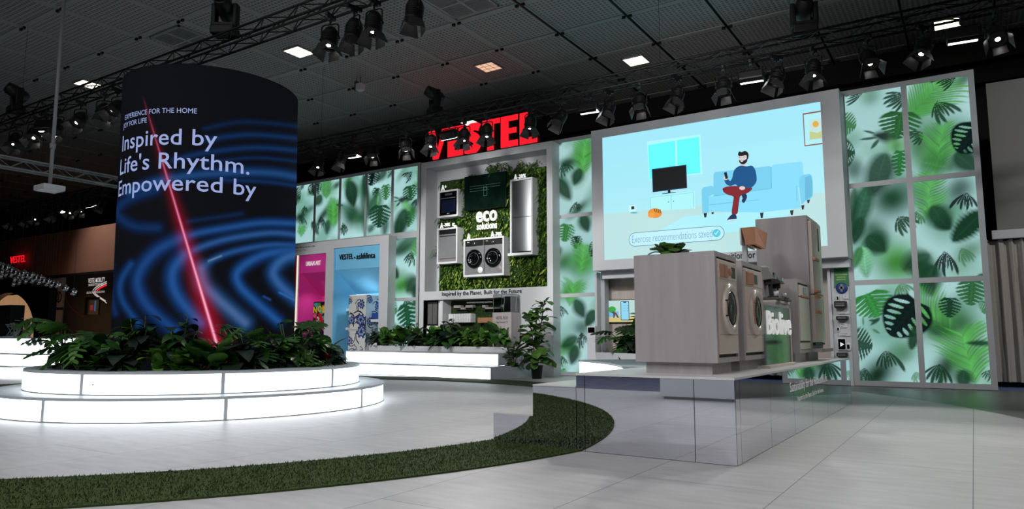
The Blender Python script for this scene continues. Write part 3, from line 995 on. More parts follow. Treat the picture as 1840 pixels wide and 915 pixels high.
# ------------------------------------------- round LED column on lit steps
RC, ZTOP = 1.36, 5.12
t = thing('stepped_podium', 'round two-step podium with glowing white risers around the dark column', 'podium', (CX, CY, 0))
T0 = Matrix.Translation((CX, CY, 0))
R1, R2, R3 = 2.85, 2.44, 2.12
NS = 128
b = B(); b.lathe([(R1 - .015, .012), (R1 - .015, .265)], NS, T0); b.build('light_riser', M['lamp'], t)
b = B(); b.lathe([(R2 - .015, .312), (R2 - .015, .565)], NS, T0); b.build('light_riser', M['lamp'], t)
b = B(); b.lathe([(R2 - .05, .3), (R1, .3), (R1, .265), (R1 - .03, .265)], NS, T0, 0, False); b.build('tread', M['tread'], t)
b = B(); b.lathe([(R3, .56), (R3, .6), (R2, .6), (R2, .565), (R2 - .03, .565)], NS, T0, 0, False); b.build('tread', M['tread'], t)
b = B(); b.lathe([(R1 - .02, 0), (R1, 0), (R1, .014), (R1 - .03, .014)], NS, T0, 0, False); b.lathe([(R2 - .02, .3), (R2, .3), (R2, .314), (R2 - .03, .314)], NS, T0, 0, False); b.build('base_rail', M['alu'], t)
b = B(); b.lathe([(RC, .52), (R3 + .02, .52)], NS, T0, 0, False); b.build('soil', M['soil'], t)


def ring_az(px, r, z):     # bearing on a ring where a measured picture column crosses its near side
    best = None
    for k in range(-900, 900):
        a = pi + k * pi / 900
        x, y = CX + r * cos(a), CY + r * sin(a)
        if (x - CX) * (0 - CX) + (y - CY) * (0 - CY) < 0: continue
        e = abs(proj(x, y, z)[0] - px)
        if best is None or e < best[0]: best = (e, a)
    return best[1]


def seam(px, r, z0, z1):
    a = ring_az(px, r, (z0 + z1) / 2)
    q = B()
    q.box(-.02, .012, -.022, .022, z0, z1, 0, 0, T0 @ Matrix.Rotation(a, 4, 'Z') @ Matrix.Translation((r - .01, 0, 0)))
    q.build('seam_post', M['white'], t)


for px in (77, 406, 650): seam(px, R1, .012, .266)
for px in (37, 146, 401, 597): seam(px, R2, .312, .566)

# the column itself
t = thing('led_tower', 'tall round dark column wrapped in a blue ripple LED picture', 'column', (CX, CY, .5))


LEAN = .0185


def at_cyl(x, y, n=2, z=.6):
    d = ray(x, y)
    ox, oy = CAM.x - CX + RT.x * LEAN * (z - .6), CAM.y - CY + RT.y * LEAN * (z - .6)
    a_, b_, c_ = d.x ** 2 + d.y ** 2, 2 * (ox * d.x + oy * d.y), ox * ox + oy * oy - RC * RC
    q = b_ * b_ - 4 * a_ * c_
    k = (-b_ - sqrt(max(q, 0))) / (2 * a_)
    p = CAM + d * k
    if n: return at_cyl(x, y, n - 1, p.z)
    a = atan2(p.y - CY + RT.y * LEAN * (z - .6), p.x - CX + RT.x * LEAN * (z - .6))
    return (a - 2 * pi if a > 2.4 else a), p.z


def frC(rr):               # arc length along the column (rightwards) and height
    def f(u, v, w):
        if isinstance(u, np.ndarray):
            return (CX + (rr + w) * np.cos(u / RC) - RT.x * LEAN * (v - .6), CY + (rr + w) * np.sin(u / RC) - RT.y * LEAN * (v - .6), v)
        return (CX + (rr + w) * cos(u / RC) - RT.x * LEAN * (v - .6), CY + (rr + w) * sin(u / RC) - RT.y * LEAN * (v - .6), v)
    return f


STROKES = [  # (points in the close-up, half width, colour, strength)
    ([(1240, 255), (1000, 248), (800, 275), (600, 310), (480, 345)], 26, (36, 86, 158), .85),
    ([(480, 345), (330, 420), (230, 530), (200, 630), (240, 740), (330, 840), (440, 930)], 42, (30, 76, 146), .85),
    ([(1240, 330), (1050, 312), (800, 345), (620, 395), (500, 450)], 24, (50, 96, 164), .8),
    ([(500, 450), (430, 540), (425, 640), (480, 750), (600, 880)], 44, (36, 88, 160), .95),
    ([(1240, 395), (1050, 388), (850, 420), (700, 470), (600, 540)], 22, (44, 92, 160), .8),
    ([(600, 540), (620, 640), (720, 740), (880, 880)], 46, (84, 116, 176), .85),
    ([(1240, 425), (1040, 440), (900, 500), (830, 570), (850, 650), (940, 740), (1090, 870)], 34, (38, 92, 166), .9),
    ([(1240, 440), (1120, 480), (1060, 560), (1100, 640), (1190, 720), (1240, 760)], 40, (56, 102, 170), .95),
    ([(330, 280), (180, 270), (70, 190), (130, 110), (320, 40)], 34, (18, 52, 104), .8),
    ([(160, 510), (95, 620), (105, 740), (210, 890)], 26, (26, 72, 136), .85),
    ([(30, 520), (25, 640), (60, 820)], 24, (18, 52, 108), .7),
    ([(520, 240), (700, 215), (860, 190)], 18, (16, 42, 84), .7),
    ([(1100, 690), (1200, 740)], 10, (60, 120, 200), .7), ([(1000, 715), (1040, 735)], 8, (40, 90, 160), .7),
    ([(650, 490), (730, 458)], 8, (140, 160, 190), .6),
]
UPPER = [([(850, 295), (600, 272), (430, 300)], 12, (14, 40, 78), .7), ([(850, 345), (620, 325), (440, 345)], 13, (18, 52, 100), .75), ([(850, 395), (640, 378), (430, 400), (300, 430)], 13, (18, 54, 104), .8),
         ([(850, 440), (640, 420), (430, 440)], 9, (16, 46, 90), .7), ([(850, 510), (700, 482), (480, 484), (260, 510), (120, 560)], 20, (34, 78, 138), .85), ([(850, 545), (700, 520), (500, 512)], 10, (20, 54, 104), .7)]
STK = [([(190 + x / 3.52, 330 + y / 3.52) for x, y in p], w / 3.52, c, k) for p, w, c, k in STROKES] + [([(180 + x / 2.287, 100 + y / 2.287) for x, y in p], w / 2.287, c, k) for p, w, c, k in UPPER]


def smooth_poly(p):
    q = []
    n_ = len(p)
    for i in range(n_ - 1):
        p0, p1, p2, p3 = p[max(i - 1, 0)], p[i], p[i + 1], p[min(i + 2, n_ - 1)]
        for j in range(5):
            s_ = j / 5
            q.append(tuple(.5 * (2 * p1[d] + (p2[d] - p0[d]) * s_ + (2 * p0[d] - 5 * p1[d] + 4 * p2[d] - p3[d]) * s_ ** 2 + (3 * p1[d] - p0[d] - 3 * p2[d] + p3[d]) * s_ ** 3) for d in (0, 1)))
    q.append(p[-1])
    return q


def dist_poly(A, Bq, p):
    dmin = np.full(A.shape, 1e9)
    for (x0, y0), (x1, y1) in zip(p[:-1], p[1:]):
        dx, dy = x1 - x0, y1 - y0
        L2_ = dx * dx + dy * dy + 1e-9
        s_ = np.clip(((A - x0) * dx + (Bq - y0) * dy) / L2_, 0, 1)
        dmin = np.minimum(dmin, np.hypot(A - x0 - s_ * dx, Bq - y0 - s_ * dy))
    return dmin


def column_art(U, V):
    X, Y, Z = frC(RC)(U, V, 0.0)
    Z = Z - EYE
    w = X * FW.x + Y * FW.y + Z * FW.z
    A = 920 + FPX * (X * RT.x + Y * RT.y + Z * RT.z) / w
    Bq = 457.5 - FPX * (X * UP.x + Y * UP.y + Z * UP.z) / w
    out = np.empty(A.shape + (3,)); out[:] = lin((11, 12, 16))
    for p, hw, col, k in STK:
        d = dist_poly(A, Bq, smooth_poly(p)) / (hw * 1.18)
        m = (np.exp(-(d * 1.0) ** 2.6) * k)[..., None]
        hi = np.exp(-(d * 1.9) ** 2)[..., None]
        out = out * (1 - m) + np.array(lin((col[0] * .30, col[1] * .62, col[2] * .68))) * m * (1 - hi * .7) + np.array(lin((col[0] * 1.0, col[1] * .98, col[2] * .95))) * m * hi * .7
    # the red beam, widening downwards
    x0, y0, x1, y1 = 250, 150, 381, 590
    s_ = np.clip((Bq - y0) / (y1 - y0), 0, 1.1)
    dx = (A - (x0 + (x1 - x0) * s_)) * .96
    g = np.clip((s_ - .05) * 1.25, 0, 1)
    m = (np.exp(-(dx / (3 + 15 * s_)) ** 2) * .5 * g ** 1.3)[..., None]
    out = out * (1 - m) + np.array(lin((176, 16, 44))) * m
    m = (np.exp(-(dx / (1.3 + 1.9 * s_)) ** 2) * .95 * g ** .8)[..., None]
    out = out * (1 - m) + np.array(lin((228, 60, 120))) * m
    m = (np.exp(-(dx / (.5 + 1.3 * s_)) ** 2) * .9 * g ** 1.5)[..., None]
    out = out * (1 - m) + np.array(lin((250, 190, 210))) * m
    return np.clip(out, .001, 1).astype(np.float32)


aL, aR = at_cyl(191, 560)[0], at_cyl(527, 560)[0]
am = (aL + aR) / 2
u0, u1 = (am - pi * .56) * RC, (am + pi * .56) * RC
LEDM = print_mat('led_picture', 1.0, .6)
print_grid('led_skin', frC(RC), u0, u1, .52, ZTOP, 520, 520, column_art, LEDM, t)
b = B()
SH = Matrix(((1, 0, -RT.x * LEAN, 0), (0, 1, -RT.y * LEAN, 0), (0, 0, 1, 0), (0, 0, 0, 1)))
TS = T0 @ Matrix.Translation((RT.x * LEAN * .6, RT.y * LEAN * .6, 0)) @ SH
b.lathe([(RC, .5), (RC, ZTOP)], 64, TS, 0, True, u1 / RC, u0 / RC + 2 * pi)
b.lathe([(0.02, ZTOP), (RC + .004, ZTOP)], 96, TS, 0, False)
b.build('column_shell', M['blackmetal'], t)
for body, px0, px1, py, cap, bold in (('EXPERIENCE FOR THE HOME', 226, 354, 203, 9, 0), ('JOY FOR LIFE', 223, 264, 223, 9, 0), ('Inspired by', 221, 390, 260, 29, .006), ("Life's Rhythm.", 217, 448, 304, 29, .006), ('Empowered by', 214, 460, 344, 29, .006)):
    a0, a1 = at_cyl(px0, py)[0], at_cyl(px1, py)[0]
    xm = px0 * .4 + px1 * .6
    zb, zc = at_cyl(xm, py)[1], at_cyl(xm, py - cap)[1]
    b = B()
    lettering(b, body, frC(RC + .006), a0 * RC, a1 * RC, zb, zc - zb, bold)
    b.build('lettering', glow((150, 164, 214)), t)['label'] = 'pale lavender slogan line'

# planting in the ring
ring = []
spots = []
for k in range(420):
    a = pi + rnd.uniform(-pi, pi)
    r = rnd.uniform(1.58, 2.03)
    x, y = CX + r * cos(a), CY + r * sin(a)
    if (x - CX) * -CX + (y - CY) * -CY < -.25 * hypot(CX, CY) * r * 1.0: continue
    if any(hypot(x - q[0], y - q[1]) < .24 for q in spots): continue
    spots.append((x, y))
spots.sort(key=lambda s: proj(s[0], s[1], .6)[0])
for i, (x, y) in enumerate(spots):
    px = proj(x, y, .6)[0]
    r = hypot(x - CX, y - CY)
    back = r < 1.76
    if px < 190: kind = rnd.choice(['monstera', 'dark', 'tall', 'monstera', 'dark'])
    elif px > 520: kind = rnd.choice(['fern', 'broad', 'tall', 'dark', 'broad'])
    else: kind = rnd.choice(['monstera', 'tall', 'dark', 'monstera']) if back else rnd.choice(['broad', 'bright', 'dark', 'broad', 'dark'])
    sc = rnd.uniform(1.05, 1.4)
    if kind in ('monstera', 'tall'): sc *= .86
    ring.append((kind, plant(kind, (x, y, .515), rnd.uniform(0, 6.28), sc, 'plants ringing the round column')))
for px, r in ((392, 2.05), (586, 2.03)):
    a = ring_az(px, r, .6)
    ring.append(('bromeliad', plant('bromeliad', (CX + r * cos(a), CY + r * sin(a), .515), 1.0, 1.1, 'plants ringing the round column')))
label_plants(ring, 'around the column')
# ------------------------------------------------------ the moss-wall portal
PY, PB = 16.6, 17.15


def pz(x, y, Y): return atY(x, y, Y).z
def pxx(x, y, Y): return atY(x, y, Y).x


XL, XR, ZT = -14.09, -9.42, 6.41
iL, iR, iT, iB = -13.89, -9.6, 6.21, 2.40
lL, lR, lT, lB = pxx(761, 545, PY), pxx(931.5, 545, PY), pz(845, 537, PY), .78
t = thing('portal', 'tall grey-white portal framing the planted wall with a recess beneath', 'portal', ((XL + XR) / 2, PY, 0))
b = B()
b.box(XL, iL, PY, PB + .15, 0, ZT, 0)
b.box(iR, XR, PY, PB + .15, 0, ZT, 0)
b.box(iL, iR, PY, PB + .15, iT, ZT, 0)
b.box(iL, iR, PY, PB + .15, lT, iB, 0)
b.box(iL, lL, PY, PB + .15, 0, lT, 0)
b.box(lR, iR, PY, PB + .15, 0, lT, 0)
b.box(lL, lR, PY, PB + .15, 0, lB, 0)
b.build('frame', M['frame'], t)
b = B(); b.box(iL, iR, PB, PB + .14, iB, iT, 0); b.box(lL, lR, PB + .02, PB + .14, lB, lT, 0); b.build('back_panel', M['frame'], t)
b = B()
lettering(b, 'Inspired by the Planet. Built for the Future', frY(PY - .002), pxx(794.6, 531, PY), pxx(937.7, 531, PY), pz(866, 529.3, PY), .118, .008, .012)
b.build('lettering', M['ink'], t)['label'] = 'black slogan on the lower rail'

# planted wall inside the portal
t = thing('vertical_garden', 'wall of ferns and moss filling the portal behind the hung appliances', 'plant wall', ((iL + iR) / 2, PB - .02, iB))
mL, mR = iL + .12, iR - .02
b = B(); b.box(mL + .05, mR, PB - .06, PB - .001, iB + .02, iT - .35, 0)
b.build('backing', M['moss'], t)
BOXES = {}
BF = 16.74


def wbox(key, xl, yt, xr, yb, Yf=BF):
    p, q = atY(xl, yt, Yf), atY(xr, yb, Yf)
    BOXES[key] = (p.x, q.x, q.z, p.z)
    return BOXES[key]


wbox('oven', 787, 344, 822.7, 388)
wbox('dish', 785.5, 411.3, 821.2, 472.5)
wbox('wash', 833, 430.5, 905.3, 494.2)
wbox('fridge', 916.5, 323.5, 957, 456.5)
wbox('screen', 831, 317, 905.7, 369.5)
ecoZ = pz(876, 397, 16.95)
lp = random.Random(5)
fol = B()
nleaf = 0
while nleaf < 13000:
    x, z = lp.uniform(mL, mR), lp.uniform(iB + .02, iT - .03)
    edge = .22 * sin(x * 2.1 + 1) + .16 * sin(x * 5.3) + .1 * sin(x * 11)
    if z > iT - .34 + edge * .8 + (.25 if x > -11.6 else 0): continue
    if x < mL + .12 + .1 * sin(z * 5) + .06 * sin(z * 13): continue
    tuft = sin(x * 4.2 + 1.3 * sin(z * 3.1)) * sin(z * 4.7 + sin(x * 2.3))
    if tuft < -.35 and lp.random() < .7: continue
    nleaf += 1
    inb = any(a - .02 < x < c + .02 and d - .02 < z < e + .02 for a, c, d, e in BOXES.values())
    if inb and lp.random() < .75: continue
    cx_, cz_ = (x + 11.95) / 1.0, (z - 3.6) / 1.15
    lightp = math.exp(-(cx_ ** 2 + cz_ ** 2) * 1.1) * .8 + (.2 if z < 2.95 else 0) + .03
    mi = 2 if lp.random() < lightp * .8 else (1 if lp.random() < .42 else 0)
    out = .02 + max(0, tuft) * .2 * lp.random() ** .5
    az = lp.uniform(pi, 2 * pi)
    d = Vector((cos(az) * .8, -abs(sin(az)) * .8 - .25, lp.uniform(-.5, .8)))
    L = lp.uniform(.06, .15) * (1.9 if lp.random() < .06 else 1)
    if inb: out, L = .03, .1
    if 2.7 < z and abs(x + 11.95) < .55 and abs(z - ecoZ) < .5: L *= .6; out *= .35
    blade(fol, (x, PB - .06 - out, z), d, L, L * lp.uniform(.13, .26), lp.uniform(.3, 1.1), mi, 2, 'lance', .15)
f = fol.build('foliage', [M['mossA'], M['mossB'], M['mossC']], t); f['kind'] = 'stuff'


def cabinet(name, label, cat, key, group='appliance boxes hung on the planted wall', th=.05, foot=0.0):
    x0, x1, z0, z1 = BOXES[key]
    t = thing(name, label, cat, ((x0 + x1) / 2, BF, z0), 0, group)
    b = B()
    yb = PB - .07
    b.box(x0, x0 + th, BF, yb, z0, z1, 0); b.box(x1 - th, x1, BF, yb, z0, z1, 0)
    b.box(x0 + th, x1 - th, BF, yb, z1 - th, z1, 0); b.box(x0 + th, x1 - th, BF, yb, z0, z0 + th * 1.15, 0)
    b.box(x0 + th, x1 - th, yb - .02, yb, z0 + th, z1 - th, 0)
    if foot: b.box(x0 - foot, x1 + .01, BF - .03, yb, z0 - .01, z0 + .06, 0)
    b.build('housing', M['white'], t)
    return t, (x0 + th, x1 - th, z0 + th * 1.15, z1 - th)


def topsign(t, key, parts, base='A'):
    """raised white energy-class letters standing on a box"""
    b = B()
    x0, x1, z0, z1 = BOXES[key]
    for body, px0, px1, py, cap in parts:
        a, c = atY(px0, py, BF), atY(px1, py, BF)
        lettering(b, body, frY(BF + .06), a.x, c.x, pz((px0 + px1) / 2, py, BF), cap, .012, .03)
    b.build('lettering', M['whiteletter'], t)


# built-in oven
t, (a, c, z0, z1) = cabinet('oven_box', 'white box with a black built-in oven on the planted wall', 'oven', 'oven')
g = B(); g.box(a + .01, c - .01, BF + .03, BF + .2, z0 + .005, z1 - .01, 0, .006)
g = g.build('oven', M['blackgloss'], t)
q = B(); q.box(a + .08, c - .08, BF + .018, BF + .031, z0 + .1, z1 - .25, 0, .005); q.build('window', mat('oven_window_blue', (22, 30, 54), .1, var=.1), g)
q = B(); q.tube((a + .06, BF + .0, z1 - .2), (c - .06, BF + .0, z1 - .2), .01); q.box(a + .07, a + .09, BF, BF + .03, z1 - .21, z1 - .19); q.box(c - .09, c - .07, BF, BF + .03, z1 - .21, z1 - .19); q.build('handle', M['silver'], g)
q = B(); q.box(a + .2, c - .2, BF + .026, BF + .031, z1 - .11, z1 - .05); q.build('display', M['darkgrey'], g)
q = B(); lettering(q, 'VESTEL', frY(BF + .02), (a + c) / 2 - .05, (a + c) / 2 + .05, z0 + .045, .018, .02); q.build('logo', M['whiteletter'], g)
topsign(t, 'oven', [('A', 791, 797.5, 343, .19), ('+', 797.5, 800.5, 338.5, .12)])

# dishwasher
t, (a, c, z0, z1) = cabinet('dishwasher_box', 'white box with a steel dishwasher under the oven on the planted wall', 'dishwasher', 'dish')
g = B(); g.box(a + .008, c - .008, BF + .03, BF + .2, z0 + .1, z1 - .14, 0, .006); g = g.build('door', M['silver'], t)
q = B(); q.box(a + .008, c - .008, BF + .028, BF + .2, z1 - .135, z1 - .01, 0, .004); q.build('control_panel', M['black'], t)
q = B(); q.box(a + .03, c - .03, BF + .012, BF + .03, z1 - .21, z1 - .185, 0, .006); q.build('handle', M['chrome'], g)
q = B(); q.box(a + .008, c - .008, BF + .04, BF + .2, z0 + .005, z0 + .09, 0); q.build('kick_plate', M['midgrey'], t)
topsign(t, 'dish', [('A', 789, 795, 411.5, .19), ('-30%', 795.5, 807, 406.5, .1), ('5', 811, 815.5, 410, .16), ('lt', 815.5, 819.5, 409.5, .1)])

# washer and dryer
t, (a, c, z0, z1) = cabinet('laundry_box', 'white box holding a silver washer and dryer below the green letters', 'laundry pair', 'wash')
mid = (a + c) / 2
for k, (p, q_) in enumerate(((a + .01, mid - .012), (mid + .012, c - .01))):
    g = B(); g.box(p, q_, BF + .03, BF + .25, z0 + .005, z1 - .01, 0, .008); g = g.build('washer' if k == 0 else 'dryer', M['silver'], t)
    q = B(); q.box(p + .004, q_ - .004, BF + .018, BF + .031, z1 - .17, z1 - .014, 0, .004); q.build('control_panel', M['black'], g)
    w = q_ - p; cxx = (p + q_) / 2; czz = z0 + .46 * (z1 - z0)
    mx = Matrix.Translation((cxx, BF + .03, czz)) @ Matrix.Rotation(pi / 2, 4, 'X')
    rr = .43 * w
    q = B(); q.lathe([(rr, 0), (rr, .035), (rr * .88, .055), (rr * .66, .05), (rr * .6, .015), (.001, .03)], 40, mx); q.build('door', M['blackgloss'], g)
    q = B(); q.lathe([(rr * .66, .052), (rr * .64, .06), (rr * .6, .052)], 40, mx); q.build('door_ring', M['darkgrey'], g)
    q = B(); q.lathe([(.045, 0), (.04, .04), (.001, .04)], 20, Matrix.Translation((cxx, BF + .018, z1 - .09)) @ Matrix.Rotation(pi / 2, 4, 'X')); q.build('dial', M['chrome'], g)
    q = B(); q.lathe([(.09, 0), (.085, .006), (.001, .006)], 24, Matrix.Translation((q_ - .12, BF + .03, z0 + .13)) @ Matrix.Rotation(pi / 2, 4, 'X')); q.build('filter_cover', M['midgrey'] if k else M['whitegloss'], g)
    q = B(); lettering(q, 'VESTEL', frY(BF + .016), p + .06, p + .14, z1 - .06, .02, .02); q.build('logo', M['whiteletter'], g)
topsign(t, 'wash', [('A', 837, 844, 431.5, .2), ('A', 880, 887, 427.5, .2), ('-70%', 887, 900, 423.5, .11)])

# fridge freezer
t, (a, c, z0, z1) = cabinet('fridge_box', 'tall white box with a brushed steel fridge freezer on the planted wall', 'fridge', 'fridge', foot=.06)
zs = z0 + .49 * (z1 - z0)
for p, q_ in ((z0 + .04, zs - .008), (zs + .008, z1 - .01)):
    g = B()
    n = 14
    prof = [(a + .01 + (c - a - .02) * i / n, BF + .02 - .035 * sin(pi * i / n)) for i in range(n + 1)]
    vs = [(x, y, z) for z in (p, q_) for x, y in prof]
    g.add(vs, [(i, i + 1, n + 2 + i, n + 1 + i) for i in range(n)], 0, True)
    g.box(a + .012, c - .012, BF + .021, BF + .25, p, q_, 0)
    g.build('door', M['steel'], t)
q = B(); q.box(a + .01, c - .01, BF + .06, BF + .25, z0 + .005, z0 + .04, 0); q.build('kick_plate', M['darkgrey'], t)
topsign(t, 'fridge', [('A', 921.5, 928.5, 325, .2), ('-20%', 928.5, 943.5, 319.5, .11)])

# dark reflective screen among the leaves
x0, x1, z0, z1 = BOXES['screen']
t = thing('glossy_screen', 'dark glossy screen among the leaves at the top of planted wall', 'screen', ((x0 + x1) / 2, BF, z0))
b = B(); b.box(x0, x1, BF + .1, BF + .17, z0, z1, 0, .008); b.build('panel', mat('screen_glass_green_black', (8, 22, 17), .1, emit=.012, ecol=(20, 92, 66), var=.5, scale=3), t)
b = B(); b.box(x0 + .2, x1 - .2, BF + .17, PB - .06, z0 + .2, z1 - .2, 0); b.build('mount', M['black'], t)
b = B()
for k, (f0, f1) in enumerate(((.14, .86), (.14, .86), (.14, .60))):
    lettering(b, '---- --- ------ -- --- ----- --- ---- ------ --- -- --- ------ ---- -- ------'[: (74, 74, 40)[k]], frY(BF + .097), x0 + (x1 - x0) * f0, x0 + (x1 - x0) * f1, z1 - .36 - .075 * k, .09, .0)
b.box(x0 + .47 * (x1 - x0), x0 + .475 * (x1 - x0), BF + .094, BF + .1, z0 + .38, z0 + .68); b.box(x0 + .55 * (x1 - x0), x0 + .555 * (x1 - x0), BF + .094, BF + .1, z0 + .38, z0 + .68)
b.lathe([(.06, 0), (.048, 0)], 20, Matrix.Translation((x0 + .51 * (x1 - x0), BF + .096, z0 + .6)) @ Matrix.Rotation(pi / 2, 4, 'X'))
b.box(x0 + .48 * (x1 - x0), x0 + .545 * (x1 - x0), BF + .094, BF + .1, z0 + .38, z0 + .39)
b.build('screen_text', glow((62, 100, 98)), t)

# eco solutions
t = thing('raised_sign', 'raised white letters reading eco solutions amid the pale green moss', 'sign', (-11.95, 16.95, 3.3))
b = B(); lettering(b, 'eco', frY(16.93), pxx(857, 396, 16.93), pxx(894, 396, 16.93), pz(876, 397.5, 16.93), .44, .022, .05); b.build('lettering', M['whiteletter'], t)
b = B(); lettering(b, 'solutions', frY(16.93), pxx(857.5, 410, 16.93), pxx(893.5, 410, 16.93), pz(876, 411.5, 16.93), .21, .016, .025); b.build('lettering', M['whiteletter'], t)

# VESTEL in red along the top of the portal
SY = 16.72
t = thing('illuminated_sign', 'big red VESTEL letters standing on top of the planted portal', 'sign', (-11.8, SY, ZT))


def sz(x, y):
    p = atY(770 + x / 8.364, 200 + y / 8.364, SY)
    return p.x, p.z


zb_ = ZT + .01
zt_ = sz(1270, 92)[1]
HL = zt_ - zb_


def letter(poly, xa, xb):
    k = [(xa + (xb - xa) * u, zb_ + HL * v) for u, v in poly]
    q = B(); q.prism(k, frY(SY), .20, 0, 1)
    # the front face alone is lit
    for i in range(len(q.m)): q.m[i] = 1
    q.m[1] = 0
    q.build('letter', [M['red'], M['redside']], t)


def xq(x, y): return sz(x, y)[0]


def spoly():
    n = 10
    cl = [(.86, .80), (.62, .88), (.40, .86), (.24, .76), (.26, .63), (.45, .55), (.66, .45), (.76, .32), (.68, .19), (.48, .12), (.26, .12), (.02, .16)]
    pts = smooth_poly(cl)
    L_, R_ = [], []
    for i, p in enumerate(pts):
        a_, b_ = pts[max(i - 1, 0)], pts[min(i + 1, len(pts) - 1)]
        dx, dy = (b_[0] - a_[0]) * 1.0, (b_[1] - a_[1]) * 1.35
        l = hypot(dx, dy) + 1e-9
        nx, ny = -dy / l, dx / l
        w = .13 + .05 * sin(pi * i / (len(pts) - 1))
        L_.append((min(1, max(-.02, p[0] + nx * w * 1.25)), min(1.0, max(0, p[1] + ny * w * .95)))); R_.append((min(1.02, max(-.02, p[0] - nx * w * 1.25)), min(1.0, max(0, p[1] - ny * w * .95))))
    return L_ + R_[::-1]


EP = [(0, 0), (1, 0), (1, .2), (.46, .2), (.46, .42), (.92, .42), (.92, .60), (.46, .60), (.46, .82), (1, .82), (1, 1), (0, 1)]
letter([(.0, 1), (.40, 1), (.60, .38), (.84, 1), (1.22, 1), (.66, 0), (.30, 0)], xq(62, 320), xq(300, 300))
letter(EP, xq(345, 660), xq(582, 570))
letter(spoly(), xq(598, 620), xq(862, 400))
letter([(.28, 0), (.66, 0), (.66, .83), (1, .83), (1, 1), (0, 1), (0, .83), (.28, .83)], xq(866, 330), xq(1133, 150))
letter(EP, xq(1142, 520), xq(1402, 420))
letter([(0, 0), (1, 0), (1, .2), (.47, .2), (.47, 1), (0, 1)], xq(1424, 480), xq(1692, 440))
b = B(); b.box(xq(345, 640), xq(1692, 440), SY + .08, SY + .12, ZT, ZT + .04); b.build('mounting_rail', M['blackmetal'], t)

# ---- the recess below: packaging display
t = thing('display_case', 'black-framed glass case in the left bay of the portal recess', 'display case', (pxx(777, 580, 16.75), 16.75, lB))
ca, cb = pxx(766, 560, 16.75), pxx(788, 560, 16.75)
czt, czb = pz(777, 543, 16.75), pz(777, 585.5, 16.75)
b = B()
for (p, q_, r, s_) in ((ca, ca + .05, czb, czt), (cb - .05, cb, czb, czt), (ca, cb, czt - .05, czt), (ca, cb, czb, czb + .05)): b.box(p, q_, 16.74, 17.1, r, s_, 0)
b.box(ca, cb, 17.08, 17.1, czb, czt, 0)
b.build('frame', M['black'], t)
b = B(); b.box(ca + .05, cb - .05, 16.76, 16.77, czb + .05, czt - .05, 0); b.build('glass_door', mat('dim_case_glass', (96, 98, 96), .1, var=.1), t)
b = B(); b.box((ca + cb) / 2 - .012, (ca + cb) / 2 + .012, 16.75, 16.78, czb + .05, czt - .05, 0); b.build('mullion', M['darkgrey'], t)
b = B(); b.box(ca, cb, 16.72, 17.1, lB, czb, 0); b.build('base', M['white'], t)

t = thing('partition', 'pale partition beside the glass case in the portal recess', 'partition', (pxx(796, 580, 16.75), 16.7, lB))
b = B(); b.box(pxx(788.6, 560, 16.7), pxx(796, 560, 16.7), 16.68, 17.15, lB, lT, 0); b.build('panel', M['white'], t)
b = B(); b.box(pxx(789, 560, 16.7), pxx(791.5, 560, 16.7), 16.66, 16.685, pz(790, 543.6, 16.7), pz(790, 542, 16.7), 0); b.build('sensor', M['black'], t)

GY0 = 17.1
t = thing('packaging_board', 'green moss board with the packaging samples in the portal recess', 'display board', (pxx(850, 560, GY0), GY0, lB))
b = B(); b.box(pxx(803, 560, GY0), lR - .02, GY0, GY0 + .05, lB, lT - .02, 0); b.build('board', M['moss'], t)
b = B(); b.box(pxx(839, 545, GY0), pxx(889, 545, GY0), GY0 - .03, GY0, pz(864, 546.5, GY0), pz(864, 541, GY0), 0); pl = b.build('plaque', M['black'], t)
b = B(); lettering(b, 'SUSTAINABLE PACKAGING SOLUTIONS', frY(GY0 - .035), pxx(840, 545, GY0), pxx(886, 545, GY0), pz(864, 544.7, GY0), .04, .0); b.build('lettering', M['whiteletter'], pl)
for xa, xb, yy in ((822.5, 842, 560.2), (874, 905, 559.3), (813, 834, 584), (866, 880, 585)):
    b = B(); b.box(pxx(xa, yy, GY0), pxx(xb, yy, GY0), GY0 - .02, GY0, pz(xa, yy + 1.4, GY0), pz(xa, yy - 1.4, GY0), 0); cpt = b.build('caption', M['black'], t)
    b = B(); b.box(pxx(xa + 2, yy, GY0), pxx(xb - 2, yy, GY0), GY0 - .023, GY0 - .02, pz(xa, yy + .4, GY0), pz(xa, yy - .4, GY0), 0); b.build('caption_line', M['midgrey'], cpt)


def tray(label, xa, xb, yt, yb, m, notch, name='packing_tray'):
    p, q_ = atY(xa, yt, GY0 - .2), atY(xb, yb, GY0 - .2)
    t = thing(name, label, 'packaging', ((p.x + q_.x) / 2, GY0 - .2, q_.z), 0, 'packaging samples in the portal recess')
    b = B(); b.box(p.x, q_.x, GY0 - .2, GY0 - .03, q_.z, q_.z + .45 * (p.z - q_.z), 0, .01)
    w = q_.x - p.x
    b.box(p.x, p.x + w * notch, GY0 - .2, GY0 - .03, q_.z, p.z, 0, .01); b.box(q_.x - w * notch, q_.x, GY0 - .2, GY0 - .03, q_.z, p.z, 0, .01)
    b.build('tray_body', m, t)
    return t, p, q_, w


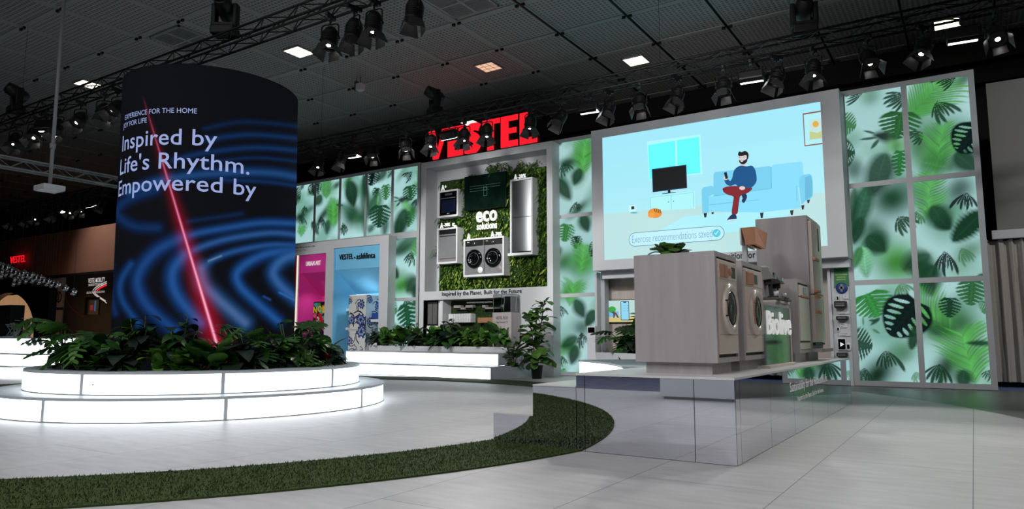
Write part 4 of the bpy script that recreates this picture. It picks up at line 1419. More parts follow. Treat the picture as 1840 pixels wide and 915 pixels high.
tray('moulded grey pulp tray with a short central notch', 815, 849, 549, 556, M['packing'], .38)
tray('moulded grey pulp tray with a long shallow notch', 866, 905, 548.5, 555, M['packing'], .16)
p, q_ = atY(806.5, 564.3, GY0 - .22), atY(846.5, 580, GY0 - .22)
t = thing('foam_block', 'ribbed white foam packing block in the portal recess', 'packaging', ((p.x + q_.x) / 2, GY0 - .2, q_.z), 0, 'packaging samples in the portal recess')
b = B()
for k in range(9):
    w = (q_.x - p.x) / 9
    b.box(p.x + k * w + .004, p.x + (k + 1) * w - .004, GY0 - .25, GY0 - .01, q_.z, p.z, 0, .02)
b.box(p.x, q_.x, GY0 - .2, GY0, q_.z + .01, p.z - .01, 0)
b.build('foam', M['packwhite'], t)
p, q_ = atY(858, 571, GY0 - .2), atY(886, 580, GY0 - .2)
t = thing('carton', 'flat brown carton beside the foam block in the portal recess', 'packaging', ((p.x + q_.x) / 2, GY0 - .2, q_.z), 0, 'packaging samples in the portal recess')
b = B(); b.box(p.x, q_.x, GY0 - .2, GY0 - .01, q_.z, p.z, 0, .006); b.build('carton_body', M['carton'], t)
b = B(); b.box(p.x, q_.x, GY0 - .203, GY0 - .199, (p.z + q_.z) / 2 - .012, (p.z + q_.z) / 2 + .012, 0); b.build('tape', M['copper'], t)
# -------------------------------------------- straight lit steps and planter
O = Vector((-9.95, 14.43, 0))
A1 = radians(176)
E1, E2 = Vector((cos(A1), sin(A1), 0)), Vector((sin(A1), -cos(A1), 0))


def loc(u, v, z): return O + E1 * u + E2 * v + Vector((0, 0, z))


def lbox(b, u0, u1, v0, v1, z0, z1, mi=0):
    c = [loc(u, v, z) for z in (z0, z1) for u, v in ((u0, v0), (u1, v0), (u1, v1), (u0, v1))]
    b.add(c, [(0, 1, 2, 3), (7, 6, 5, 4), (0, 4, 5, 1), (1, 5, 6, 2), (2, 6, 7, 3), (3, 7, 4, 0)], mi)


ST = .31
t = thing('lit_steps', 'straight pair of glowing white steps below the planter at the portal', 'steps', O)
b = B(); lbox(b, .01, 8.5, .0, .02, .01, ST - .03); b.build('light_riser', M['lamp'], t)
b = B(); lbox(b, .40, 6.3, .80, .82, ST + .01, 2 * ST - .03); b.build('light_riser', M['lamp'], t)
b = B(); lbox(b, -.005, 8.5, -.005, .82, ST - .03, ST); lbox(b, -.001, .01, .0, 2.0, 0, ST - .03); lbox(b, .389, .4, .8, 1.44, ST, 2 * ST - .03); b.build('tread', M['tread'], t)
b = B(); lbox(b, .385, 6.32, .795, 1.46, 2 * ST - .03, 2 * ST); lbox(b, 6.3, 6.32, .8, 2.0, ST, 2 * ST - .03); b.build('tread', M['white'], t)
b = B(); lbox(b, -.003, 8.5, -.003, .03, 0, .012); lbox(b, .387, 6.3, .797, .83, ST, ST + .012); b.build('base_rail', M['alu'], t)

PT = .775
t = thing('planter', 'long low white planter with a mirrored end in front of the portal', 'planter', loc(3, 1.44, 0))
PD = 2.02
b = B()
lbox(b, .56, 6.0, 1.44, 1.52, .60, PT); lbox(b, 5.92, 6.0, 1.5, PD, .60, PT); lbox(b, .56, 6.0, PD - .05, PD, .6, PT)
b.build('curb', M['white'], t)
b = B(); lbox(b, .55, .56, 1.44, PD, .0, PT); lbox(b, .551, 6.0, 1.45, 1.46, .0, .58); b.build('mirror_side', M['mirror'], t)
b = B(); lbox(b, .57, 5.95, 1.5, PD - .04, .58, PT - .04); b.build('soil', M['soil'], t)

bed = []
u = .8
k = 0
while u < 5.9:
    for v in (1.62, 1.86):
        uu = u + rnd.uniform(-.06, .06) + (.12 if v > 1.7 else 0)
        if uu > 5.85: continue
        if uu < 1.75 and v > 1.7: continue
        p = loc(uu, v + rnd.uniform(-.04, .04), PT - .045)
        kind = rnd.choice(['broad', 'tall', 'bright', 'broad', 'dark', 'fern', 'tall'] if v > 1.7 else ['broad', 'bright', 'broad', 'dark', 'bright'])
        bed.append((kind, plant(kind, p, rnd.uniform(0, 6.28), rnd.uniform(1.2, 1.8) * (.62 if kind == 'tall' else 1), 'plants in the long white planter')))
    u += .36
label_plants(bed, 'in the white planter')

# solar television on its wooden stand, under an acrylic cover
SYp = 16.10
p0, p1 = atY(885, 562, SYp), atY(918.5, 561, SYp)
zt = (p0.z + p1.z) / 2
yb = SYp + .44
t = thing('display_stand', 'pale oak stand lettered for a solar powered television behind the planter', 'stand', ((p0.x + p1.x) / 2, SYp, PT - .04))
b = B(); b.box(p0.x, p1.x, SYp, yb, PT - .042, zt, 0, .004); b.build('stand_body', M['wood'], t)
b = B()
lettering(b, 'VESTEL PICO', frY(SYp - .003), pxx(891, 574, SYp), pxx(912.5, 574, SYp), pz(902, 574, SYp), .075, .02)
lettering(b, 'Solar Powered TV', frY(SYp - .003), pxx(891, 580, SYp), pxx(912.5, 580, SYp), pz(902, 580.7, SYp), .05, .005)
b.build('lettering', M['ink'], t)
gz = pz(918, 528, SYp)
b = B()
for x in (p0.x + .02, p1.x - .02): b.box(x - .004, x + .004, SYp + .01, yb - .01, zt, gz, 0)
b.box(p0.x + .02, p1.x - .02, SYp + .01, SYp + .018, zt, gz, 0); b.box(p0.x + .02, p1.x - .02, SYp + .01, yb - .01, gz - .008, gz, 0)
tag(b.build('acrylic_cover', M['glass']), 'clear acrylic cover standing on the pale oak television stand', 'cover')
b = B()
for x in (p0.x + .02, p1.x - .02):
    for y in (SYp + .01, yb - .01): b.tube((x, y, zt), (x, y, gz), .006, 5)
e = b.build('cover_edge', M['midgrey']); e.parent = bpy.data.objects['acrylic_cover']
t = thing('solar_television', 'black television standing tilted inside the clear acrylic cover', 'television', ((p0.x + p1.x) / 2, SYp + .3, zt))
mx = Matrix.Translation((p1.x - .2, SYp + .24, zt)) @ Matrix.Rotation(radians(14), 4, 'Z') @ Matrix.Rotation(radians(-8), 4, 'X')
w2, th2 = .17, gz - zt - .05
b = B(); b.box(-w2, w2, -.015, .02, .03, th2, 0, .004, mx); b.build('panel', M['blackgloss'], t)
b = B(); b.box(-w2 * .4, w2 * .4, -.08, .1, .0, .012, 0, 0, mx); b.box(-.02, .02, -.01, .03, 0, .05, 0, 0, mx); b.build('stand_foot', M['black'], t)
b = B(); b.box(-w2 - .008, -w2, -.018, .02, .03, th2, 0, 0, mx); b.box(w2, w2 + .008, -.018, .02, .03, th2, 0, 0, mx); b.build('bezel', M['silver'], t)


# fiddle-leaf figs in black pots
def fig(name_label, x, y, h, n, seed, rp=.15, lk=1.0):
    r = random.Random(seed)
    t = thing('fiddle_leaf_fig', name_label, 'potted plant', (x, y, 0), 0, 'potted fig plants')
    b = B(); b.lathe([(.001, .0), (rp * .8, 0), (rp, .3), (rp * 1.04, .3), (rp * 1.04, .33), (rp * .93, .33), (rp * .9, .28), (.001, .28)], 28); b.build('pot', M['pot'], t, local=True)
    b = B(); b.lathe([(rp * .9, .285), (.001, .295)], 20); b.build('soil', M['soil'], t, local=True)
    s = B(); f = B()
    for k in range(3):
        pts = [(.03 * cos(k * 2.1), .03 * sin(k * 2.1), .28)]
        for j in range(1, 6):
            pts.append((.03 * cos(k * 2.1) * (1 + j) + r.uniform(-.02, .02), .03 * sin(k * 2.1) * (1 + j) + r.uniform(-.02, .02), .28 + (h - .4) * j / 5 * (1 - .12 * k)))
        s.path(pts, .012, 6)
        m = n // 3
        for j in range(m):
            q = .08 + .92 * j / (m - 1)
            i = min(4, int(q * 5)); fr_ = q * 5 - i
            p = Vector(pts[i]).lerp(Vector(pts[i + 1]), min(1, fr_))
            az = 2.4 * j + k * 2.1 + r.uniform(-.3, .3)
            el = radians(r.uniform(-15, 40) + 30 * q)
            d = dirv(az, el)
            s.tube(p, p + d * .07, .006, 5)
            blade(f, p + d * .07, d, lk * r.uniform(.28, .42) * (1.05 - .2 * q), lk * r.uniform(.135, .18), r.uniform(.15, .8), r.choice([0, 0, 1]), 8, 'fig', .12, r.uniform(-.4, .4))
    s.build('trunk', M['bark'], t, local=True)
    f.build('foliage', [M['leafE'], M['leafA']], t, local=True)
    return t


fig('tall fiddle-leaf fig in a black pot standing in front of the narrow light wall', -9.25, 15.45, 2.0, 120, 4)
fig('short fiddle-leaf fig in a black pot at the mirrored planter corner', -10.05, 15.62, 1.05, 42, 9, .14, .72)

# --------------------------------------------------- the coloured niche wall
NY = 16.6


def n3(x, y): return 525 + x / 3.978, 420 + y / 3.978


zn = pz(*n3(690, 8), NY)
xr_ = pxx(*n3(690, 60), NY)
bl = (pxx(*n3(297, 150), NY), pxx(*n3(625, 150), NY), pz(*n3(460, 90), NY))
mg = (pxx(*n3(48, 200), NY), pxx(*n3(241, 200), NY), pz(*n3(145, 147), NY))
rd = (mg[0] - .12 - (mg[1] - mg[0]), mg[0] - .12, mg[2])
x_l = rd[0] - .5
base = .3
t = thing('niche_display', 'white wall with red, magenta and blue alcoves beside the moss portal', 'display wall', ((x_l + xr_) / 2, NY, 0))
b = B()
D = 1.1
b.box(x_l, rd[0], NY, NY + D, 0, zn); b.box(rd[1], mg[0], NY, NY + D, 0, zn); b.box(mg[1], bl[0], NY, NY + D, 0, zn); b.box(bl[1], xr_, NY, NY + .35, 0, zn); b.box(bl[1], bl[1] + .06, NY + .3, NY + D, 0, zn)
for q in (rd, mg, bl):
    b.box(q[0], q[1], NY, NY + D, q[2], zn); b.box(q[0], q[1], NY, NY + D, 0, base)
b.build('frame', M['white'], t)
for q, m, hz in ((rd, M['crimson'], .62), (mg, M['magenta'], .62), (bl, M['sky'], .72)):
    b = B()
    e = .012
    b.box(q[0] - .0, q[0] + e, NY + .03, NY + D, base, q[2]); b.box(q[1] - e, q[1], NY + .03, NY + D, base, q[2]); b.box(q[0], q[1], NY + D - .02, NY + D, base, q[2])
    # sloping hood above the alcove
    zl = q[2] - hz
    b.quad((q[0] + e, NY + .06, q[2]), (q[1] - e, NY + .06, q[2]), (q[1] - e, NY + .10, zl), (q[0] + e, NY + .10, zl))
    b.quad((q[0] + e, NY + .10, zl), (q[1] - e, NY + .10, zl), (q[1] - e, NY + D - .02, zl - .75), (q[0] + e, NY + D - .02, zl - .75))
    b.build('alcove_lining', m, t)
xg0, xg1, zg = pxx(*n3(505, 430), NY + 1.0), bl[1] - .02, pz(*n3(560, 385), NY + 1.0)
b = B(); b.box(xg0, xg1, NY + D - .04, NY + D - .021, zg - .06, zg); b.box(xg1 - .05, xg1, NY + D - .04, NY + D - .021, base, zg); b.build('cove_light', M['coveglow'], t)
b = B()
lettering(b, 'VESTEL', frY(NY + .045), pxx(*n3(337, 180), NY + .05), pxx(*n3(436, 180), NY + .05), pz(*n3(385, 183), NY + .05), .17, .010, .012)
lettering(b, 'x', frY(NY + .045), pxx(*n3(444, 172), NY + .05), pxx(*n3(453, 172), NY + .05), pz(*n3(448, 176), NY + .05), .07, .01, .02)
lettering(b, 'aslıfılinta', frY(NY + .045), pxx(*n3(460, 180), NY + .05), pxx(*n3(593, 180), NY + .05), pz(*n3(525, 178), NY + .05), .19, .004, .012)
b.build('lettering', M['ink'], t)['label'] = 'black lettering over the blue alcove'
b = B(); lettering(b, 'URBAN ART', frY(NY + .045), pxx(*n3(100, 225), NY + .05), pxx(*n3(205, 225), NY + .05), pz(*n3(152, 227), NY + .05), .15, .008, .012); b.build('lettering', M['whiteletter'], t)['label'] = 'white lettering over the magenta alcove'
b = B()
xa, xb = pxx(*n3(18, 100), NY), pxx(*n3(165, 100), NY)
lettering(b, 'Modern Home, Elegance for Life.', frY(NY - .003), xa - .45 * (xb - xa), xb, pz(*n3(92, 100), NY), .055, .02)
lettering(b, 'Design by Vestel Range', frY(NY - .003), xa, pxx(*n3(102, 120), NY), pz(*n3(60, 123), NY), .035, .005)
b.build('lettering', M['ink'], t)['label'] = 'small black slogan on the white wall'
b = B(); b.box(rd[1] + .03, mg[0] - .02, NY - .012, NY, base, rd[2]); b.build('edge_light', glow((250, 230, 210)), t)

# printed china-blue fridge
FY = NY + .25
f0, f1 = pxx(*n3(403, 600), FY), pxx(*n3(524, 600), FY)
fzt, fzb = pz(*n3(460, 436), FY), base
fd = .72
t = thing('patterned_fridge', 'white retro fridge printed with blue china flowers in the blue alcove', 'fridge', ((f0 + f1) / 2, FY, base))
b = B(); b.box(f0, f1, FY + .05, FY + fd, fzb + .02, fzt, 0, .03); b.build('body', M['porcelain'], t)
zsp = pz(*n3(460, 688), FY)
d1 = B(); d1.box(f0, f1, FY, FY + .048, zsp + .006, fzt - .005, 0, .015); d1 = d1.build('door', M['porcelain'], t)
d2 = B(); d2.box(f0, f1, FY, FY + .048, fzb + .05, zsp - .006, 0, .015); d2 = d2.build('door', M['porcelain'], t)
b = B(); b.box(f0 + .05, f0 + .07, FY - .03, FY + .0, zsp + .05, zsp + .32, 0, .005); b.build('handle', M['chrome'], d1)
b = B(); b.box(f0 + .05, f0 + .07, FY - .03, FY + .0, zsp - .28, zsp - .05, 0, .005); b.build('handle', M['chrome'], d2)
b = B(); lettering(b, 'VESTEL', frY(FY - .003), (f0 + f1) / 2 - .06, (f0 + f1) / 2 + .06, fzt - .16, .022, .01); b.build('logo', M['silver'], d1)


def flower(b, fr, u, v, r, seed, um=(-9e9, 9e9), vm=(-9e9, 9e9)):
    q = random.Random(seed)
    cl = lambda p: (min(um[1], max(um[0], p[0])), min(vm[1], max(vm[0], p[1])))
    npet = q.choice([7, 8, 9])
    ph = q.uniform(0, 6)
    for k, (rr, mi) in enumerate(((1.0, 1), (.86, 0), (.55, 2), (.42, 0), (.2, 1))):
        pts = []
        for i in range(54):
            a = 2 * pi * i / 54
            x = r * rr * (1 + .2 * sin(npet * a + ph) + .1 * sin(3 * a + ph))
            pts.append(cl((u + x * cos(a), v + x * sin(a))))
        o = [fr(px_, pz_, .0015 + .0012 * k) for px_, pz_ in pts]
        c = cl((u, v))
        b.add([fr(c[0], c[1], .0015 + .0012 * k)] + o, [(0, 1 + i, 1 + (i + 1) % 54) for i in range(54)], mi)
    for k in range(3):           # curling stems
        a = q.uniform(0, 6.28)
        pts = [cl((u + cos(a + .5 * s_) * r * (1 + .35 * s_), v + sin(a + .5 * s_) * r * (1 + .35 * s_))) for s_ in range(4)]
        for p, w in zip(pts[:-1], pts[1:]):
            nx, ny = -(w[1] - p[1]), w[0] - p[0]
            l = hypot(nx, ny) + 1e-9
            nx, ny = nx / l * r * .1, ny / l * r * .1
            b.quad(fr(p[0] - nx, p[1] - ny, .001), fr(w[0] - nx, w[1] - ny, .001), fr(w[0] + nx, w[1] + ny, .001), fr(p[0] + nx, p[1] + ny, .001), 1)


CH = [M['china'], M['chinadark'], M['porcelain']]
b = B()
for i, (x, y, r) in enumerate(((495, 505, .14), (425, 620, .13), (490, 615, .19), (495, 700, .2), (525, 700, .1), (410, 765, .13), (440, 850, .12), (490, 850, .1), (415, 485, .08), (405, 855, .08))):
    p = atY(*n3(x, y), FY)
    flower(b, frY(FY - .001), p.x, p.z, r, i, (f0 + .004, f1 - .004), (fzb + .06, fzt - .02))
b.build('pattern', CH, t)
b = B()
for i, (y, z, r) in enumerate(((.2, 1.35, .13), (.5, 1.45, .15), (.62, .9, .12), (.15, .75, .14), (.55, 1.9, .12), (.2, 2.1, .1), (.3, .35, .1))):
    flower(b, lambda u, v, w: (f1 + w + .001, FY + u, v), y, fzb + z * (fzt - fzb) / 2.3, r, i + 30, (.06, fd - .03), (fzb + .06, fzt - .02))
b.build('pattern', CH, t)

# shelves and small appliances of the blue alcove
SB = NY + D - .03


def kettle(x, y, z, label, k=1.0, dark=True):
    t = thing('kettle', label, 'kettle', (x, y, z), rnd.uniform(-.3, .3) + .6, 'patterned kettles in the blue alcove')
    b = B(); b.lathe([(.001, 0), (.10 * k, 0), (.105 * k, .03 * k), (.1 * k, .06 * k), (.085 * k, .16 * k), (.06 * k, .21 * k), (.02 * k, .235 * k), (.012 * k, .25 * k), (.02 * k, .262 * k), (.001, .272 * k)], 24); b.build('body', M['china'], t, local=True)
    b = B(); b.lathe([(.107 * k, 0), (.111 * k, .02 * k), (.107 * k, .04 * k)], 24); b.build('base', M['chrome'], t, local=True)
    b = B(); b.path([(.07 * k, 0, .17 * k), (.13 * k, 0, .24 * k), (.1 * k, 0, .31 * k), (0, 0, .33 * k), (-.08 * k, 0, .28 * k), (-.09 * k, 0, .2 * k)], .012 * k, 6); b.build('handle', M['chinadark'], t, local=True)
    b = B(); b.tube((-.08 * k, 0, .1 * k), (-.16 * k, 0, .19 * k), .022 * k, 8, .012 * k); b.build('spout', M['china'], t, local=True)


for i, (xa, xb, yt, yb_) in enumerate(((326, 415, 536, 550), (320, 412, 670, 684))):
    y0s = NY + .62
    p, q = atY(*n3(xa, yt), y0s), atY(*n3(xb, yb_), y0s)
    zt_s = pz(*n3(365, yt + 1), y0s)
    t = thing('alcove_shelf', ('upper', 'lower')[i] + ' white shelf at the left of the patterned fridge', 'shelf', ((p.x + f0) / 2, y0s, zt_s - .09))
    b = B(); b.box(p.x, f0 + .22, y0s, SB, zt_s - .09, zt_s, 0, .004); b.build('board', M['whitegloss'], t)
    b = B(); b.box(p.x + .1, p.x + .16, SB - .02, SB + .02, zt_s - .16, zt_s - .09); b.build('bracket', M['white'], t)
    px_ = pxx(*n3(385, yt), y0s + .15)
    kettle(px_, y0s + .17, zt_s, 'blue patterned kettle on the %s shelf left of the fridge' % ('upper', 'lower')[i], .98)
for i, (yt, lab) in enumerate(((612, 'white shelf right of the patterned fridge, lit from behind'), (748, 'white ledge low at the right of the patterned fridge'))):
    y0s = NY + .45
    xa, xb = f1 + .03, bl[1] - .02
    zt_s = pz(*n3(585, yt), y0s)
    t = thing('alcove_shelf', lab, 'shelf', ((xa + xb) / 2, y0s, zt_s - .09))
    b = B(); b.box(xa, xb, y0s, SB, zt_s - .09 if i == 0 else base, zt_s, 0, .004); b.build('board', M['whitegloss'], t)
    b = B(); b.box(xb - .02, xb, y0s + .05, SB - .05, zt_s - .14, zt_s - .09); b.build('bracket', M['white'], t)
    tx = pxx(*n3(592, yt - 20), y0s + .12)
    t = thing('toaster', 'blue patterned toaster on the %s right of the fridge' % ('shelf', 'low ledge')[i], 'toaster', (tx, y0s + .16, zt_s))
    b = B(); b.box(-.13, .13, -.09, .09, .015, .21, 0, .035); b.build('body', M['china'], t, local=True)
    b = B(); b.box(-.1, .1, -.045, -.015, .205, .214); b.box(-.1, .1, .015, .045, .205, .214); b.build('slot', M['black'], t, local=True)
    b = B(); b.box(-.135, -.125, -.03, .03, .1, .13); b.build('lever', M['chrome'], t, local=True)
    b = B(); b.box(-.12, .12, -.08, .08, 0, .016); b.build('base', M['chinadark'], t, local=True)

# comic-printed appliances in the magenta and red alcoves
def comic(label, q, zt, word, seed):
    r = random.Random(seed)
    x0, x1 = q[0] + .32 * (q[1] - q[0]), q[1] - .03
    y0 = NY + .35
    t = thing('comic_print_appliance', label, 'appliance', ((x0 + x1) / 2, y0, base))
    b = B(); b.box(x0, x1, y0, y0 + .6, base + .02, zt, 0, .02); b.build('body', M['black'], t)
    b = B(); b.box(x0 + .005, x1 - .005, y0 - .02, y0, base + .06, zt - .02, 0, .006); dr = b.build('door', M['black'], t)
    cols = [M['crimson'], M['magenta'], mat('comic_yellow', (236, 206, 40), .4), mat('comic_teal', (70, 170, 170), .4), mat('comic_green', (70, 150, 60), .4), M['porcelain'], mat('comic_orange', (228, 120, 30), .4)]
    g = B()
    for k in range(40):
        cx_, cz_ = r.uniform(x0 + .06, x1 - .06), r.uniform(base + .1, zt - .08)
        n_ = r.randint(4, 8)
        ph = r.uniform(0, 6)
        rr = r.uniform(.05, .13)
        pts = []
        for i in range(n_):
            a = ph + 2 * pi * i / n_
            k_ = rr * r.uniform(.4, 1.1)
            pts.append((min(x1 - .02, max(x0 + .02, cx_ + k_ * cos(a) * 1.3)), min(zt - .03, max(base + .08, cz_ + k_ * sin(a)))))
        g.add([(u, y0 - .022 - .0002 * k, v) for u, v in pts], [list(range(n_))], r.choice([0, 1, 3, 4, 5, 6]))
    g.build('pattern', cols, dr)
    if word:
        g = B()
        for i, ch in enumerate(word):
            w = (x1 - x0) / len(word)
            lettering(g, ch, frY(y0 - .032), x0 + w * (i + .08), x0 + w * (i + .95), zt - .38 + .03 * (i % 2), .2, .05)
        g.build('lettering', cols[2], dr)
    return t


comic('comic-printed black appliance with yellow letters in the magenta alcove', mg, pz(*n3(170, 487), NY + .35), 'NOIS', 3)
comic('comic-printed black appliance in the red alcove', rd, pz(*n3(20, 520), NY + .35), '', 4)
# -------------------------------------------------------- the big LED screen
def clear_mat(name, tint, ior=1.22):
    m = bpy.data.materials.new(name); m.use_nodes = True
    nt = m.node_tree; N, L = nt.nodes, nt.links
    for n_ in list(N): N.remove(n_)
    o = N.new('ShaderNodeOutputMaterial'); mx = N.new('ShaderNodeMixShader'); tr = N.new('ShaderNodeBsdfTransparent'); gl = N.new('ShaderNodeBsdfGlossy')
    fr = N.new('ShaderNodeFresnel'); fr.inputs['IOR'].default_value = ior
    tr.inputs['Color'].default_value = lin(tint) + (1,); gl.inputs['Roughness'].default_value = .02
    ml = N.new('ShaderNodeMath'); ml.operation = 'MULTIPLY'; ml.inputs[1].default_value = .5; L.new(fr.outputs[0], ml.inputs[0]); L.new(ml.outputs[0], mx.inputs[0]); L.new(tr.outputs[0], mx.inputs[1]); L.new(gl.outputs[0], mx.inputs[2]); L.new(mx.outputs[0], o.inputs['Surface'])
    return m


M['acrylic'] = clear_mat('clear_acrylic_sheet', (238, 242, 242))
bpy.data.objects['acrylic_cover'].data.materials[0] = M['acrylic']

FYs = 16.35
fx0, fx1 = atY(1062, 236, FYs).x, atY(1507, 160, FYs).x
fz0, fz1 = atY(1066, 486.7, FYs).z, atY(1062, 236, FYs).z
sx0, sx1 = atY(1082.5, 300, FYs).x, atY(1480, 300, FYs).x
sz0, sz1 = atY(1086.7, 467.5, FYs).z, atY(1082, 247.5, FYs).z
t = thing('led_video_wall', 'huge video screen showing a cartoon living room in a grey surround', 'screen', ((fx0 + fx1) / 2, FYs, fz0))
b = B()
b.box(fx0, sx0, FYs, 17.3, fz0, fz1); b.box(sx1, fx1, FYs, 17.3, fz0, fz1); b.box(sx0, sx1, FYs, 17.3, sz1, fz1); b.box(sx0, sx1, FYs, 17.3, fz0, sz0)
b.build('surround', M['frame'], t)
b = B(); lettering(b, 'Intuition for', frY(FYs - .003), pxx(1292.5, 463, FYs), pxx(1357.7, 463, FYs), pz(1330, 465, FYs), .155, .01, .012); b.build('lettering', M['ink'], t)


def qs(x, y):
    p = atY(1040 + x / 2.614, 150 + y / 2.614, FYs)
    return (min(sx1, max(sx0, p.x)), p.z)


scr = B(); scols = []; smats = []; layer = [0]


def round_poly(p, n=4):
    q = []
    m_ = len(p)
    for i in range(m_):
        p0, p1, p2, p3 = p[i - 1], p[i], p[(i + 1) % m_], p[(i + 2) % m_]
        for j in range(n):
            s_ = j / n
            q.append(tuple(.5 * (2 * p1[d] + (p2[d] - p0[d]) * s_ + (2 * p0[d] - 5 * p1[d] + 4 * p2[d] - p3[d]) * s_ ** 2 + (3 * p1[d] - p0[d] - 3 * p2[d] + p3[d]) * s_ ** 3) for d in (0, 1)))
    return q


def paint(poly, col, world=False, soft=False):
    if soft: poly = round_poly(poly)
    if col not in scols:
        scols.append(col); smats.append(glow(col))
    layer[0] += 1
    yy = FYs + .03 - .0006 * layer[0]
    pts = poly if world else [qs(x, y) for x, y in poly]
    scr.add([(x, yy, z) for x, z in pts], [list(range(len(pts)))], scols.index(col))


def ell(cx, cy, rx, ry, n=24, a0=0, a1=2 * pi):
    return [(cx + rx * cos(a0 + (a1 - a0) * i / n), cy + ry * sin(a0 + (a1 - a0) * i / n)) for i in range(n)]


nb = 9
for i in range(nb):                      # wall of the drawn room
    z0_, z1_ = sz0 + (sz1 - sz0) * i / nb, sz0 + (sz1 - sz0) * (i + 1) / nb
    c = tuple(int(p + (q - p) * i / (nb - 1)) for p, q in zip((178, 238, 244), (164, 234, 252)))
    paint([(sx0, z0_), (sx1, z0_), (sx1, z1_), (sx0, z1_)], c, True)
paint([(110, 612), (575, 572), (1180, 508), (1180, 780), (110, 840)], (186, 226, 226))
paint([(380, 690), (495, 624), (1000, 578), (960, 668), (700, 700)], (172, 240, 250))
paint([(318, 272), (570, 238), (580, 425), (328, 452)], (178, 248, 254))
paint([(324, 289), (450, 268), (455, 434), (331, 449)], (104, 255, 255)); paint([(459, 266), (563, 250), (570, 419), (463, 432)], (104, 255, 255))
paint([(330, 528), (543, 505), (546, 586), (336, 600)], (176, 246, 250))
for a_, c_ in (((334, 534), (432, 523)), ((432, 523), (538, 511))): paint([(a_[0], a_[1]), (c_[0], c_[1]), (c_[0], c_[1] + 1.5), (a_[0], a_[1] + 1.5)], (120, 196, 214))
paint([(431, 523), (433, 523), (434, 591), (432, 591)], (120, 196, 214)); paint([(536, 511), (538, 511), (540, 582), (538, 582)], (120, 196, 214)); paint([(333, 534), (335, 534), (338, 596), (336, 596)], (120, 196, 214))
paint(ell(420, 556, 3, 3, 10), (90, 150, 170)); paint(ell(444, 553, 3, 3, 10), (90, 150, 170))
paint([(342, 402), (504, 381), (508, 491), (346, 511)], (26, 48, 84)); paint([(346, 406), (500, 386), (504, 487), (350, 506)], (16, 18, 22))
paint([(417, 502), (429, 500), (430, 512), (455, 510), (455, 513), (390, 519), (391, 516), (417, 513)], (20, 26, 40))
paint([(235, 574), (264, 570), (266, 606), (238, 610)], (206, 250, 252)); paint([(245, 578), (259, 576), (260, 590), (246, 592)], (24, 30, 44)); paint(ell(258, 607, 18, 5, 16), (110, 190, 206))
paint(ell(357, 609, 33, 23, 24), (232, 146, 44)); paint(ell(340, 619, 17, 12, 18), (238, 158, 60)); paint([(325, 612), (327, 600), (335, 608)], (232, 146, 44)); paint([(345, 608), (352, 600), (353, 612)], (232, 146, 44))
for k in range(4): paint([(352 + 9 * k, 588 + k), (356 + 9 * k, 588 + k), (360 + 8 * k, 604 + k * 2), (357 + 8 * k, 604 + 2 * k)], (70, 48, 30))
SO, SO2, SO3 = (136, 222, 252), (120, 208, 240), (100, 186, 222)
paint([(632, 426), (640, 416), (895, 388), (905, 394), (905, 492), (632, 530)], SO2); paint([(905, 392), (912, 382), (1042, 366), (1052, 376), (1058, 486), (905, 494)], SO)
paint([(576, 500), (586, 488), (622, 480), (633, 486), (633, 520), (612, 532), (612, 606), (580, 610)], SO2); paint([(610, 532), (1028, 474), (1040, 560), (1045, 585), (850, 606), (610, 602)], SO)
paint([(1036, 446), (1076, 426), (1092, 432), (1098, 460), (1097, 530), (1060, 556), (1044, 560)], SO2, soft=True); paint([(1062, 440), (1090, 432), (1097, 460), (1096, 528), (1064, 550)], SO3)
for p in (((903, 392), (905, 392), (906, 492), (904, 492)), ((632, 528), (905, 492), (905, 494), (632, 530)), ((610, 570), (845, 545), (845, 547), (610, 572)), ((1022, 480), (1024, 480), (1026, 555), (1024, 555))): paint(p, (88, 170, 208))
for p in (((586, 610), (602, 608), (599, 629), (590, 630)), ((622, 606), (635, 604), (632, 614), (625, 614)), ((851, 608), (868, 606), (864, 632), (855, 633)), ((992, 597), (1009, 595), (1005, 618), (996, 619)), ((1045, 573), (1060, 571), (1056, 592), (1048, 593)), ((1072, 548), (1086, 546), (1082, 562), (1075, 563))): paint(p, (30, 34, 44))
# seated man with a telephone
paint([(757, 375), (783, 372), (785, 392), (762, 394)], (226, 206, 206))
paint([(678, 492), (700, 484), (745, 482), (810, 488), (806, 506), (775, 524), (758, 532), (750, 580), (744, 612), (719, 613), (724, 560), (726, 532), (702, 524), (682, 512), (676, 500)], (128, 26, 36), soft=True)
paint([(738, 398), (762, 386), (788, 390), (812, 386), (828, 404), (835, 436), (834, 462), (818, 484), (800, 492), (775, 486), (748, 484), (736, 474), (712, 482), (692, 472), (684, 452), (700, 450), (712, 458), (722, 440), (726, 418)], (0, 82, 138), soft=True)
paint([(752, 338), (790, 334), (793, 358), (786, 376), (768, 380), (755, 374)], (236, 220, 218), soft=True)
paint([(748, 332), (754, 320), (766, 323), (780, 317), (795, 326), (798, 342), (794, 356), (789, 352), (787, 338), (768, 341), (752, 341)], (14, 18, 28), soft=True); paint([(753, 360), (762, 364), (776, 362), (786, 356), (792, 350), (790, 368), (778, 379), (764, 379), (755, 371)], (14, 18, 28), soft=True); paint(ell(766, 367, 6, 2, 10), (236, 220, 218))
for cx_ in (759, 775): paint(ell(cx_, 355, 6.5, 5.5, 14), (70, 110, 150)); paint(ell(cx_, 355, 5.4, 4.5, 14), (206, 236, 246)); paint(ell(cx_, 355, 1.2, 1.4, 8), (30, 40, 60))
paint([(750, 346), (762, 347), (762, 349), (750, 348)], (14, 18, 28)); paint([(770, 346), (784, 344), (784, 346), (770, 348)], (14, 18, 28))
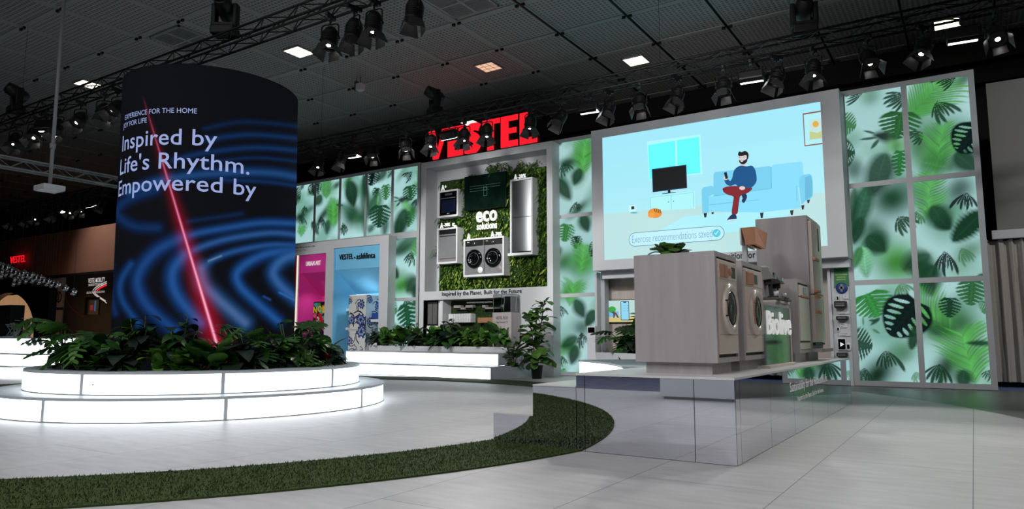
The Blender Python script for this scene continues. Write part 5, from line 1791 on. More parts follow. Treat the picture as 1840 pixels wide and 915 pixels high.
paint(ell(691, 444, 10, 11, 14), (228, 208, 206)); paint([(682, 420), (695, 416), (702, 446), (690, 450)], (16, 22, 36)); paint(ell(768, 492, 14, 9, 14), (228, 208, 206))
paint([(766, 522), (786, 520), (790, 538), (776, 562), (766, 552), (770, 540)], (14, 40, 84), soft=True); paint([(720, 616), (738, 617), (740, 640), (702, 645), (700, 637)], (14, 40, 84), soft=True); paint([(700, 641), (740, 637), (740, 641), (702, 646)], (220, 240, 248))
# framed picture
paint([(1052, 142), (1150, 126), (1150, 285), (1061, 297)], (140, 88, 70)); paint([(1057, 148), (1150, 133), (1150, 279), (1065, 291)], (176, 240, 250)); paint([(1082, 172), (1150, 160), (1150, 258), (1086, 265)], (196, 228, 226)); paint(ell(1113, 192, 15, 15), (226, 176, 72)); paint([(1084, 228), (1100, 228), (1120, 234), (1150, 222), (1150, 258), (1086, 265)], (196, 206, 146))
# message pill
(pa, pzc), (pb, _) = qs(266, 735), qs(650, 702)
zc_ = (pzc + qs(650, 702)[1]) / 2
pr_ = (qs(455, 685)[1] - qs(455, 752)[1]) / 2
for rr, c in ((pr_, (70, 100, 130)), (pr_ - .012, (190, 240, 250))):
    paint([(pa + rr * cos(a), zc_ + rr * sin(a)) for a in np.linspace(pi / 2, 3 * pi / 2, 16)] + [(pb + rr * cos(a), zc_ + rr * sin(a)) for a in np.linspace(-pi / 2, pi / 2, 16)], c, True)
pb = qs(648, 702)[0] + .03
paint([(pb - .03 + .095 * cos(a), zc_ + .095 * sin(a)) for a in np.linspace(0, 2 * pi, 24)[:-1]], (84, 200, 226), True)
for p in (((-.055, .0), (-.04, .02), (-.015, -.015), (-.015, -.045)), ((-.015, -.045), (.055, .045), (.04, .06), (-.022, -.015))): paint([(pb - .03 + x, zc_ + y) for x, y in p], (190, 240, 250), True)
scols.append((112, 160, 190)); smats.append(glow((112, 160, 190)))
k = len(scols) - 1
lettering(scr, 'Exercise recommendations saved', frY(FYs + .03 - .0006 * (layer[0] + 2)), qs(252, 742)[0], qs(628, 714)[0], zc_ - .085, .19, -.012, 0, k)
scr.build('picture', smats, t)
b = B(); b.box(sx0, sx1, FYs + .034, FYs + .1, sz0, sz1); b.build('screen_panel', M['black'], t)

# ----------------------------------------- wooden bay underneath the screen
BY = 17.5
t = thing('wooden_bay', 'grey oak bay below the big screen with a television on its wall', 'wall unit', (-6, BY, 0))
bx0, bx1 = pxx(1072, 550, 17.1), pxx(1497, 550, 17.1)
b = B(); b.box(bx0, bx1, BY, BY + .08, 0, fz0 + .02); b.build('back_panel', M['woodh'], t)
zl = pz(1100, 500.5, 16.7)
b = B(); b.box(fx0 + .1, fx1 - .02, 16.68, 16.9, zl, fz0 + .01); b.box(pxx(1069, 560, 16.75), pxx(1073, 560, 16.75), 16.75, BY + .08, 0, fz0); b.box(bx1 - .06, bx1, 16.9, BY + .08, 0, fz0)
b.build('lintel', M['frame'], t)
b = B(); lettering(b, 'Cares for All', frY(BY - .003), pxx(1081, 530, BY), pxx(1116, 530, BY), pz(1098, 532, BY), .1, .01, .01); b.build('lettering', M['frame'], t)['label'] = 'faint pale lettering above the television'
TYv = BY - .09
tx0, tx1, tz1, tz0 = pxx(1081, 560, TYv), pxx(1186, 560, TYv), pz(1110, 538.6, TYv), pz(1110, 580.3, TYv)
t = thing('mounted_television', 'television with a tree and telephone picture on the oak wall below screen', 'television', ((tx0 + tx1) / 2, TYv, tz0))
b = B(); b.box(tx0, tx1, TYv, BY - .001, tz0, tz1, 0, .01); b.build('casing', M['black'], t)
tv = B(); tcol = []; tm = []; ti = [0]


def tpaint(poly, col):
    if col not in tcol: tcol.append(col); tm.append(glow(col, .9))
    ti[0] += 1
    tv.add([(tx0 + .02 + (tx1 - tx0 - .04) * u, TYv - .0006 * ti[0], tz0 + .02 + (tz1 - tz0 - .04) * v) for u, v in poly], [list(range(len(poly)))], tcol.index(col))


tpaint([(0, 0), (1, 0), (1, 1), (0, 1)], (196, 226, 220)); tpaint([(0, 0), (1, 0), (1, .33), (0, .24)], (214, 200, 134)); tpaint([(.05, .24), (.08, .5), (.14, .5), (.15, .24)], (150, 178, 222)); tpaint([(.12, .24), (.12, .62), (.19, .62), (.2, .24)], (122, 190, 236)); tpaint([(.22, .24), (.22, .5), (.3, .5), (.3, .24)], (134, 196, 232))
tpaint(ell(.18, .58, .07, .15), (60, 170, 70)); tpaint([(.16, .46), (.2, .5), (.26, .42), (.3, .2), (.27, .2), (.24, .36), (.22, .2), (.2, .2), (.2, .38)], (96, 72, 70))
tpaint([(.335, .10), (.345, .08), (.475, .08), (.485, .1), (.485, .93), (.475, .95), (.345, .95), (.335, .93)], (30, 46, 110)); tpaint([(.345, .11), (.475, .11), (.475, .92), (.345, .92)], (150, 224, 250)); tpaint([(.38, .92), (.44, .92), (.43, .88), (.39, .88)], (30, 46, 110))
for v in (.74, .62, .5): tpaint([(.37, v), (.43, v), (.43, v + .02), (.37, v + .02)], (120, 190, 230)); tpaint([(.45, v), (.47, v), (.47, v + .02), (.45, v + .02)], (40, 60, 90))
tpaint(ell(.66, .52, .07, .14), (60, 170, 70)); tpaint([(.65, .2), (.67, .2), (.67, .45), (.65, .45)], (96, 72, 70)); tpaint([(.75, .33), (.75, .6), (.9, .6), (.9, .36)], (150, 178, 222))
tv.build('picture', tm, t)

# white pedestal with a little touch screen at the edge of the bay
PYd = 16.2
pa_, pb_ = atY(1055, 600, PYd), atY(1069.5, 600, PYd)
t = thing('touch_pedestal', 'slim white pedestal with a small black touch screen before the light wall', 'pedestal', ((pa_.x + pb_.x) / 2, PYd, 0))
zp = pz(1062, 586.5, PYd)
b = B(); b.box(pa_.x, pb_.x, PYd, PYd + .25, 0, zp, 0, .006); b.build('column', M['white'], t)
b = B(); b.box(pa_.x + .03, pb_.x - .01, PYd - .015, PYd, pz(1062, 598, PYd), pz(1062, 588.5, PYd), 0, .004); b.build('touch_screen', M['blackgloss'], t)

# curved lit bench that faces the column, planter behind it
ca0, ca1 = radians(27), radians(53.2)
t = thing('curved_light_bench', 'curved glowing white bench edge peeking over the mirrored plinth', 'bench', (CX + 6.67 * cos(.7), CY + 6.67 * sin(.7), 0))
b = B(); b.lathe([(6.685, .01), (6.685, .565)], 48, T0, 0, True, ca0, ca1); b.build('light_riser', M['lamp'], t)
b = B(); b.lathe([(6.66, .565), (6.66, .6), (7.9, .6), (7.9, .01), (6.75, .01)], 48, T0, 0, False, ca0, ca1)
for a in (ca0, ca1):
    c_, s_ = cos(a), sin(a)
    b.quad((CX + 6.68 * c_, CY + 6.68 * s_, .0), (CX + 7.9 * c_, CY + 7.9 * s_, .0), (CX + 7.9 * c_, CY + 7.9 * s_, .59), (CX + 6.68 * c_, CY + 6.68 * s_, .59))
b.build('seat', M['tread'], t)
t = thing('bay_planter', 'pale planter curb in front of the oak bay and its television', 'planter', (-6.6, 15, 0))
g0, g1 = Vector((-8.15, 16.35, 0)), Vector((-3.6, 13.3, 0))
d_ = (g1 - g0).normalized(); nrm = Vector((-d_.y, d_.x, 0))
b = B()
for w0, w1, zt_ in ((0, .12, .66), (1.0, 1.1, .66)):
    c = [g0 + nrm * w0, g1 + nrm * w0, g1 + nrm * w1, g0 + nrm * w1]
    b.add([(p.x, p.y, 0) for p in c] + [(p.x, p.y, zt_) for p in c], [(0, 3, 2, 1), (4, 5, 6, 7), (0, 1, 5, 4), (1, 2, 6, 5), (2, 3, 7, 6), (3, 0, 4, 7)])
c = [g0, g0 + nrm * 1.1, g0 + nrm * 1.1 - d_ * .1, g0 - d_ * .1]
b.add([(p.x, p.y, 0) for p in c] + [(p.x, p.y, .66) for p in c], [(0, 3, 2, 1), (4, 5, 6, 7), (0, 1, 5, 4), (1, 2, 6, 5), (2, 3, 7, 6), (3, 0, 4, 7)])
b.build('curb', M['white'], t)
b = B(); c = [g0 + nrm * .12, g1 + nrm * .12, g1 + nrm, g0 + nrm]; b.add([(p.x, p.y, .6) for p in c], [(0, 1, 2, 3)]); b.build('soil', M['soil'], t)
bay = []
for k in range(9):
    p = g0 + d_ * (.45 + .36 * k) + nrm * (.4 + .2 * (k % 2))
    kind = 'fern' if k == 0 else ('monstera' if k % 2 else 'dark')
    bay.append((kind, plant(kind, (p.x, p.y, .595), rnd.uniform(0, 6), .55 if k == 0 else rnd.uniform(1.2, 1.45), 'plants before the oak bay')))
label_plants(bay, 'before the oak bay')

# right-hand end: award banner and gadgets on a grey panel
GYp = 17.0


def g5(x, y): return 1440 + x / 3.81, 440 + y / 3.81


ga, gb = pxx(1496, 560, GYp), -2.22
t = thing('gadget_panel', 'grey panel with gadgets between the fridge cabinet and tall light wall', 'panel', ((ga + gb) / 2, GYp, 0))
b = B(); b.box(ga, gb, GYp, GYp + .1, .0, fz0); b.build('board', M['frame'], t)


def gp(x, y, Y=GYp - .01):
    p = atY(*g5(x, y), Y); return p.x, p.z


t = thing('award_banner', 'green swallow-tailed banner at the top of the gadget panel', 'banner', (*[gp(270, 160)[0], GYp, gp(270, 300)[1]],))
b = B(); b.prism([gp(222, 158), gp(322, 155), gp(326, 288), gp(300, 270), gp(275, 262), gp(250, 275), gp(224, 302)], frY(GYp - .002), .012); b.build('cloth', M['greenbanner'], t)
b = B()
for y, w, s_ in ((205, 84, 'Awarded by users'), (222, 60, 'Best kitchen'), (238, 64, 'Small devices')):
    a_, c_ = gp(272 - w / 2, y), gp(272 + w / 2, y)
    b.box(a_[0], c_[0], GYp - .017, GYp - .0145, (a_[1] + c_[1]) / 2 - .014, (a_[1] + c_[1]) / 2 + .014)
b.build('text_line', M['leafC'], t)
t = thing('award_badge', 'round blue badge at the tip of the green banner', 'badge', (*[gp(276, 297)[0], GYp - .02, gp(276, 330)[1]],))
cx_, cz_ = gp(276, 297)
b = B(); b.lathe([(.12, 0), (.12, .02), (.108, .03), (.001, .03)], 28, Matrix.Translation((cx_, GYp - .012, cz_)) @ Matrix.Rotation(pi / 2, 4, 'X')); b.build('disc', M['bluebadge'], t)
b = B(); b.box(cx_ - .02, cx_ + .02, GYp - .05, GYp - .042, cz_ - .08, cz_ + .09); b.box(cx_ - .05, cx_ + .05, GYp - .05, GYp - .042, cz_ - .02, cz_ + .03); b.build('emblem', M['midgrey'], t)


def gadget(name, label, x0, y0, x1, y1, kind):
    (a_, zt_), (c_, zb2) = gp(x0, y0), gp(x1, y1)
    t = thing(name, label, 'gadget', ((a_ + c_) / 2, GYp - .1, zb2), 0, 'gadgets on the grey panel')
    Yb = GYp - .001
    if kind == 'box':
        b = B(); b.box(a_, c_, Yb - .22, Yb, zb2, zt_, 0, .02); b.build('body', M['black'], t)
        b = B(); b.box(a_ + .03, c_ - .03, Yb - .228, Yb - .218, zb2 + .3 * (zt_ - zb2), zb2 + .45 * (zt_ - zb2)); b.box(a_ + .03, c_ - .03, Yb - .228, Yb - .218, zb2 + .62 * (zt_ - zb2), zb2 + .7 * (zt_ - zb2)); b.build('slot', M['midgrey'], t)
    elif kind == 'plaque':
        b = B(); b.box(a_, c_, Yb - .03, Yb, zb2, zt_, 0, .004); b.build('plate', M['white'], t)
        b = B(); b.box(a_ + .03, c_ - .05, Yb - .033, Yb - .03, (zt_ + zb2) / 2 + .01, (zt_ + zb2) / 2 + .02); b.box(a_ + .03, c_ - .09, Yb - .033, Yb - .03, (zt_ + zb2) / 2 - .03, (zt_ + zb2) / 2 - .02); b.build('text_line', M['midgrey'], t)
    elif kind == 'oval':
        cx_, cz_, rx, rz_ = (a_ + c_) / 2, (zt_ + zb2) / 2, (c_ - a_) / 2, (zt_ - zb2) / 2
        b = B(); b.lathe([(1, 0), (1, .05), (.9, .06), (.001, .06)], 28, Matrix.Translation((cx_, Yb, cz_)) @ Matrix.Rotation(pi / 2, 4, 'X') @ Matrix.Diagonal((rx, rz_, 1, 1))); b.build('body', M['whitegloss'], t)
        b = B(); b.box(cx_ - rx * .5, cx_ + rx * .5, Yb - .066, Yb - .06, cz_ - rz_ * .5, cz_ + rz_ * .5); b.build('display', M['blackgloss'], t)
    else:
        b = B(); b.box(a_, c_, Yb - .05, Yb, zb2, zt_, 0, .006); b.build('frame', M['white'], t)
        b = B(); b.box(a_ + .02, c_ - .02, Yb - .055, Yb - .049, zb2 + .02, zt_ - .02); b.build('screen', M['blackgloss'], t)
        cx_, cz_ = (a_ + c_) / 2, (zt_ + zb2) / 2
        b = B(); b.prism([(cx_ - .03, cz_ - .05), (cx_ + .05, cz_), (cx_ - .03, cz_ + .05)], frY(Yb - .055), .004); b.build('play_mark', M['whiteletter'], t)


gadget('remote_gadget', 'slim white gadget just below the blue badge', 240, 345, 262, 388, 'oval')
gadget('info_plaque', 'small white plaque just right of the slim white gadget', 285, 346, 326, 370, 'plaque')
gadget('audio_box', 'fat black box below the slim white gadget', 233, 388, 315, 434, 'box')
gadget('info_plaque', 'white plaque under the fat black box', 250, 455, 330, 474, 'plaque')
gadget('audio_box', 'flat black box in the middle of the gadget panel', 246, 490, 326, 516, 'box')
gadget('info_plaque', 'white plaque under the flat black box', 262, 536, 316, 568, 'plaque')
gadget('thermostat', 'white oval gadget left of the lower plaques', 241, 558, 266, 598, 'oval')
gadget('info_plaque', 'wide white plaque directly above the screen with the play mark', 256, 602, 336, 626, 'plaque')
gadget('small_screen', 'small black square screen with a white play mark', 246, 640, 312, 724, 'screen')
gadget('thermostat', 'white oval gadget overlapping the small square screen', 305, 668, 343, 728, 'oval')
gadget('audio_box', 'black box lowest on the gadget panel', 249, 738, 323, 766, 'box')
# --------------------------------------------------- mirrored plinth and steps
QX0, QX1, QY0, QY1, QZ = -3.15, -1.68, 5.97, 12.45, .71
t = thing('mirrored_plinth', 'long mirror-clad plinth with a white top carrying the oak cabinets', 'plinth', ((QX0 + QX1) / 2, QY0, 0))
b = B(); b.box(QX0, QX1, QY0 - .002, QY1, QZ - .02, QZ, 0); b.build('top', M['whitegloss'], t)
b = B(); b.box(QX0 + .02, QX1 - .02, QY0 + .02, QY1 - .02, 0, QZ - .02, 0); b.build('core', M['black'], t)
xs_ = [QX0, atY(1051, 740, QY0).x, atY(1248, 750, QY0).x, QX1]
for a, c in zip(xs_[:-1], xs_[1:]):
    b = B(); b.box(a + .003, c - .003, QY0, QY0 + .016, .004, QZ - .022); b.build('mirror_panel', M['mirror'], t)
ys_ = [QY0 + .016] + [atX(px, py, QX1).y for px, py in ((1331, 760), (1385, 740), (1427, 725), (1459, 712), (1486, 700), (1508, 692))] + [QY1]
for a, c in zip(ys_[:-1], ys_[1:]):
    b = B(); b.box(QX1 - .016, QX1, a + .003, c - .003, .004, QZ - .022); b.build('mirror_panel', M['mirror'], t)
b = B(); b.box(QX0, QX0 + .016, QY0 + .02, QY1, .004, QZ - .022); b.box(QX0, QX1, QY1 - .016, QY1, .004, QZ - .022); b.build('mirror_panel', M['mirror'], t)
b = B()
f_ = frX(QX1 + .002)
ya, yb_ = atX(1419.5, 700, QX1).y, atX(1486.5, 684, QX1).y
lettering(b, 'Sustainability for the Home and Life.', f_, ya, yb_, atX(1421, 704.5, QX1).z, .1, .006)
ya, yb_ = atX(1433, 718, QX1).y, atX(1479.5, 703, QX1).y
lettering(b, 'Inspired by the Planet. Built for the Future.', f_, ya, yb_, atX(1434, 720.5, QX1).z, .055, .005)
b.build('lettering', mat('frosted_white_film', (226, 226, 228), .6, emit=.12, ecol=(230, 230, 232), nolamp=True), t)['label'] = 'white lettering on the mirrored long side'

t = thing('mirrored_steps', 'two mirror-fronted steps with white treads at the left of plinth', 'steps', (-3.62, QY0, 0))
for a, c, z in ((-3.62, QX0 - .002, .59), (-4.08, -3.622, .30)):
    b = B(); b.box(a, c, QY0, QY0 + .016, .004, z - .012); b.box(a, a + .012, QY0 + .016, 8.6, .004, z - .012); b.build('mirror_riser', M['mirror'], t)
    b = B(); b.box(a - .002, c, QY0 - .002, 8.6, z - .012, z); b.build('tread', M['whitegloss'], t)
    b = B(); b.box(a + .02, c, QY0 + .02, 8.58, 0, z - .012); b.build('core', M['black'], t)

# ------------------------------------------------------------- oak cabinets
CF, CBk = -1.92, -2.70


def RX(x, y, z): return Matrix.Translation((x, y, z)) @ Matrix.Rotation(pi / 2, 4, 'Y')


def oak_cabinet(name, label, cat, y0, y1, z0, z1, x0=CBk, x1=CF, th=.045, kick=True, open_=True):
    t = thing(name, label, cat, ((x0 + x1) / 2, (y0 + y1) / 2, QZ), 0, 'oak appliance cabinets on the plinth')
    b = B()
    b.box(x0, x1, y0, y0 + th, z0, z1); b.box(x0, x1, y1 - th, y1, z0, z1); b.box(x0, x1, y0 + th, y1 - th, z1 - th, z1); b.box(x0, x1, y0 + th, y1 - th, z0, z0 + th); b.box(x0, x0 + .02, y0 + th, y1 - th, z0 + th, z1 - th)
    b.build('housing', M['wood'], t)
    if kick:
        b = B(); b.box(x0 + .08, x1 - .07, y0 + .06, y1 - .05, QZ, z0); b.build('kick_base', M['wood'], t)
    return t


def washer(t, y0, y1, z0, z1, copper):
    th = .045
    a, c = y0 + th + .01, y1 - th - .01
    p, q = z0 + th, z1 - th
    g = B(); g.box(CF - .5, CF + .012, a, c, p + .03, q - .02, 0, .012); g = g.build('machine_body', M['beige'], t)
    b = B(); b.box(CF - .5, CF - .02, a - .008, c + .008, p, p + .04); b.box(CF - .5, CF - .02, a - .008, c + .008, q - .03, q); b.build('shadow_gap', M['black'], t)
    b = B(); b.box(CF + .008, CF + .018, a + .015, c - .01, q - .20, q - .045, 0, .004); cp = b.build('control_panel', M['beige'], g)
    w = c - a
    if copper:
        b = B(); b.box(CF + .014, CF + .034, a + .03, a + .30, q - .19, q - .055, 0, .012); b.build('detergent_drawer', M['copper'], g)
        b = B(); b.box(CF + .016, CF + .021, a + .36, a + .48, q - .17, q - .07, 0, .003); b.build('display', mat('display_green_black', (22, 58, 44), .15), g)
    else:
        b = B(); b.box(CF + .014, CF + .026, a + .03, a + .15, q - .185, q - .06, 0, .006); b.box(CF + .014, CF + .026, a + .17, a + .27, q - .185, q - .06, 0, .006); b.build('detergent_drawer', M['copper'], g)
        b = B(); b.lathe([(.036, 0), (.035, .016), (.03, .02), (.001, .02)], 24, RX(CF + .016, a + .335, q - .12)); b.build('dial', M['copper'], g)
        b = B(); b.box(CF + .016, CF + .021, a + .40, a + .53, q - .175, q - .07, 0, .003); b.build('display', mat('display_dark_green', (30, 66, 48), .15), g)
    cy, cz = (a + c) / 2 - .0, p + .49 * (q - p)
    R_ = .235
    k = .92
    mx = RX(CF + .012, cy, cz) @ Matrix.Diagonal((1, k, 1, 1))
    b = B(); b.lathe([(R_, 0), (R_ + .002, .018), (R_ - .008, .036), (R_ - .035, .046), (R_ - .058, .04), (R_ - .07, .02)], 48, mx); b.build('door_ring', M['beigegloss'], g)
    b = B(); b.lathe([(R_ - .068, .024), (R_ - .1, .034), (R_ - .17, .036), (.001, .03)], 40, mx); b.build('door_glass', mat('dark_porthole_glass', (30, 30, 30), .06), g)
    b = B(); b.lathe([(R_ - .072, .02), (R_ - .069, .03), (R_ - .078, .034)], 40, mx); b.build('porthole_rim', M['chrome'], g)
    b = B()
    if copper:
        n = 10
        for i in range(n):
            a0, a1 = pi - .62 + 1.24 * i / n, pi - .62 + 1.24 * (i + 1) / n
            f = lambda an: Vector((CF + .055, cy + (R_ - .02) * k * cos(an), cz + (R_ - .02) * sin(an)))
            b.tube(f(a0), f(a1), .009, 8)
        b.build('handle', M['copper'], g)
    else:
        yh = cy - (R_ - .012) * k
        b.path([(CF + .045, yh, cz + .07), (CF + .068, yh, cz + .07), (CF + .068, yh, cz - .07), (CF + .045, yh, cz - .07)], .006, 8); b.build('handle', M['black'], g)
    b = B(); b.box(CF + .012, CF + .0135, a + .01, c - .01, p + .205, p + .209); b.build('panel_seam', M['midgrey'], g)


t = oak_cabinet('washing_machine_cabinet', 'nearest oak cabinet on the plinth, its washer with a black door handle', 'washing machine', 6.33, 7.03, .815, 1.822)
washer(t, 6.33, 7.03, .815, 1.822, False)
t = oak_cabinet('washing_machine_cabinet', 'second oak cabinet on the plinth, its washer with brown wooden handle and drawer', 'washing machine', 7.22, 8.04, .815, 1.812)
washer(t, 7.22, 8.04, .815, 1.812, True)

# plant on top of the first cabinet
t = thing('round_leaf_plant', 'plant with round green leaves showing above the nearest oak cabinet', 'potted plant', (-2.46, 6.66, 1.822), 0)
b = B(); b.lathe([(.001, 0), (.09, 0), (.11, .05), (.1, .05), (.001, .045)], 24); b.build('pot', M['pot'], t, local=True)
b = B(); r = random.Random(21)
for k in range(34):
    az = 2.4 * k
    blade(b, (cos(az) * .09, sin(az) * .09, .05), dirv(az, radians(r.uniform(25, 88))), r.uniform(.16, .25), r.uniform(.085, .115), r.uniform(.2, .8), r.choice([0, 1]), 7, 'fig', -.12)
b.build('foliage', [M['leafE'], M['leafB']], t, local=True)
b = B()
t.scale = (.84,) * 3
for k in range(8): b.tube((0, 0, .04), (cos(k * .8) * .06, sin(k * .8) * .06, .08), .006, 5)
b.build('stem', M['stem'], t, local=True)

# counter with its acrylic sheet and two coffee machines
cy1 = atX(1396, 600, -1.98).y; cy2 = atX(1420, 600, -1.98).y
czt = atX(1396, 539.5, -1.98).z
t = thing('oak_counter', 'low oak counter between the second washer and the dishwasher cabinet', 'counter', (-2.3, (cy1 + cy2) / 2, QZ), 0, 'oak appliance cabinets on the plinth')
b = B(); b.box(-2.66, -1.98, cy1, cy2, QZ, czt - .03, 0, .004); b.box(-2.66, -2.16, 8.12, cy1, QZ, czt - .031, 0, .004); b.build('carcass', M['wood'], t)
b = B(); b.box(-2.67, -1.97, cy1 - .002, cy2 + .005, czt - .03, czt, 0, .004); b.box(-2.67, -2.15, 8.11, cy1, czt - .03, czt, 0, .004); b.build('counter_top', M['beige'], t)
AX = -1.895
ay0, ay1 = atX(1373, 600, AX).y, atX(1420.5, 600, AX).y
az0, az1 = QZ + .002, atX(1376, 548, AX).z
t = thing('acrylic_sign', 'clear acrylic sheet with raised white Biolive letters before the counter', 'sign', (AX, (ay0 + ay1) / 2, QZ))
b = B(); b.box(AX - .006, AX + .006, ay0, ay1, az0 + .02, az1); b.build('sheet', M['acrylic'], t)
b = B(); b.box(AX - .05, AX + .05, ay0, ay1, az0 - .002, az0 + .03, 0, .004); b.box(AX - .01, AX + .01, ay1 - .035, ay1, az0 + .03, az1); b.build('foot_rail', M['beige'], t)
b = B(); lettering(b, 'Biolive', frX(AX + .007), atX(1375.5, 580, AX).y, atX(1418.5, 580, AX).y, atX(1377, 600.5, AX).z, .26, .010, .015); b.build('lettering', M['whiteletter'], t)


def coffee(label, x, y, z, h, m, m2, lean):
    t = thing('coffee_machine', label, 'coffee machine', (x, y, z), 0, 'coffee machines on the oak counter')
    b = B(); b.box(-.16, .17, -.11, .11, 0, .035, 0, .01); b.build('base', M['darkgrey'], t, local=True)
    b = B(); b.prism([(-.16, .035), (.0, .035), (-.02, h * .62), (.10, h * .66), (.06 - lean, h), (-.16, h)], lambda u, v, w: (u, -.11 + w, v), .22); b.build('body', m, t, local=True)
    b = B(); b.box(-.02, .06, -.035, .035, h * .48, h * .64, 0, .008); b.tube((.03, 0, h * .48), (.03, 0, h * .42), .012); b.build('spout', M['black'], t, local=True)
    b = B(); b.box(.02, .15, -.085, .085, .035, .05, 0, .004); b.build('drip_tray', M['black'], t, local=True)
    b = B(); b.box(-.15, .04 - lean, -.09, .09, h, h + .02, 0, .006); b.build('lid', m2, t, local=True)
    b = B(); b.box(.085, .10, -.05, .05, h * .72, h * .84); b.build('display', M['chrome'], t, local=True)
    b = B(); b.tube((.1, .02, .05), (.1, .02, .11), .025, 14, .03); b.build('cup', M['whitegloss'], t, local=True)


coffee('beige-topped coffee machine half hidden behind the second washer cabinet', -2.10, 9.03, czt, .40, M['midgrey'], M['beige'], .02)
coffee('dark grey coffee machine on the right part of the oak counter', -2.10, 9.46, czt, .36, M['darkgrey'], M['darkgrey'], .05)

# dishwasher cabinet
dz0, dz1 = .83, 1.812
t = oak_cabinet('dishwasher_cabinet', 'oak cabinet holding a glossy beige dishwasher between counter and tall fridge', 'dishwasher', 9.90, 10.68, dz0, dz1)
a, c = 9.96, 10.62
g = B(); g.box(CF - .5, CF + .012, a, c, dz0 + .16, dz1 - .235, 0, .01); g = g.build('door', M['beigegloss'], t)
b = B(); b.box(CF - .5, CF + .012, a, c, dz1 - .225, dz1 - .075, 0, .006); cp = b.build('control_panel', M['beige'], t)
b = B(); b.box(CF + .008, CF + .02, a + .26, a + .42, dz1 - .185, dz1 - .1); b.build('display', mat('display_blue_grey', (120, 150, 160), .2), cp)
b = B(); b.box(CF + .006, CF + .026, a + .08, c - .04, dz1 - .235, dz1 - .21, 0, .004); b.build('handle', M['copper'], t)
b = B(); b.box(CF - .5, CF - .01, a - .01, c + .01, dz1 - .075, dz1 - .045); b.box(CF - .5, CF - .01, a, c, dz0 + .14, dz0 + .16); b.build('shadow_gap', M['black'], t)
b = B(); b.box(CF - .5, CF + .004, a, c, dz0 + .05, dz0 + .14, 0, .006); b.build('kick_plate', M['beige'], t)

# fridge cabinet
fy0, fy1 = 10.78, 11.62
fz0c, fz1c = .88, 2.79
fxb = atY(1357, 394, fy0).x
t = oak_cabinet('fridge_cabinet', 'tallest oak cabinet on the plinth, holding a glossy beige fridge freezer', 'fridge', fy0, fy1, fz0c, fz1c, x0=fxb)
a, c = fy0 + .05, fy1 - .03
zs = atX(1464, 528.5, CF + .06).z
for p, q in ((fz0c + .09, zs - .008), (zs + .008, fz1c - .075)):
    g = B()
    n = 12
    prof = [(CF + .045 + .03 * sin(pi * i / n), a + (c - a) * i / n) for i in range(n + 1)]
    g.add([(x, y, z) for z in (p, q) for x, y in prof], [(i, i + 1, n + 2 + i, n + 1 + i) for i in range(n)], 0, True)
    g.box(CF - .02, CF + .046, a, c, p, q)
    dr = g.build('door', M['beigegloss'], t)
    if q > 2.5:
        h = B(); h.box(CF + .07, CF + .082, a + .34, a + .36, q - .42, q - .08); h.build('handle_groove', M['black'], dr)
        cl = ((465, 1), (522, 1))
    else:
        cl = ((531, 1), (560, 1))
    for py, _ in cl:
        zc = atX(1462, py, CF + .06).z
        h = B(); h.box(CF + .045, CF + .085, a + .02, a + .32, zc - .022, zc + .022, 0, .006); h.build('wood_strip', M['copper'], dr)
b = B(); b.box(CF - .55, CF - .03, a, c, fz0c + .045, fz1c - .05); b.build('fridge_body', M['beige'], t)
b = B(); b.box(CF - .1, CF + .03, a + .03, c, fz0c + .05, fz0c + .08); b.build('toe_gap', M['black'], t)
b = B(); b.box(fxb, CF + .12, fy0 + .01, fy1 + .12, fz0c - .05, fz0c); b.build('base_board', M['wood'], t)

# cardboard hood box on its grey post
BYc = 9.3
c0 = atY(1356, 407.5, BYc); X_ = c0.x
l0 = atY(1331.5, 408, BYc); l1 = atY(1333, 443.5, BYc); c1 = atY(1356, 435, BYc)
r0 = atX(1379, 418.5, X_); r1 = atX(1373.5, 440, X_)
yb_ = min(r0.y, 10.6)
t = thing('carton_box', 'open brown cardboard box fixed on a post beside the fridge cabinet', 'box', ((l0.x + X_) / 2, BYc, QZ))
zt_ = c0.z; zl = (l1.z + c1.z) / 2
b = B()
tp = [(l0.x, BYc, zt_), (X_, BYc, zt_), (X_, yb_, zt_), (l0.x, yb_, zt_)]
ins = .05
bt = [(l0.x + ins, BYc + .01, zl), (X_ - .0, BYc + .01, zl), (X_ - .02, yb_ - ins, zl), (l0.x + ins, yb_ - ins, zl)]
b.add(tp + bt, [(0, 1, 2, 3), (0, 4, 5, 1), (1, 5, 6, 2), (2, 6, 7, 3), (3, 7, 4, 0)])
ib = [(x + (.04 if i in (0, 3) else -.04), y + (.04 if i < 2 else -.04), z) for i, (x, y, z) in enumerate(bt)]
b.add(bt + ib, [(0, 1, 5, 4), (1, 2, 6, 5), (2, 3, 7, 6), (3, 0, 4, 7)])
ic = [(x, y, z + .1) for x, y, z in ib]
b.add(ib + ic, [(0, 1, 5, 4), (1, 2, 6, 5), (2, 3, 7, 6), (3, 0, 4, 7), (4, 5, 6, 7)], 1)
b.build('carton_body', [M['carton'], M['black']], t)
b = B(); b.box(l0.x - .02, l0.x - .002, BYc, yb_, zl, zt_); b.build('edge_panel', M['white'], t)
pxp = atY(1339, 460, BYc + .2).x
b = B(); b.box(pxp - .03, pxp + .03, BYc + .17, BYc + .23, QZ, zl + .09); b.build('post', M['frame'], t)
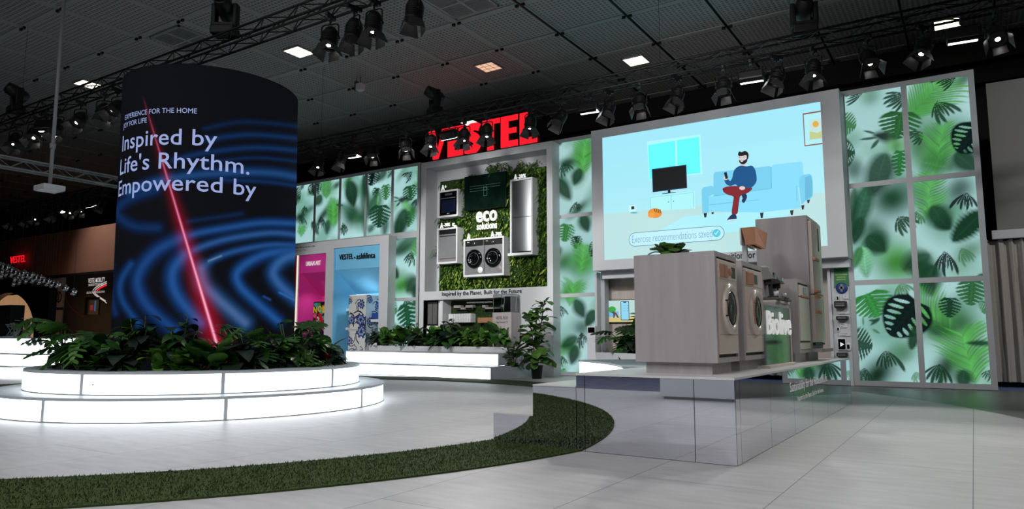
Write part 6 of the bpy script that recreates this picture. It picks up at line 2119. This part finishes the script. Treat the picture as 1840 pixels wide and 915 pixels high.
# ------------------------------------------------------- trusses and fixtures
def truss(label, p0, p1, h=.25, m='blackmetal', rch=.022, seg=.42):
    p0, p1 = Vector(p0), Vector(p1)
    L = (p1 - p0).length
    d = (p1 - p0) / L
    s = d.cross(Vector((0, 0, 1))).normalized()
    t = thing('lighting_truss', label, 'truss', p0)
    offs = [(-h / 2, 0), (h / 2, 0), (-h / 2, h), (h / 2, h)]
    for a, z in offs:
        b = B(); b.tube(p0 + s * a + Vector((0, 0, z)), p1 + s * a + Vector((0, 0, z)), rch, 8); b.build('chord', M[m], t)
    b = B()
    n = int(L / seg)
    st = L / n
    for i in range(n):
        q0, q1 = p0 + d * (st * i), p0 + d * (st * (i + 1))
        flip = i % 2
        for (a0, z0), (a1, z1) in (((-h / 2, 0), (-h / 2, h)), ((h / 2, 0), (h / 2, h)), ((-h / 2, h), (h / 2, h)), ((-h / 2, 0), (h / 2, 0))):
            if flip: (a0, z0), (a1, z1) = (a1, z1), (a0, z0)
            b.tube(q0 + s * a0 + Vector((0, 0, z0)), q1 + s * a1 + Vector((0, 0, z1)), .011, 4, cap=False)
    b.build('lattice', M[m], t)
    # hanging cables up to the ceiling
    b = B()
    k = 3.0
    while k < L:
        q = p0 + d * k
        b.tube(q + Vector((0, 0, h)), Vector((q.x, q.y, CEIL)), .004, 4); k += 9.7
    b.build('suspension_cable', M[m], t)
    return t


BYT, BZT = 13.0, 6.13
NYT, NZT = 7.25, 6.0
truss('black truss of spotlights running along the front of the big screen and portal', (-37, BYT, BZT), (4.0, BYT, BZT))
truss('black truss of spotlights passing over the top of the round column', (-31, NYT, NZT), (-1.0, NYT, NZT))
truss('grey truss crossing at the far left behind the spotlights', (-23.4, 5.5, 5.95), (-23.4, 12.6, 5.95), .3, 'alu', .03)


def head(b_parts, tilt, aimy=-1):
    pass


def make_spot(tilt):
    """theatre lantern hanging from its clamp at the origin, looking along -Y and down by tilt"""
    t = thing('stage_spotlight', 'black stage spotlight', 'spotlight', (0, 0, 0))
    b = B(); b.box(-.03, .03, -.15, .15, -.02, .06, 0, .01); b.box(-.03, .03, -.05, .05, -.07, -.02); b.tube((0, 0, -.06), (0, 0, -.15), .018, 8); b.build('clamp', M['blackmetal'], t, local=True)
    b = B(); w = .17
    b.path([(-w, 0, -.40), (-w, 0, -.17), (-w + .05, 0, -.14), (w - .05, 0, -.14), (w, 0, -.17), (w, 0, -.40)], .013, 6); b.tube((-w - .02, 0, -.40), (-w + .03, 0, -.40), .03, 10); b.tube((w - .03, 0, -.40), (w + .02, 0, -.40), .03, 10)
    b.build('yoke', M['blackmetal'], t, local=True)
    mx = Matrix.Translation((0, 0, -.40)) @ Matrix.Rotation(tilt, 4, 'X') @ Matrix.Rotation(pi / 2, 4, 'X')     # +Z of the lathe is the beam
    b = B(); b.lathe([(.001, -.22), (.07, -.22), (.10, -.19), (.13, -.14), (.145, -.10), (.145, .12), (.155, .13), (.155, .17), (.135, .17), (.13, .12)], 24, mx)
    for k in range(5): b.lathe([(.146, -.08 + .035 * k), (.154, -.075 + .035 * k), (.146, -.07 + .035 * k)], 24, mx)
    hd = b.build('housing', M['blackmetal'], t, local=True)
    b = B(); b.lathe([(.118, .118), (.09, .135), (.042, .147)], 24, mx); b.lathe([(.042, .147), (.001, .15)], 24, mx, 1); b.build('lens', [M['lensdark'], M['lens']], t, local=True)
    for k in range(4):
        a = k * pi / 2 + .2
        r = mx @ Matrix.Rotation(a, 4, 'Z')
        w0, w1, ln = .105, .12 if k % 2 else .16, .19
        e = radians(10 if k % 2 else 22)
        b = B()
        v = [(.15, -w0, .17), (.15, w0, .17), (.15 + ln * sin(e), w1, .17 + ln * cos(e)), (.15 + ln * sin(e), -w1, .17 + ln * cos(e))]
        v2 = [(x + .004, y, z - .004) for x, y, z in v]
        b.add([r @ Vector(p) for p in v + v2], [(0, 1, 2, 3), (7, 6, 5, 4), (0, 4, 5, 1), (1, 5, 6, 2), (2, 6, 7, 3), (3, 7, 4, 0)])
        b.build('barn_door', M['flap'], t, local=True)
    return t


def make_flood(tilt):
    t = thing('flood_panel', 'black flood light', 'floodlight', (0, 0, 0))
    b = B(); b.box(-.03, .03, -.15, .15, -.02, .06, 0, .01); b.box(-.03, .03, -.05, .05, -.07, -.02); b.tube((0, 0, -.06), (0, 0, -.12), .018, 8); b.build('clamp', M['blackmetal'], t, local=True)
    b = B(); b.path([(-.29, 0, -.30), (-.29, 0, -.14), (-.26, 0, -.12), (.26, 0, -.12), (.29, 0, -.14), (.29, 0, -.30)], .012, 6); b.build('yoke', M['blackmetal'], t, local=True)
    mx = Matrix.Translation((0, 0, -.30)) @ Matrix.Rotation(tilt, 4, 'X')
    b = B(); b.box(-.26, .26, -.09, .1, -.13, .13, 0, .03, mx)
    for k in range(7): b.box(-.22 + .07 * k, -.2 + .07 * k, .1, .14, -.11, .11, 0, 0, mx)
    b.build('housing', M['blackmetal'], t, local=True)
    b = B(); b.box(-.235, .235, -.096, -.088, -.105, .105, 0, 0, mx); b.build('lens', M['floodlens'], t, local=True)
    b = B(); b.add([mx @ Vector(p) for p in ((-.25, -.09, .12), (.25, -.09, .12), (.27, -.2, .17), (-.27, -.2, .17))], [(0, 1, 2, 3)]); b.build('visor', M['blackmetal'], t, local=True)
    return t


def make_mover():
    t = thing('moving_head', 'black moving-head lamp', 'spotlight', (0, 0, 0))
    b = B(); b.box(-.18, .18, -.13, .13, 0, .14, 0, .02); b.build('base', M['blackmetal'], t, local=True)
    b = B(); b.box(-.2, -.13, -.07, .07, .12, .5, 0, .02); b.box(.13, .2, -.07, .07, .12, .5, 0, .02); b.box(-.19, .19, -.07, .07, .13, .2, 0, .01); b.build('yoke', M['blackmetal'], t, local=True)
    mx = Matrix.Translation((0, 0, .42)) @ Matrix.Rotation(radians(65), 4, 'X')
    b = B(); b.lathe([(.001, -.2), (.1, -.2), (.13, -.12), (.13, .08), (.11, .2), (.1, .22), (.001, .2)], 20, mx); b.build('head', M['black'], t, local=True)
    b = B(); b.lathe([(.095, .221), (.05, .23), (.001, .23)], 20, mx); b.build('lens', M['blackgloss'], t, local=True)
    return t


SPOTS = {}


def spot(kind, tilt, loc, rz, scale=1.0):
    key = (kind, tilt)
    if key not in SPOTS:
        t = {'spot': lambda: make_spot(radians(tilt)), 'flood': lambda: make_flood(radians(tilt)), 'mover': make_mover}[kind]()
        SPOTS[key] = (t, family(t))
        t.location = loc; t.rotation_euler = (0, 0, rz); t.scale = (scale,) * 3
        return t
    return dup(SPOTS[key][0], loc, rz, None, scale, SPOTS[key][1])


# picture column of each lantern on the two trusses, what it is, tilt, pan
back = [(573, 'spot', 62, .3), (613, 'spot', 62, -.3), (635, 'flood', 50, .1), (670, 'spot', 50, .7), (729, 'spot', 48, .9), (775, 'spot', 64, .2), (807, 'flood', -40, 3.14), (834, 'spot', 66, .3), (875, 'spot', 72, .1), (953, 'spot', 74, -.1),
        (1007, 'spot', 50, -.8), (1058, 'flood', 30, .1), (1094, 'spot', 60, -.5), (1149, 'spot', 58, .4), (1217, 'spot', 58, -.5), (1300, 'spot', 62, .2), (1350, 'flood', 42, .1), (1396, 'spot', 56, -.7), (1462, 'spot', 66, -.2), (1560, 'spot', 50, .5), (1659, 'spot', 48, -.6), (1730, 'flood', 22, .1), (1790, 'spot', 44, .1)]
far = [(20, 'spot', 50, .4), (48, 'spot', 56, .2), (66, 'spot', 50, .6), (95, 'spot', 56, .3), (112, 'flood', 40, 0), (128, 'spot', 50, .7), (146, 'spot', 56, .9), (162, 'flood', -40, 3.14), (184, 'spot', 56, -.3)]
near = [(28, 'spot', 56, .6), (63, 'spot', 50, .8), (82, 'flood', 40, .4), (103, 'spot', 56, .5), (144, 'spot', 40, .4), (187, 'spot', 60, .7), (210, 'spot', 36, .2), (593, 'spot', 66, .3), (636, 'spot', 72, -.2), (672, 'spot', 80, .1), (745, 'spot', 74, -.4)]


def hang(lst, Y, z, where, grp, sc=.86):
    done = []
    for px, kind, tilt, pan in lst:
        lo, hi = -60.0, 10.0
        for _ in range(60):
            m_ = (lo + hi) / 2
            if proj(m_, Y, z - .3)[0] < px: lo = m_
            else: hi = m_
        o = spot(kind, (82 if tilt > 0 else 60) if kind == 'flood' else min(84, tilt + 10), (lo, Y, z - .03), pan, sc)
        o['group'] = grp
        done.append((px, kind, o))
    for kind, w in (('spot', 'black stage spotlight'), ('flood', 'black rectangular flood light')):
        os_ = [o for _, k, o in sorted(done, key=lambda a: a[0]) if k == kind]
        for i, o in enumerate(os_):
            o['label'] = (nth(i, len(os_)) + ' ' if len(os_) > 1 else '') + w + ' hanging ' + where
    return done


FLP = {}
dB = hang(back, BYT, BZT - .03, 'from the truss before the screen and portal', 'lanterns on the truss before the screen')
dF = hang(far, BYT, BZT - .03, 'from the distant truss left of the round column', 'lanterns on the distant left part of the truss')
dN = hang(near, NYT, NZT - .03, 'from the truss over the round column', 'lanterns on the truss over the column')
for px, Y, z, lab in ((781, BYT, BZT + .27, 'moving-head lamp standing on the truss above the red letters'), (405, NYT, NZT + .27, 'moving-head lamp standing on the truss above the round column'), (30, NYT, NZT + .27, 'moving-head lamp standing on the truss at the far left'), (1445, BYT, BZT + .27, 'moving-head lamp standing on the truss above the big screen')):
    lo, hi = -60.0, 10.0
    for _ in range(60):
        m_ = (lo + hi) / 2
        if proj(m_, Y, z + .3)[0] < px: lo = m_
        else: hi = m_
    o = spot('mover', 0, (lo, Y, z), rnd.uniform(-.6, .6), 1.15)
    o['label'] = 'black ' + lab; o['group'] = 'moving-head lamps on the trusses'

# ---- things on the ceiling
def ceil_xy(px, py): p = atZ(px, py, CEIL - .03); return p.x, p.y


for px, py, on, lab in ((537, 94, 1, 'lit square ceiling lamp above the right edge of the round column'), (878, 121, 0, 'dim pinkish square ceiling lamp above the red letters'), (1143, 110, 1, 'lit square ceiling lamp above the left part of the big screen'), (1703, 43, 1, 'lit ceiling lamp at upper right behind the truss'), (158, 152, 1, 'small lit ceiling lamp left of the column, just behind the truss'), (90, 245, 1, 'far lit ceiling lamp among the left spotlights'), (180, 330, 1, 'farthest lit ceiling lamp, left of the round column'), (842, 220, 1, 'lit ceiling lamp seen just over the S of the red letters')):
    x, y = ceil_xy(px, py)
    w = .27
    t = thing('ceiling_lamp', lab, 'ceiling lamp', (x, y, CEIL), 0, 'square lamps in the ceiling')
    b = B()
    for k in range(4):
        mx = Matrix.Translation((x, y, 0)) @ Matrix.Rotation(k * pi / 2, 4, 'Z')
        b.box(-w - .03, w + .03, w, w + .03, CEIL - .035, CEIL - .001, 0, 0, mx)
    b.build('frame', M['grille'], t)
    b = B(); b.box(x - w, x + w, y - w, y + w, CEIL - .026, CEIL - .022); b.build('diffuser', M['ceillamp'] if on else M['ceillampdim'], t)
    b = B()
    for k in (-1, 1):
        b.box(x + k * w / 3 - .004, x + k * w / 3 + .004, y - w, y + w, CEIL - .036, CEIL - .027); b.box(x - w, x + w, y + k * w / 3 - .004, y + k * w / 3 + .004, CEIL - .036, CEIL - .027)
    b.build('louvre', M['grille'], t)
for px, py, lab in ((828, 4, 'white ventilation grille at the top edge of the ceiling'), (336, 73, 'pale ventilation grille in the ceiling behind the near truss')):
    x, y = ceil_xy(px, py)
    w = .56
    t = thing('ventilation_grille', lab, 'vent', (x, y, CEIL), 0, 'ventilation grilles in the ceiling')
    b = B()
    for k in range(4):
        b.box(-w - .05, w + .05, w, w + .05, CEIL - .04, CEIL - .001, 0, 0, Matrix.Translation((x, y, 0)) @ Matrix.Rotation(k * pi / 2, 4, 'Z'))
    b.box(x - .03, x + .03, y - w, y + w, CEIL - .04, CEIL - .001); b.box(x - w, x + w, y - .03, y + .03, CEIL - .039, CEIL - .001)
    b.build('frame', M['grille'], t)
    b = B(); b.box(x - w, x + w, y - w, y + w, CEIL - .022, CEIL - .0185); b.build('duct', M['black'], t)
    b = B()
    for k in range(22):
        yy = y - w + (k + .5) * 2 * w / 22
        b.box(x - w, x + w, yy - .012, yy + .012, CEIL - .036, CEIL - .023)
    b.build('slat', M['grille'], t)
x, y = ceil_xy(648, 139)
t = thing('ceiling_speaker', 'small white box hanging on a thin cable from the ceiling', 'speaker', (x, y, CEIL - .3))
b = B(); b.box(x - .1, x + .1, y - .09, y + .09, CEIL - .42, CEIL - .22, 0, .01); b.build('box', M['white'], t)
b = B(); b.box(x - .2, x - .12, y - .05, y + .05, CEIL - .4, CEIL - .12, 0, .01); b.tube((x, y, CEIL - .22), (x, y, CEIL - .02), .012); b.tube((x - .16, y, CEIL - .12), (x - .16, y, CEIL - .02), .008); b.build('bracket', M['darkgrey'], t)
p0 = atY(97, 235, 6.6); p1 = atY(90, 338, 6.6)
t = thing('antenna_mast', 'white flat unit hanging on a long rod left of the column', 'antenna', (p0.x, 6.6, p1.z))
b = B(); b.tube((p0.x, 6.6, CEIL - .02), (p0.x, 6.6, p1.z + .05), .035, 10); b.tube((p0.x, 6.6, p1.z + .8), (p0.x, 6.6, p1.z + .9), .055, 10); b.build('rod', M['grille'], t)
b = B(); b.box(p0.x - .22, p0.x + .22, 6.4, 6.8, p1.z - .06, p1.z + .05, 0, .02); b.build('unit', M['white'], t)
# --------------------------------------------------- far left of the hall
# stepped light benches peeking in at the left edge
t = thing('lit_bench', 'three glowing white steps at the left edge of the photo', 'steps', (-20.3, 9, 0))
cx2, cy2 = atZ(36, 676, 0).x, atZ(36, 676, 0).y
b = B(); b2 = B()
levels = [(36, 674, 0, .3), (62, 655, .3, .58)]
yb_ = 9.0
for k, (x1_, z0_, z1_) in enumerate(((-20.45, 0.0, .3), (-20.2, .3, .6), (-21.0, .6, 1.02))):
    y0_ = (8.35, 8.75, 9.4)[k]
    b.box(-27, x1_, y0_, y0_ + .02, z0_ + .01, z1_ - .03); b.box(x1_ - .02, x1_, y0_ + .02, y0_ + 1.2, z0_ + .01, z1_ - .03)
    b2.box(-27, x1_ + .006, y0_ - .006, y0_ + 1.3, z1_ - .03, z1_)
b.build('light_riser', M['lamp'], t); b2.build('tread', M['tread'], t)
b = B(); b.box(-30, -20.4, 10.75, 12.4, 0, .6); b.build('platform', M['tread'], t)

# brown wall of the next stand with a red sign
WL = 17.0
t = thing('distant_backdrop', 'brown far wall above the dark mobility panels', 'wall panel', (-38, WL, 0))
b = B(); b.box(-47, -31.6, WL, WL + .15, 4.05, 6.18); b.build('panel', M['brown'], t)
b = B(); b.box(-47, -31.6, WL - .01, WL + .15, 0, 4.05); b.build('dado', M['blackwall'], t)


def far_letters(name, label, px0, px1, py, cap, m, Y, body='VESTEL', depth=.12):
    t = thing(name, label, 'sign', (*atY((px0 + px1) / 2, py, Y),))
    b = B(); lettering(b, body, frY(Y - .14), atY(px0, py, Y).x, atY(px1, py, Y).x, atY((px0 + px1) / 2, py, Y).z, cap, .0, .03); b.build('letter', m, t)
    b = B(); b.box(atY(px0, py, Y).x, atY(px1, py, Y).x, Y - .14, Y - .1, atY((px0 + px1) / 2, py, Y).z + .1, atY((px0 + px1) / 2, py, Y).z + .14); b.build('mounting_rail', M['redside'], t)


far_letters('illuminated_sign', 'small red VESTEL letters on the brown far wall', 24, 51, 472.5, .36, M['red'], WL - .05)
# white brand boards
xw0, xw1 = atY(54, 540, WL - .2).x, atY(113, 540, WL - .2).x
t = thing('logo_board', 'dim white board with small round logos left of the mobility panel', 'board', ((xw0 + xw1) / 2, WL - .2, 0))
b = B(); b.box(xw0, xw1, WL - .2, WL - .12, 0, atY(80, 502, WL - .2).z); b.build('board', M['greywall'], t)
for px in (86, 105):
    c = atY(px, 534, WL - .22)
    b = B(); b.lathe([(.28, 0), (.2, 0)], 20, Matrix.Translation((c.x, WL - .205, c.z)) @ Matrix.Rotation(pi / 2, 4, 'X')); b.tube((c.x, WL - .21, c.z - .15), (c.x, WL - .21, c.z + .15), .05); b.box(c.x - .5, c.x + .5, WL - .21, WL - .2, c.z - .62, c.z - .5); b.build('logo', M['black'], t)
# mobility panel
xm0, xm1 = atY(117, 540, WL - .3).x, -30.5
zm1 = atY(150, 494, WL - .3).z
t = thing('mobility_panel', 'black panel with mobility lettering and a white swoosh beside the column', 'panel', ((xm0 + xm1) / 2, WL - .3, 0))
b = B(); b.box(xm0, xm1, WL - .3, WL - .21, 0, zm1); b.build('board', M['black'], t)
b = B(); fm = frY(WL - .305)


def pm(x, y): p = atY(x, y, WL - .3); return p.x, p.z


lettering(b, 'VESTEL MOBILITY', fm, pm(158.5, 507)[0], pm(188.5, 507)[0], pm(172, 507.5)[1], .2, .02)
lettering(b, 'DRIVEN BY TECHNOLOGY', fm, pm(159, 514)[0], pm(187, 514)[0], pm(172, 513.5)[1], .11, .005)
lettering(b, 'ELECTRIC CHARGING SOLUTIONS', fm, pm(156, 527)[0], pm(188, 527)[0], pm(172, 527)[1], .09, .005)


def swoosh(pts, w, mi):
    pts = smooth_poly(pts)
    for p, q in zip(pts[:-1], pts[1:]):
        p, q = pm(*p), pm(*q)
        dx, dz = q[0] - p[0], q[1] - p[1]
        l = hypot(dx, dz) + 1e-6
        nx, nz = -dz / l * w, dx / l * w
        b.add([(p[0] - nx, WL - .306, p[1] - nz), (q[0] - nx, WL - .306, q[1] - nz), (q[0] + nx, WL - .306, q[1] + nz), (p[0] + nx, WL - .306, p[1] + nz)], [(0, 1, 2, 3)], mi)


swoosh([(192, 506), (176, 514), (168, 521), (168, 527), (176, 534), (186, 540), (192, 545)], .022, 0); swoosh([(192, 509), (178, 516), (171, 522), (171, 527), (178, 533), (190, 541)], .022, 0); swoosh([(192, 512), (180, 518), (174, 523)], .03, 1)
swoosh([(118, 528), (122, 544), (134, 558), (150, 570)], .02, 2)
b.build('lettering', [M['whiteletter'], M['red'], M['redside']], t)
x0_, z0_ = pm(153, 566); x1_, z1_ = pm(180, 534)
b = B(); b.box(x0_, x1_, WL - .34, WL - .3, z0_, z1_, 0); tvp = b.build('monitor', M['blackgloss'], t)
b = B(); b.box(x0_ + .4 * (x1_ - x0_), x0_ + .62 * (x1_ - x0_), WL - .345, WL - .34, z0_ + .25 * (z1_ - z0_), z0_ + .55 * (z1_ - z0_)); b.build('monitor_picture', glow((150, 40, 50), .6), tvp)
b = B(); b.box(x0_ + .7 * (x1_ - x0_), x0_ + .8 * (x1_ - x0_), WL - .345, WL - .34, z0_ + .2 * (z1_ - z0_), z0_ + .8 * (z1_ - z0_)); b.build('monitor_picture', glow((60, 110, 150), .6), tvp)

# arch with the warm curtain
AY = 14.0
ac = atY(8, 600, AY); ar = atY(60, 600, AY).x - ac.x
arz = atY(8, 527, AY).z - ac.z
t = thing('lit_arch', 'dark wall with an arch opening onto a warm lit curtain, far left', 'arch', (ac.x, AY, 0))
outer = [(ac.x - 6, 0), (ac.x - 6, 3.3), (atY(54, 550, AY).x + .2, 3.3), (atY(58, 550, AY).x + .5, 0)]
n = 24
arch = [(ac.x + ar * cos(pi * i / n), max(0, ac.z + arz * sin(pi * i / n))) for i in range(n + 1)]
b = B()
poly = [(ac.x + ar, 0)] + arch + [(ac.x - ar, 0), (ac.x - 7, 0), (ac.x - 7, 3.15), (ac.x + ar + 1.1, 3.15), (ac.x + ar + 1.1, 0)]
b.prism(poly, frY(AY + .3), .3)
b.build('arch_wall', M['black'], t)
b = B()
for i in range(60):
    x = ac.x - ar + 2 * ar * i / 60
    x2 = ac.x - ar + 2 * ar * (i + 1) / 60
    b.quad((x, AY + .6 + .05 * sin(i * 1.1), .0), (x2, AY + .6 + .05 * sin(i * 1.1 + 1.1), .0), (x2, AY + .6 + .05 * sin(i * 1.1 + 1.1), 2.9), (x, AY + .6 + .05 * sin(i * 1.1), 2.9))
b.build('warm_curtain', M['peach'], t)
p, q = atY(0, 549, 12.6), atY(17.5, 575, 12.6)
t = thing('speaker_box', 'black box standing before the warm curtain of the arch', 'speaker', ((p.x + q.x) / 2, 12.6, 0))
b = B(); b.box(p.x - .3, q.x, 12.6, 13.1, 0, p.z, 0, .02); b.build('box', M['black'], t)
b = B(); b.box(p.x - .2, q.x - .08, 12.59, 12.602, .2, p.z - .15); b.build('front_mesh', M['darkgrey'], t)
b = B(); b.box(p.x - .25, q.x - .05, 12.595, 13.0, -.003 + .003, .05); b.build('foot', M['blackmetal'], t)

# openwork chairs
def openchair(x, y, rz, label):
    t = thing('lattice_chair', label, 'chair', (x, y, 0), rz, 'openwork chairs at the far left')
    b = B(); b.box(-.28, .28, -.26, .26, .42, .46, 0, .02); b.build('seat', M['frame'], t, local=True)
    b = B()
    n = 9
    for i in range(n):
        a0, a1 = pi * (.02 + .96 * i / (n - 1)), pi * (.02 + .96 * ((i + 2) % n) / (n - 1))
        b.path([(.28 * cos(a0), .26 * sin(a0), .44), (.34 * cos((a0 + a1) / 2), .32 * sin((a0 + a1) / 2), .66), (.36 * cos(a1), .34 * sin(a1), .86)], .016, 6)
        b.path([(.28 * cos(a1), .26 * sin(a1), .44), (.34 * cos((a0 + a1) / 2), .32 * sin((a0 + a1) / 2), .66), (.36 * cos(a0), .34 * sin(a0), .86)], .016, 6)
    pts = [(.36 * cos(pi * i / 16), .34 * sin(pi * i / 16), .86) for i in range(17)]
    b.path(pts, .02, 6)
    b.build('backrest', M['frame'], t, local=True)
    for sx in (-1, 1):
        for sy in (-1, 1):
            b = B(); b.tube((sx * .22, sy * .2, .42), (sx * .27, sy * .25, 0), .018, 8); b.build('leg', M['frame'], t, local=True)
    return t


for px, Y, z, lab in ((14, 11.2, .6, 'openwork chair back showing over the left light steps'), (36, 11.5, .6, 'openwork chair right of the first, over the left light steps'), (70, 10.2, 0, 'openwork chair partly hidden behind the monstera leaves'), (92, 10.6, 0, 'openwork chair farthest right behind the ring plants')):
    lo, hi = -60.0, 10.0
    for _ in range(50):
        m_ = (lo + hi) / 2
        if proj(m_, Y, .8)[0] < px: lo = m_
        else: hi = m_
    c = openchair(lo, Y, rnd.uniform(-.5, .5), lab)
    c.location.z = z

# chrome balls on fine cables
BYb = 10.0
balls = []
row = [(132, 525, 6.6), (118, 518, 6), (104, 512, 6.2), (97, 509, 5.2), (88, 506, 5.4), (80, 504, 5.2), (74, 500, 5.6), (66, 499, 5.5), (58, 495, 5.6), (50, 495, 5.2), (43, 491, 5.6), (36, 492, 5.2), (29, 489, 5.6), (22, 485, 5.5), (14, 481, 5.6), (6, 479, 5.6), (0, 477, 5.6),
       (24, 511, 5), (34, 508, 5), (46, 506, 5), (58, 505, 5), (68, 505, 4.6), (3, 489, 5.6), (10, 494, 5.4), (20, 494, 5.2), (2, 497, 5), (32, 499, 4.8), (14, 487, 5), (40, 499, 4.8), (70, 508, 4.6), (52, 500, 4.6), (62, 502, 4.6), (84, 510, 4.8), (92, 513, 4.6), (-8, 480, 5.6), (-6, 492, 5.6), (26, 503, 4.5)]
proto = None
for i, (px, py, r) in enumerate(row):
    Y = BYb + (0 if i < 17 else .5 + .25 * (i % 4))
    p = atY(px, py, Y)
    R_ = r / FPX * ((p - CAM).dot(FW))
    if proto is None:
        proto = thing('chrome_ball', 'rightmost polished ball at the end of the hanging swarm', 'ball', p, 0, 'polished balls hanging over the seats')
        b = B(); b.sphere((0, 0, 0), R_, 28, 18); b.build('ball', M['chrome'], proto, local=True)
        b = B(); b.tube((0, 0, R_ * .97), (0, 0, R_ * 1.12), .02, 8); b.build('eyelet', M['chrome'], proto, local=True)
        b = B(); b.tube((0, 0, R_), (0, 0, CEIL - p.z - .05), .003, 4); b.build('cable', M['thincable'], proto, local=True)
        R0, pfam = R_, family(proto)
    else:
        o = proto.copy(); COL.objects.link(o)
        o.location = p
        o['label'] = 'polished chrome ball in the swarm hanging over the far left seats'
        for ch, _ in pfam:
            c = ch.copy(); COL.objects.link(c); c.parent = o
            if ch.name.startswith('cable'):
                c.scale = (1, 1, (CEIL - p.z - .05) / (CEIL - proto.location.z - .05))
            else:
                c.scale = (R_ / R0,) * 3

# ------------------------------------------------------------------- light
w = bpy.data.worlds.new('hall'); SC.world = w; w.use_nodes = True
w.node_tree.nodes['Background'].inputs[0].default_value = (.6, .65, .7, 1)
w.node_tree.nodes['Background'].inputs[1].default_value = .02


def spotlamp(name, loc, target, power, angle, blend=.4, col=(1, .98, .95), size=.15):
    l = bpy.data.lights.new(name, 'SPOT')
    l.energy = power; l.spot_size = radians(angle); l.spot_blend = blend; l.color = col; l.shadow_soft_size = size
    o = bpy.data.objects.new(name, l); COL.objects.link(o)
    o.location = loc
    o.rotation_euler = (Vector(target) - Vector(loc)).to_track_quat('-Z', 'Y').to_euler()
    return o


def arealamp(name, loc, target, power, sx, sy, col=(1, 1, 1)):
    l = bpy.data.lights.new(name, 'AREA')
    l.shape = 'RECTANGLE'; l.size = sx; l.size_y = sy; l.energy = power; l.color = col
    o = bpy.data.objects.new(name, l); COL.objects.link(o)
    o.location = loc
    o.rotation_euler = (Vector(target) - Vector(loc)).to_track_quat('-Z', 'Y').to_euler()
    return o


# truss lanterns aimed at the stand
spotlamp('truss_or_fill_spot', (-1.5, BYT - .7, BZT - .7), (-.2, 8.5, 0), 420, 80)
spotlamp('truss_or_fill_spot', (-4.2, BYT - .7, BZT - .7), (-2.5, 5.0, 0), 420, 80)
spotlamp('truss_or_fill_spot', (-9.0, BYT - .7, BZT - .7), (-7, 6, 0), 480, 80)
spotlamp('truss_or_fill_spot', (1.2, BYT - .7, BZT - .7), (-1.0, 4.5, 0), 460, 75)
# lanterns of the near truss, aimed at the wall and the appliances
spotlamp('truss_or_fill_spot', (-10.5, NYT + .9, NZT - .6), (-11.8, 17, 3.4), 1300, 44, col=(1, .97, .93))
spotlamp('truss_or_fill_spot', (-6.5, NYT + .9, NZT - .6), (-11.6, 17, 3.2), 900, 44, col=(1, .97, .93), size=.6)
spotlamp('truss_or_fill_spot', (-14.5, NYT + .9, NZT - .6), (-16.4, 17, 2.2), 1500, 46)
spotlamp('truss_or_fill_spot', (-3.0, NYT + .9, NZT - .6), (-5.2, 17, 4.0), 900, 66, size=.9)
spotlamp('truss_or_fill_spot', (-7.0, NYT + .9, NZT - .6), (-7.0, 17, 1.2), 1300, 40)
# unseen spots added behind the camera to fill the cabinet fronts and mirrors
spotlamp('truss_or_fill_spot', (4.5, 1.0, 6.2), (-2.0, 9.0, 1.5), 420, 56, .8, (1, .93, .9), .5)
spotlamp('truss_or_fill_spot', (-3.5, -4.0, 6.4), (-3.2, 7.5, 1.0), 680, 60, .8, (1, .93, .92), .5)
arealamp('hall_fill', (-6, 1, CEIL - .2), (-6, 3, 0), 1000, 14, 10, (.97, .98, 1))  # added overhead area lamp for general fill, no fixture of the hall
spotlamp('hall_or_fill_spot', (-33.2, 13.9, 7.6), (-33.6, 17, 5.1), 420, 74, .9, (1, .85, .75), .3)
spotlamp('hall_or_fill_spot', (6.5, 9.0, 8.0), (1.6, 18, 2.4), 1900, 60, .8)  # unseen lamp added to brighten the grey drape and partition
spotlamp('alcove_fill', ((bl[0] + bl[1]) / 2, NY + .3, bl[2] - .95), ((bl[0] + bl[1]) / 2, NY + .75, 0), 60, 120, .9, (.85, .95, 1), .05)  # added lamp without a fixture, brightens the blue alcove
spotlamp('alcove_fill', ((mg[0] + mg[1]) / 2, NY + .3, mg[2] - .85), ((mg[0] + mg[1]) / 2, NY + .75, 0), 35, 120, .9, (1, 1, 1), .05)  # likewise added, lifts the magenta alcove
spotlamp('truss_or_fill_spot', (-11.9, NYT + 5.4, NZT), (-12.0, 17, 3.7), 820, 40, .6, (1, .98, .94))
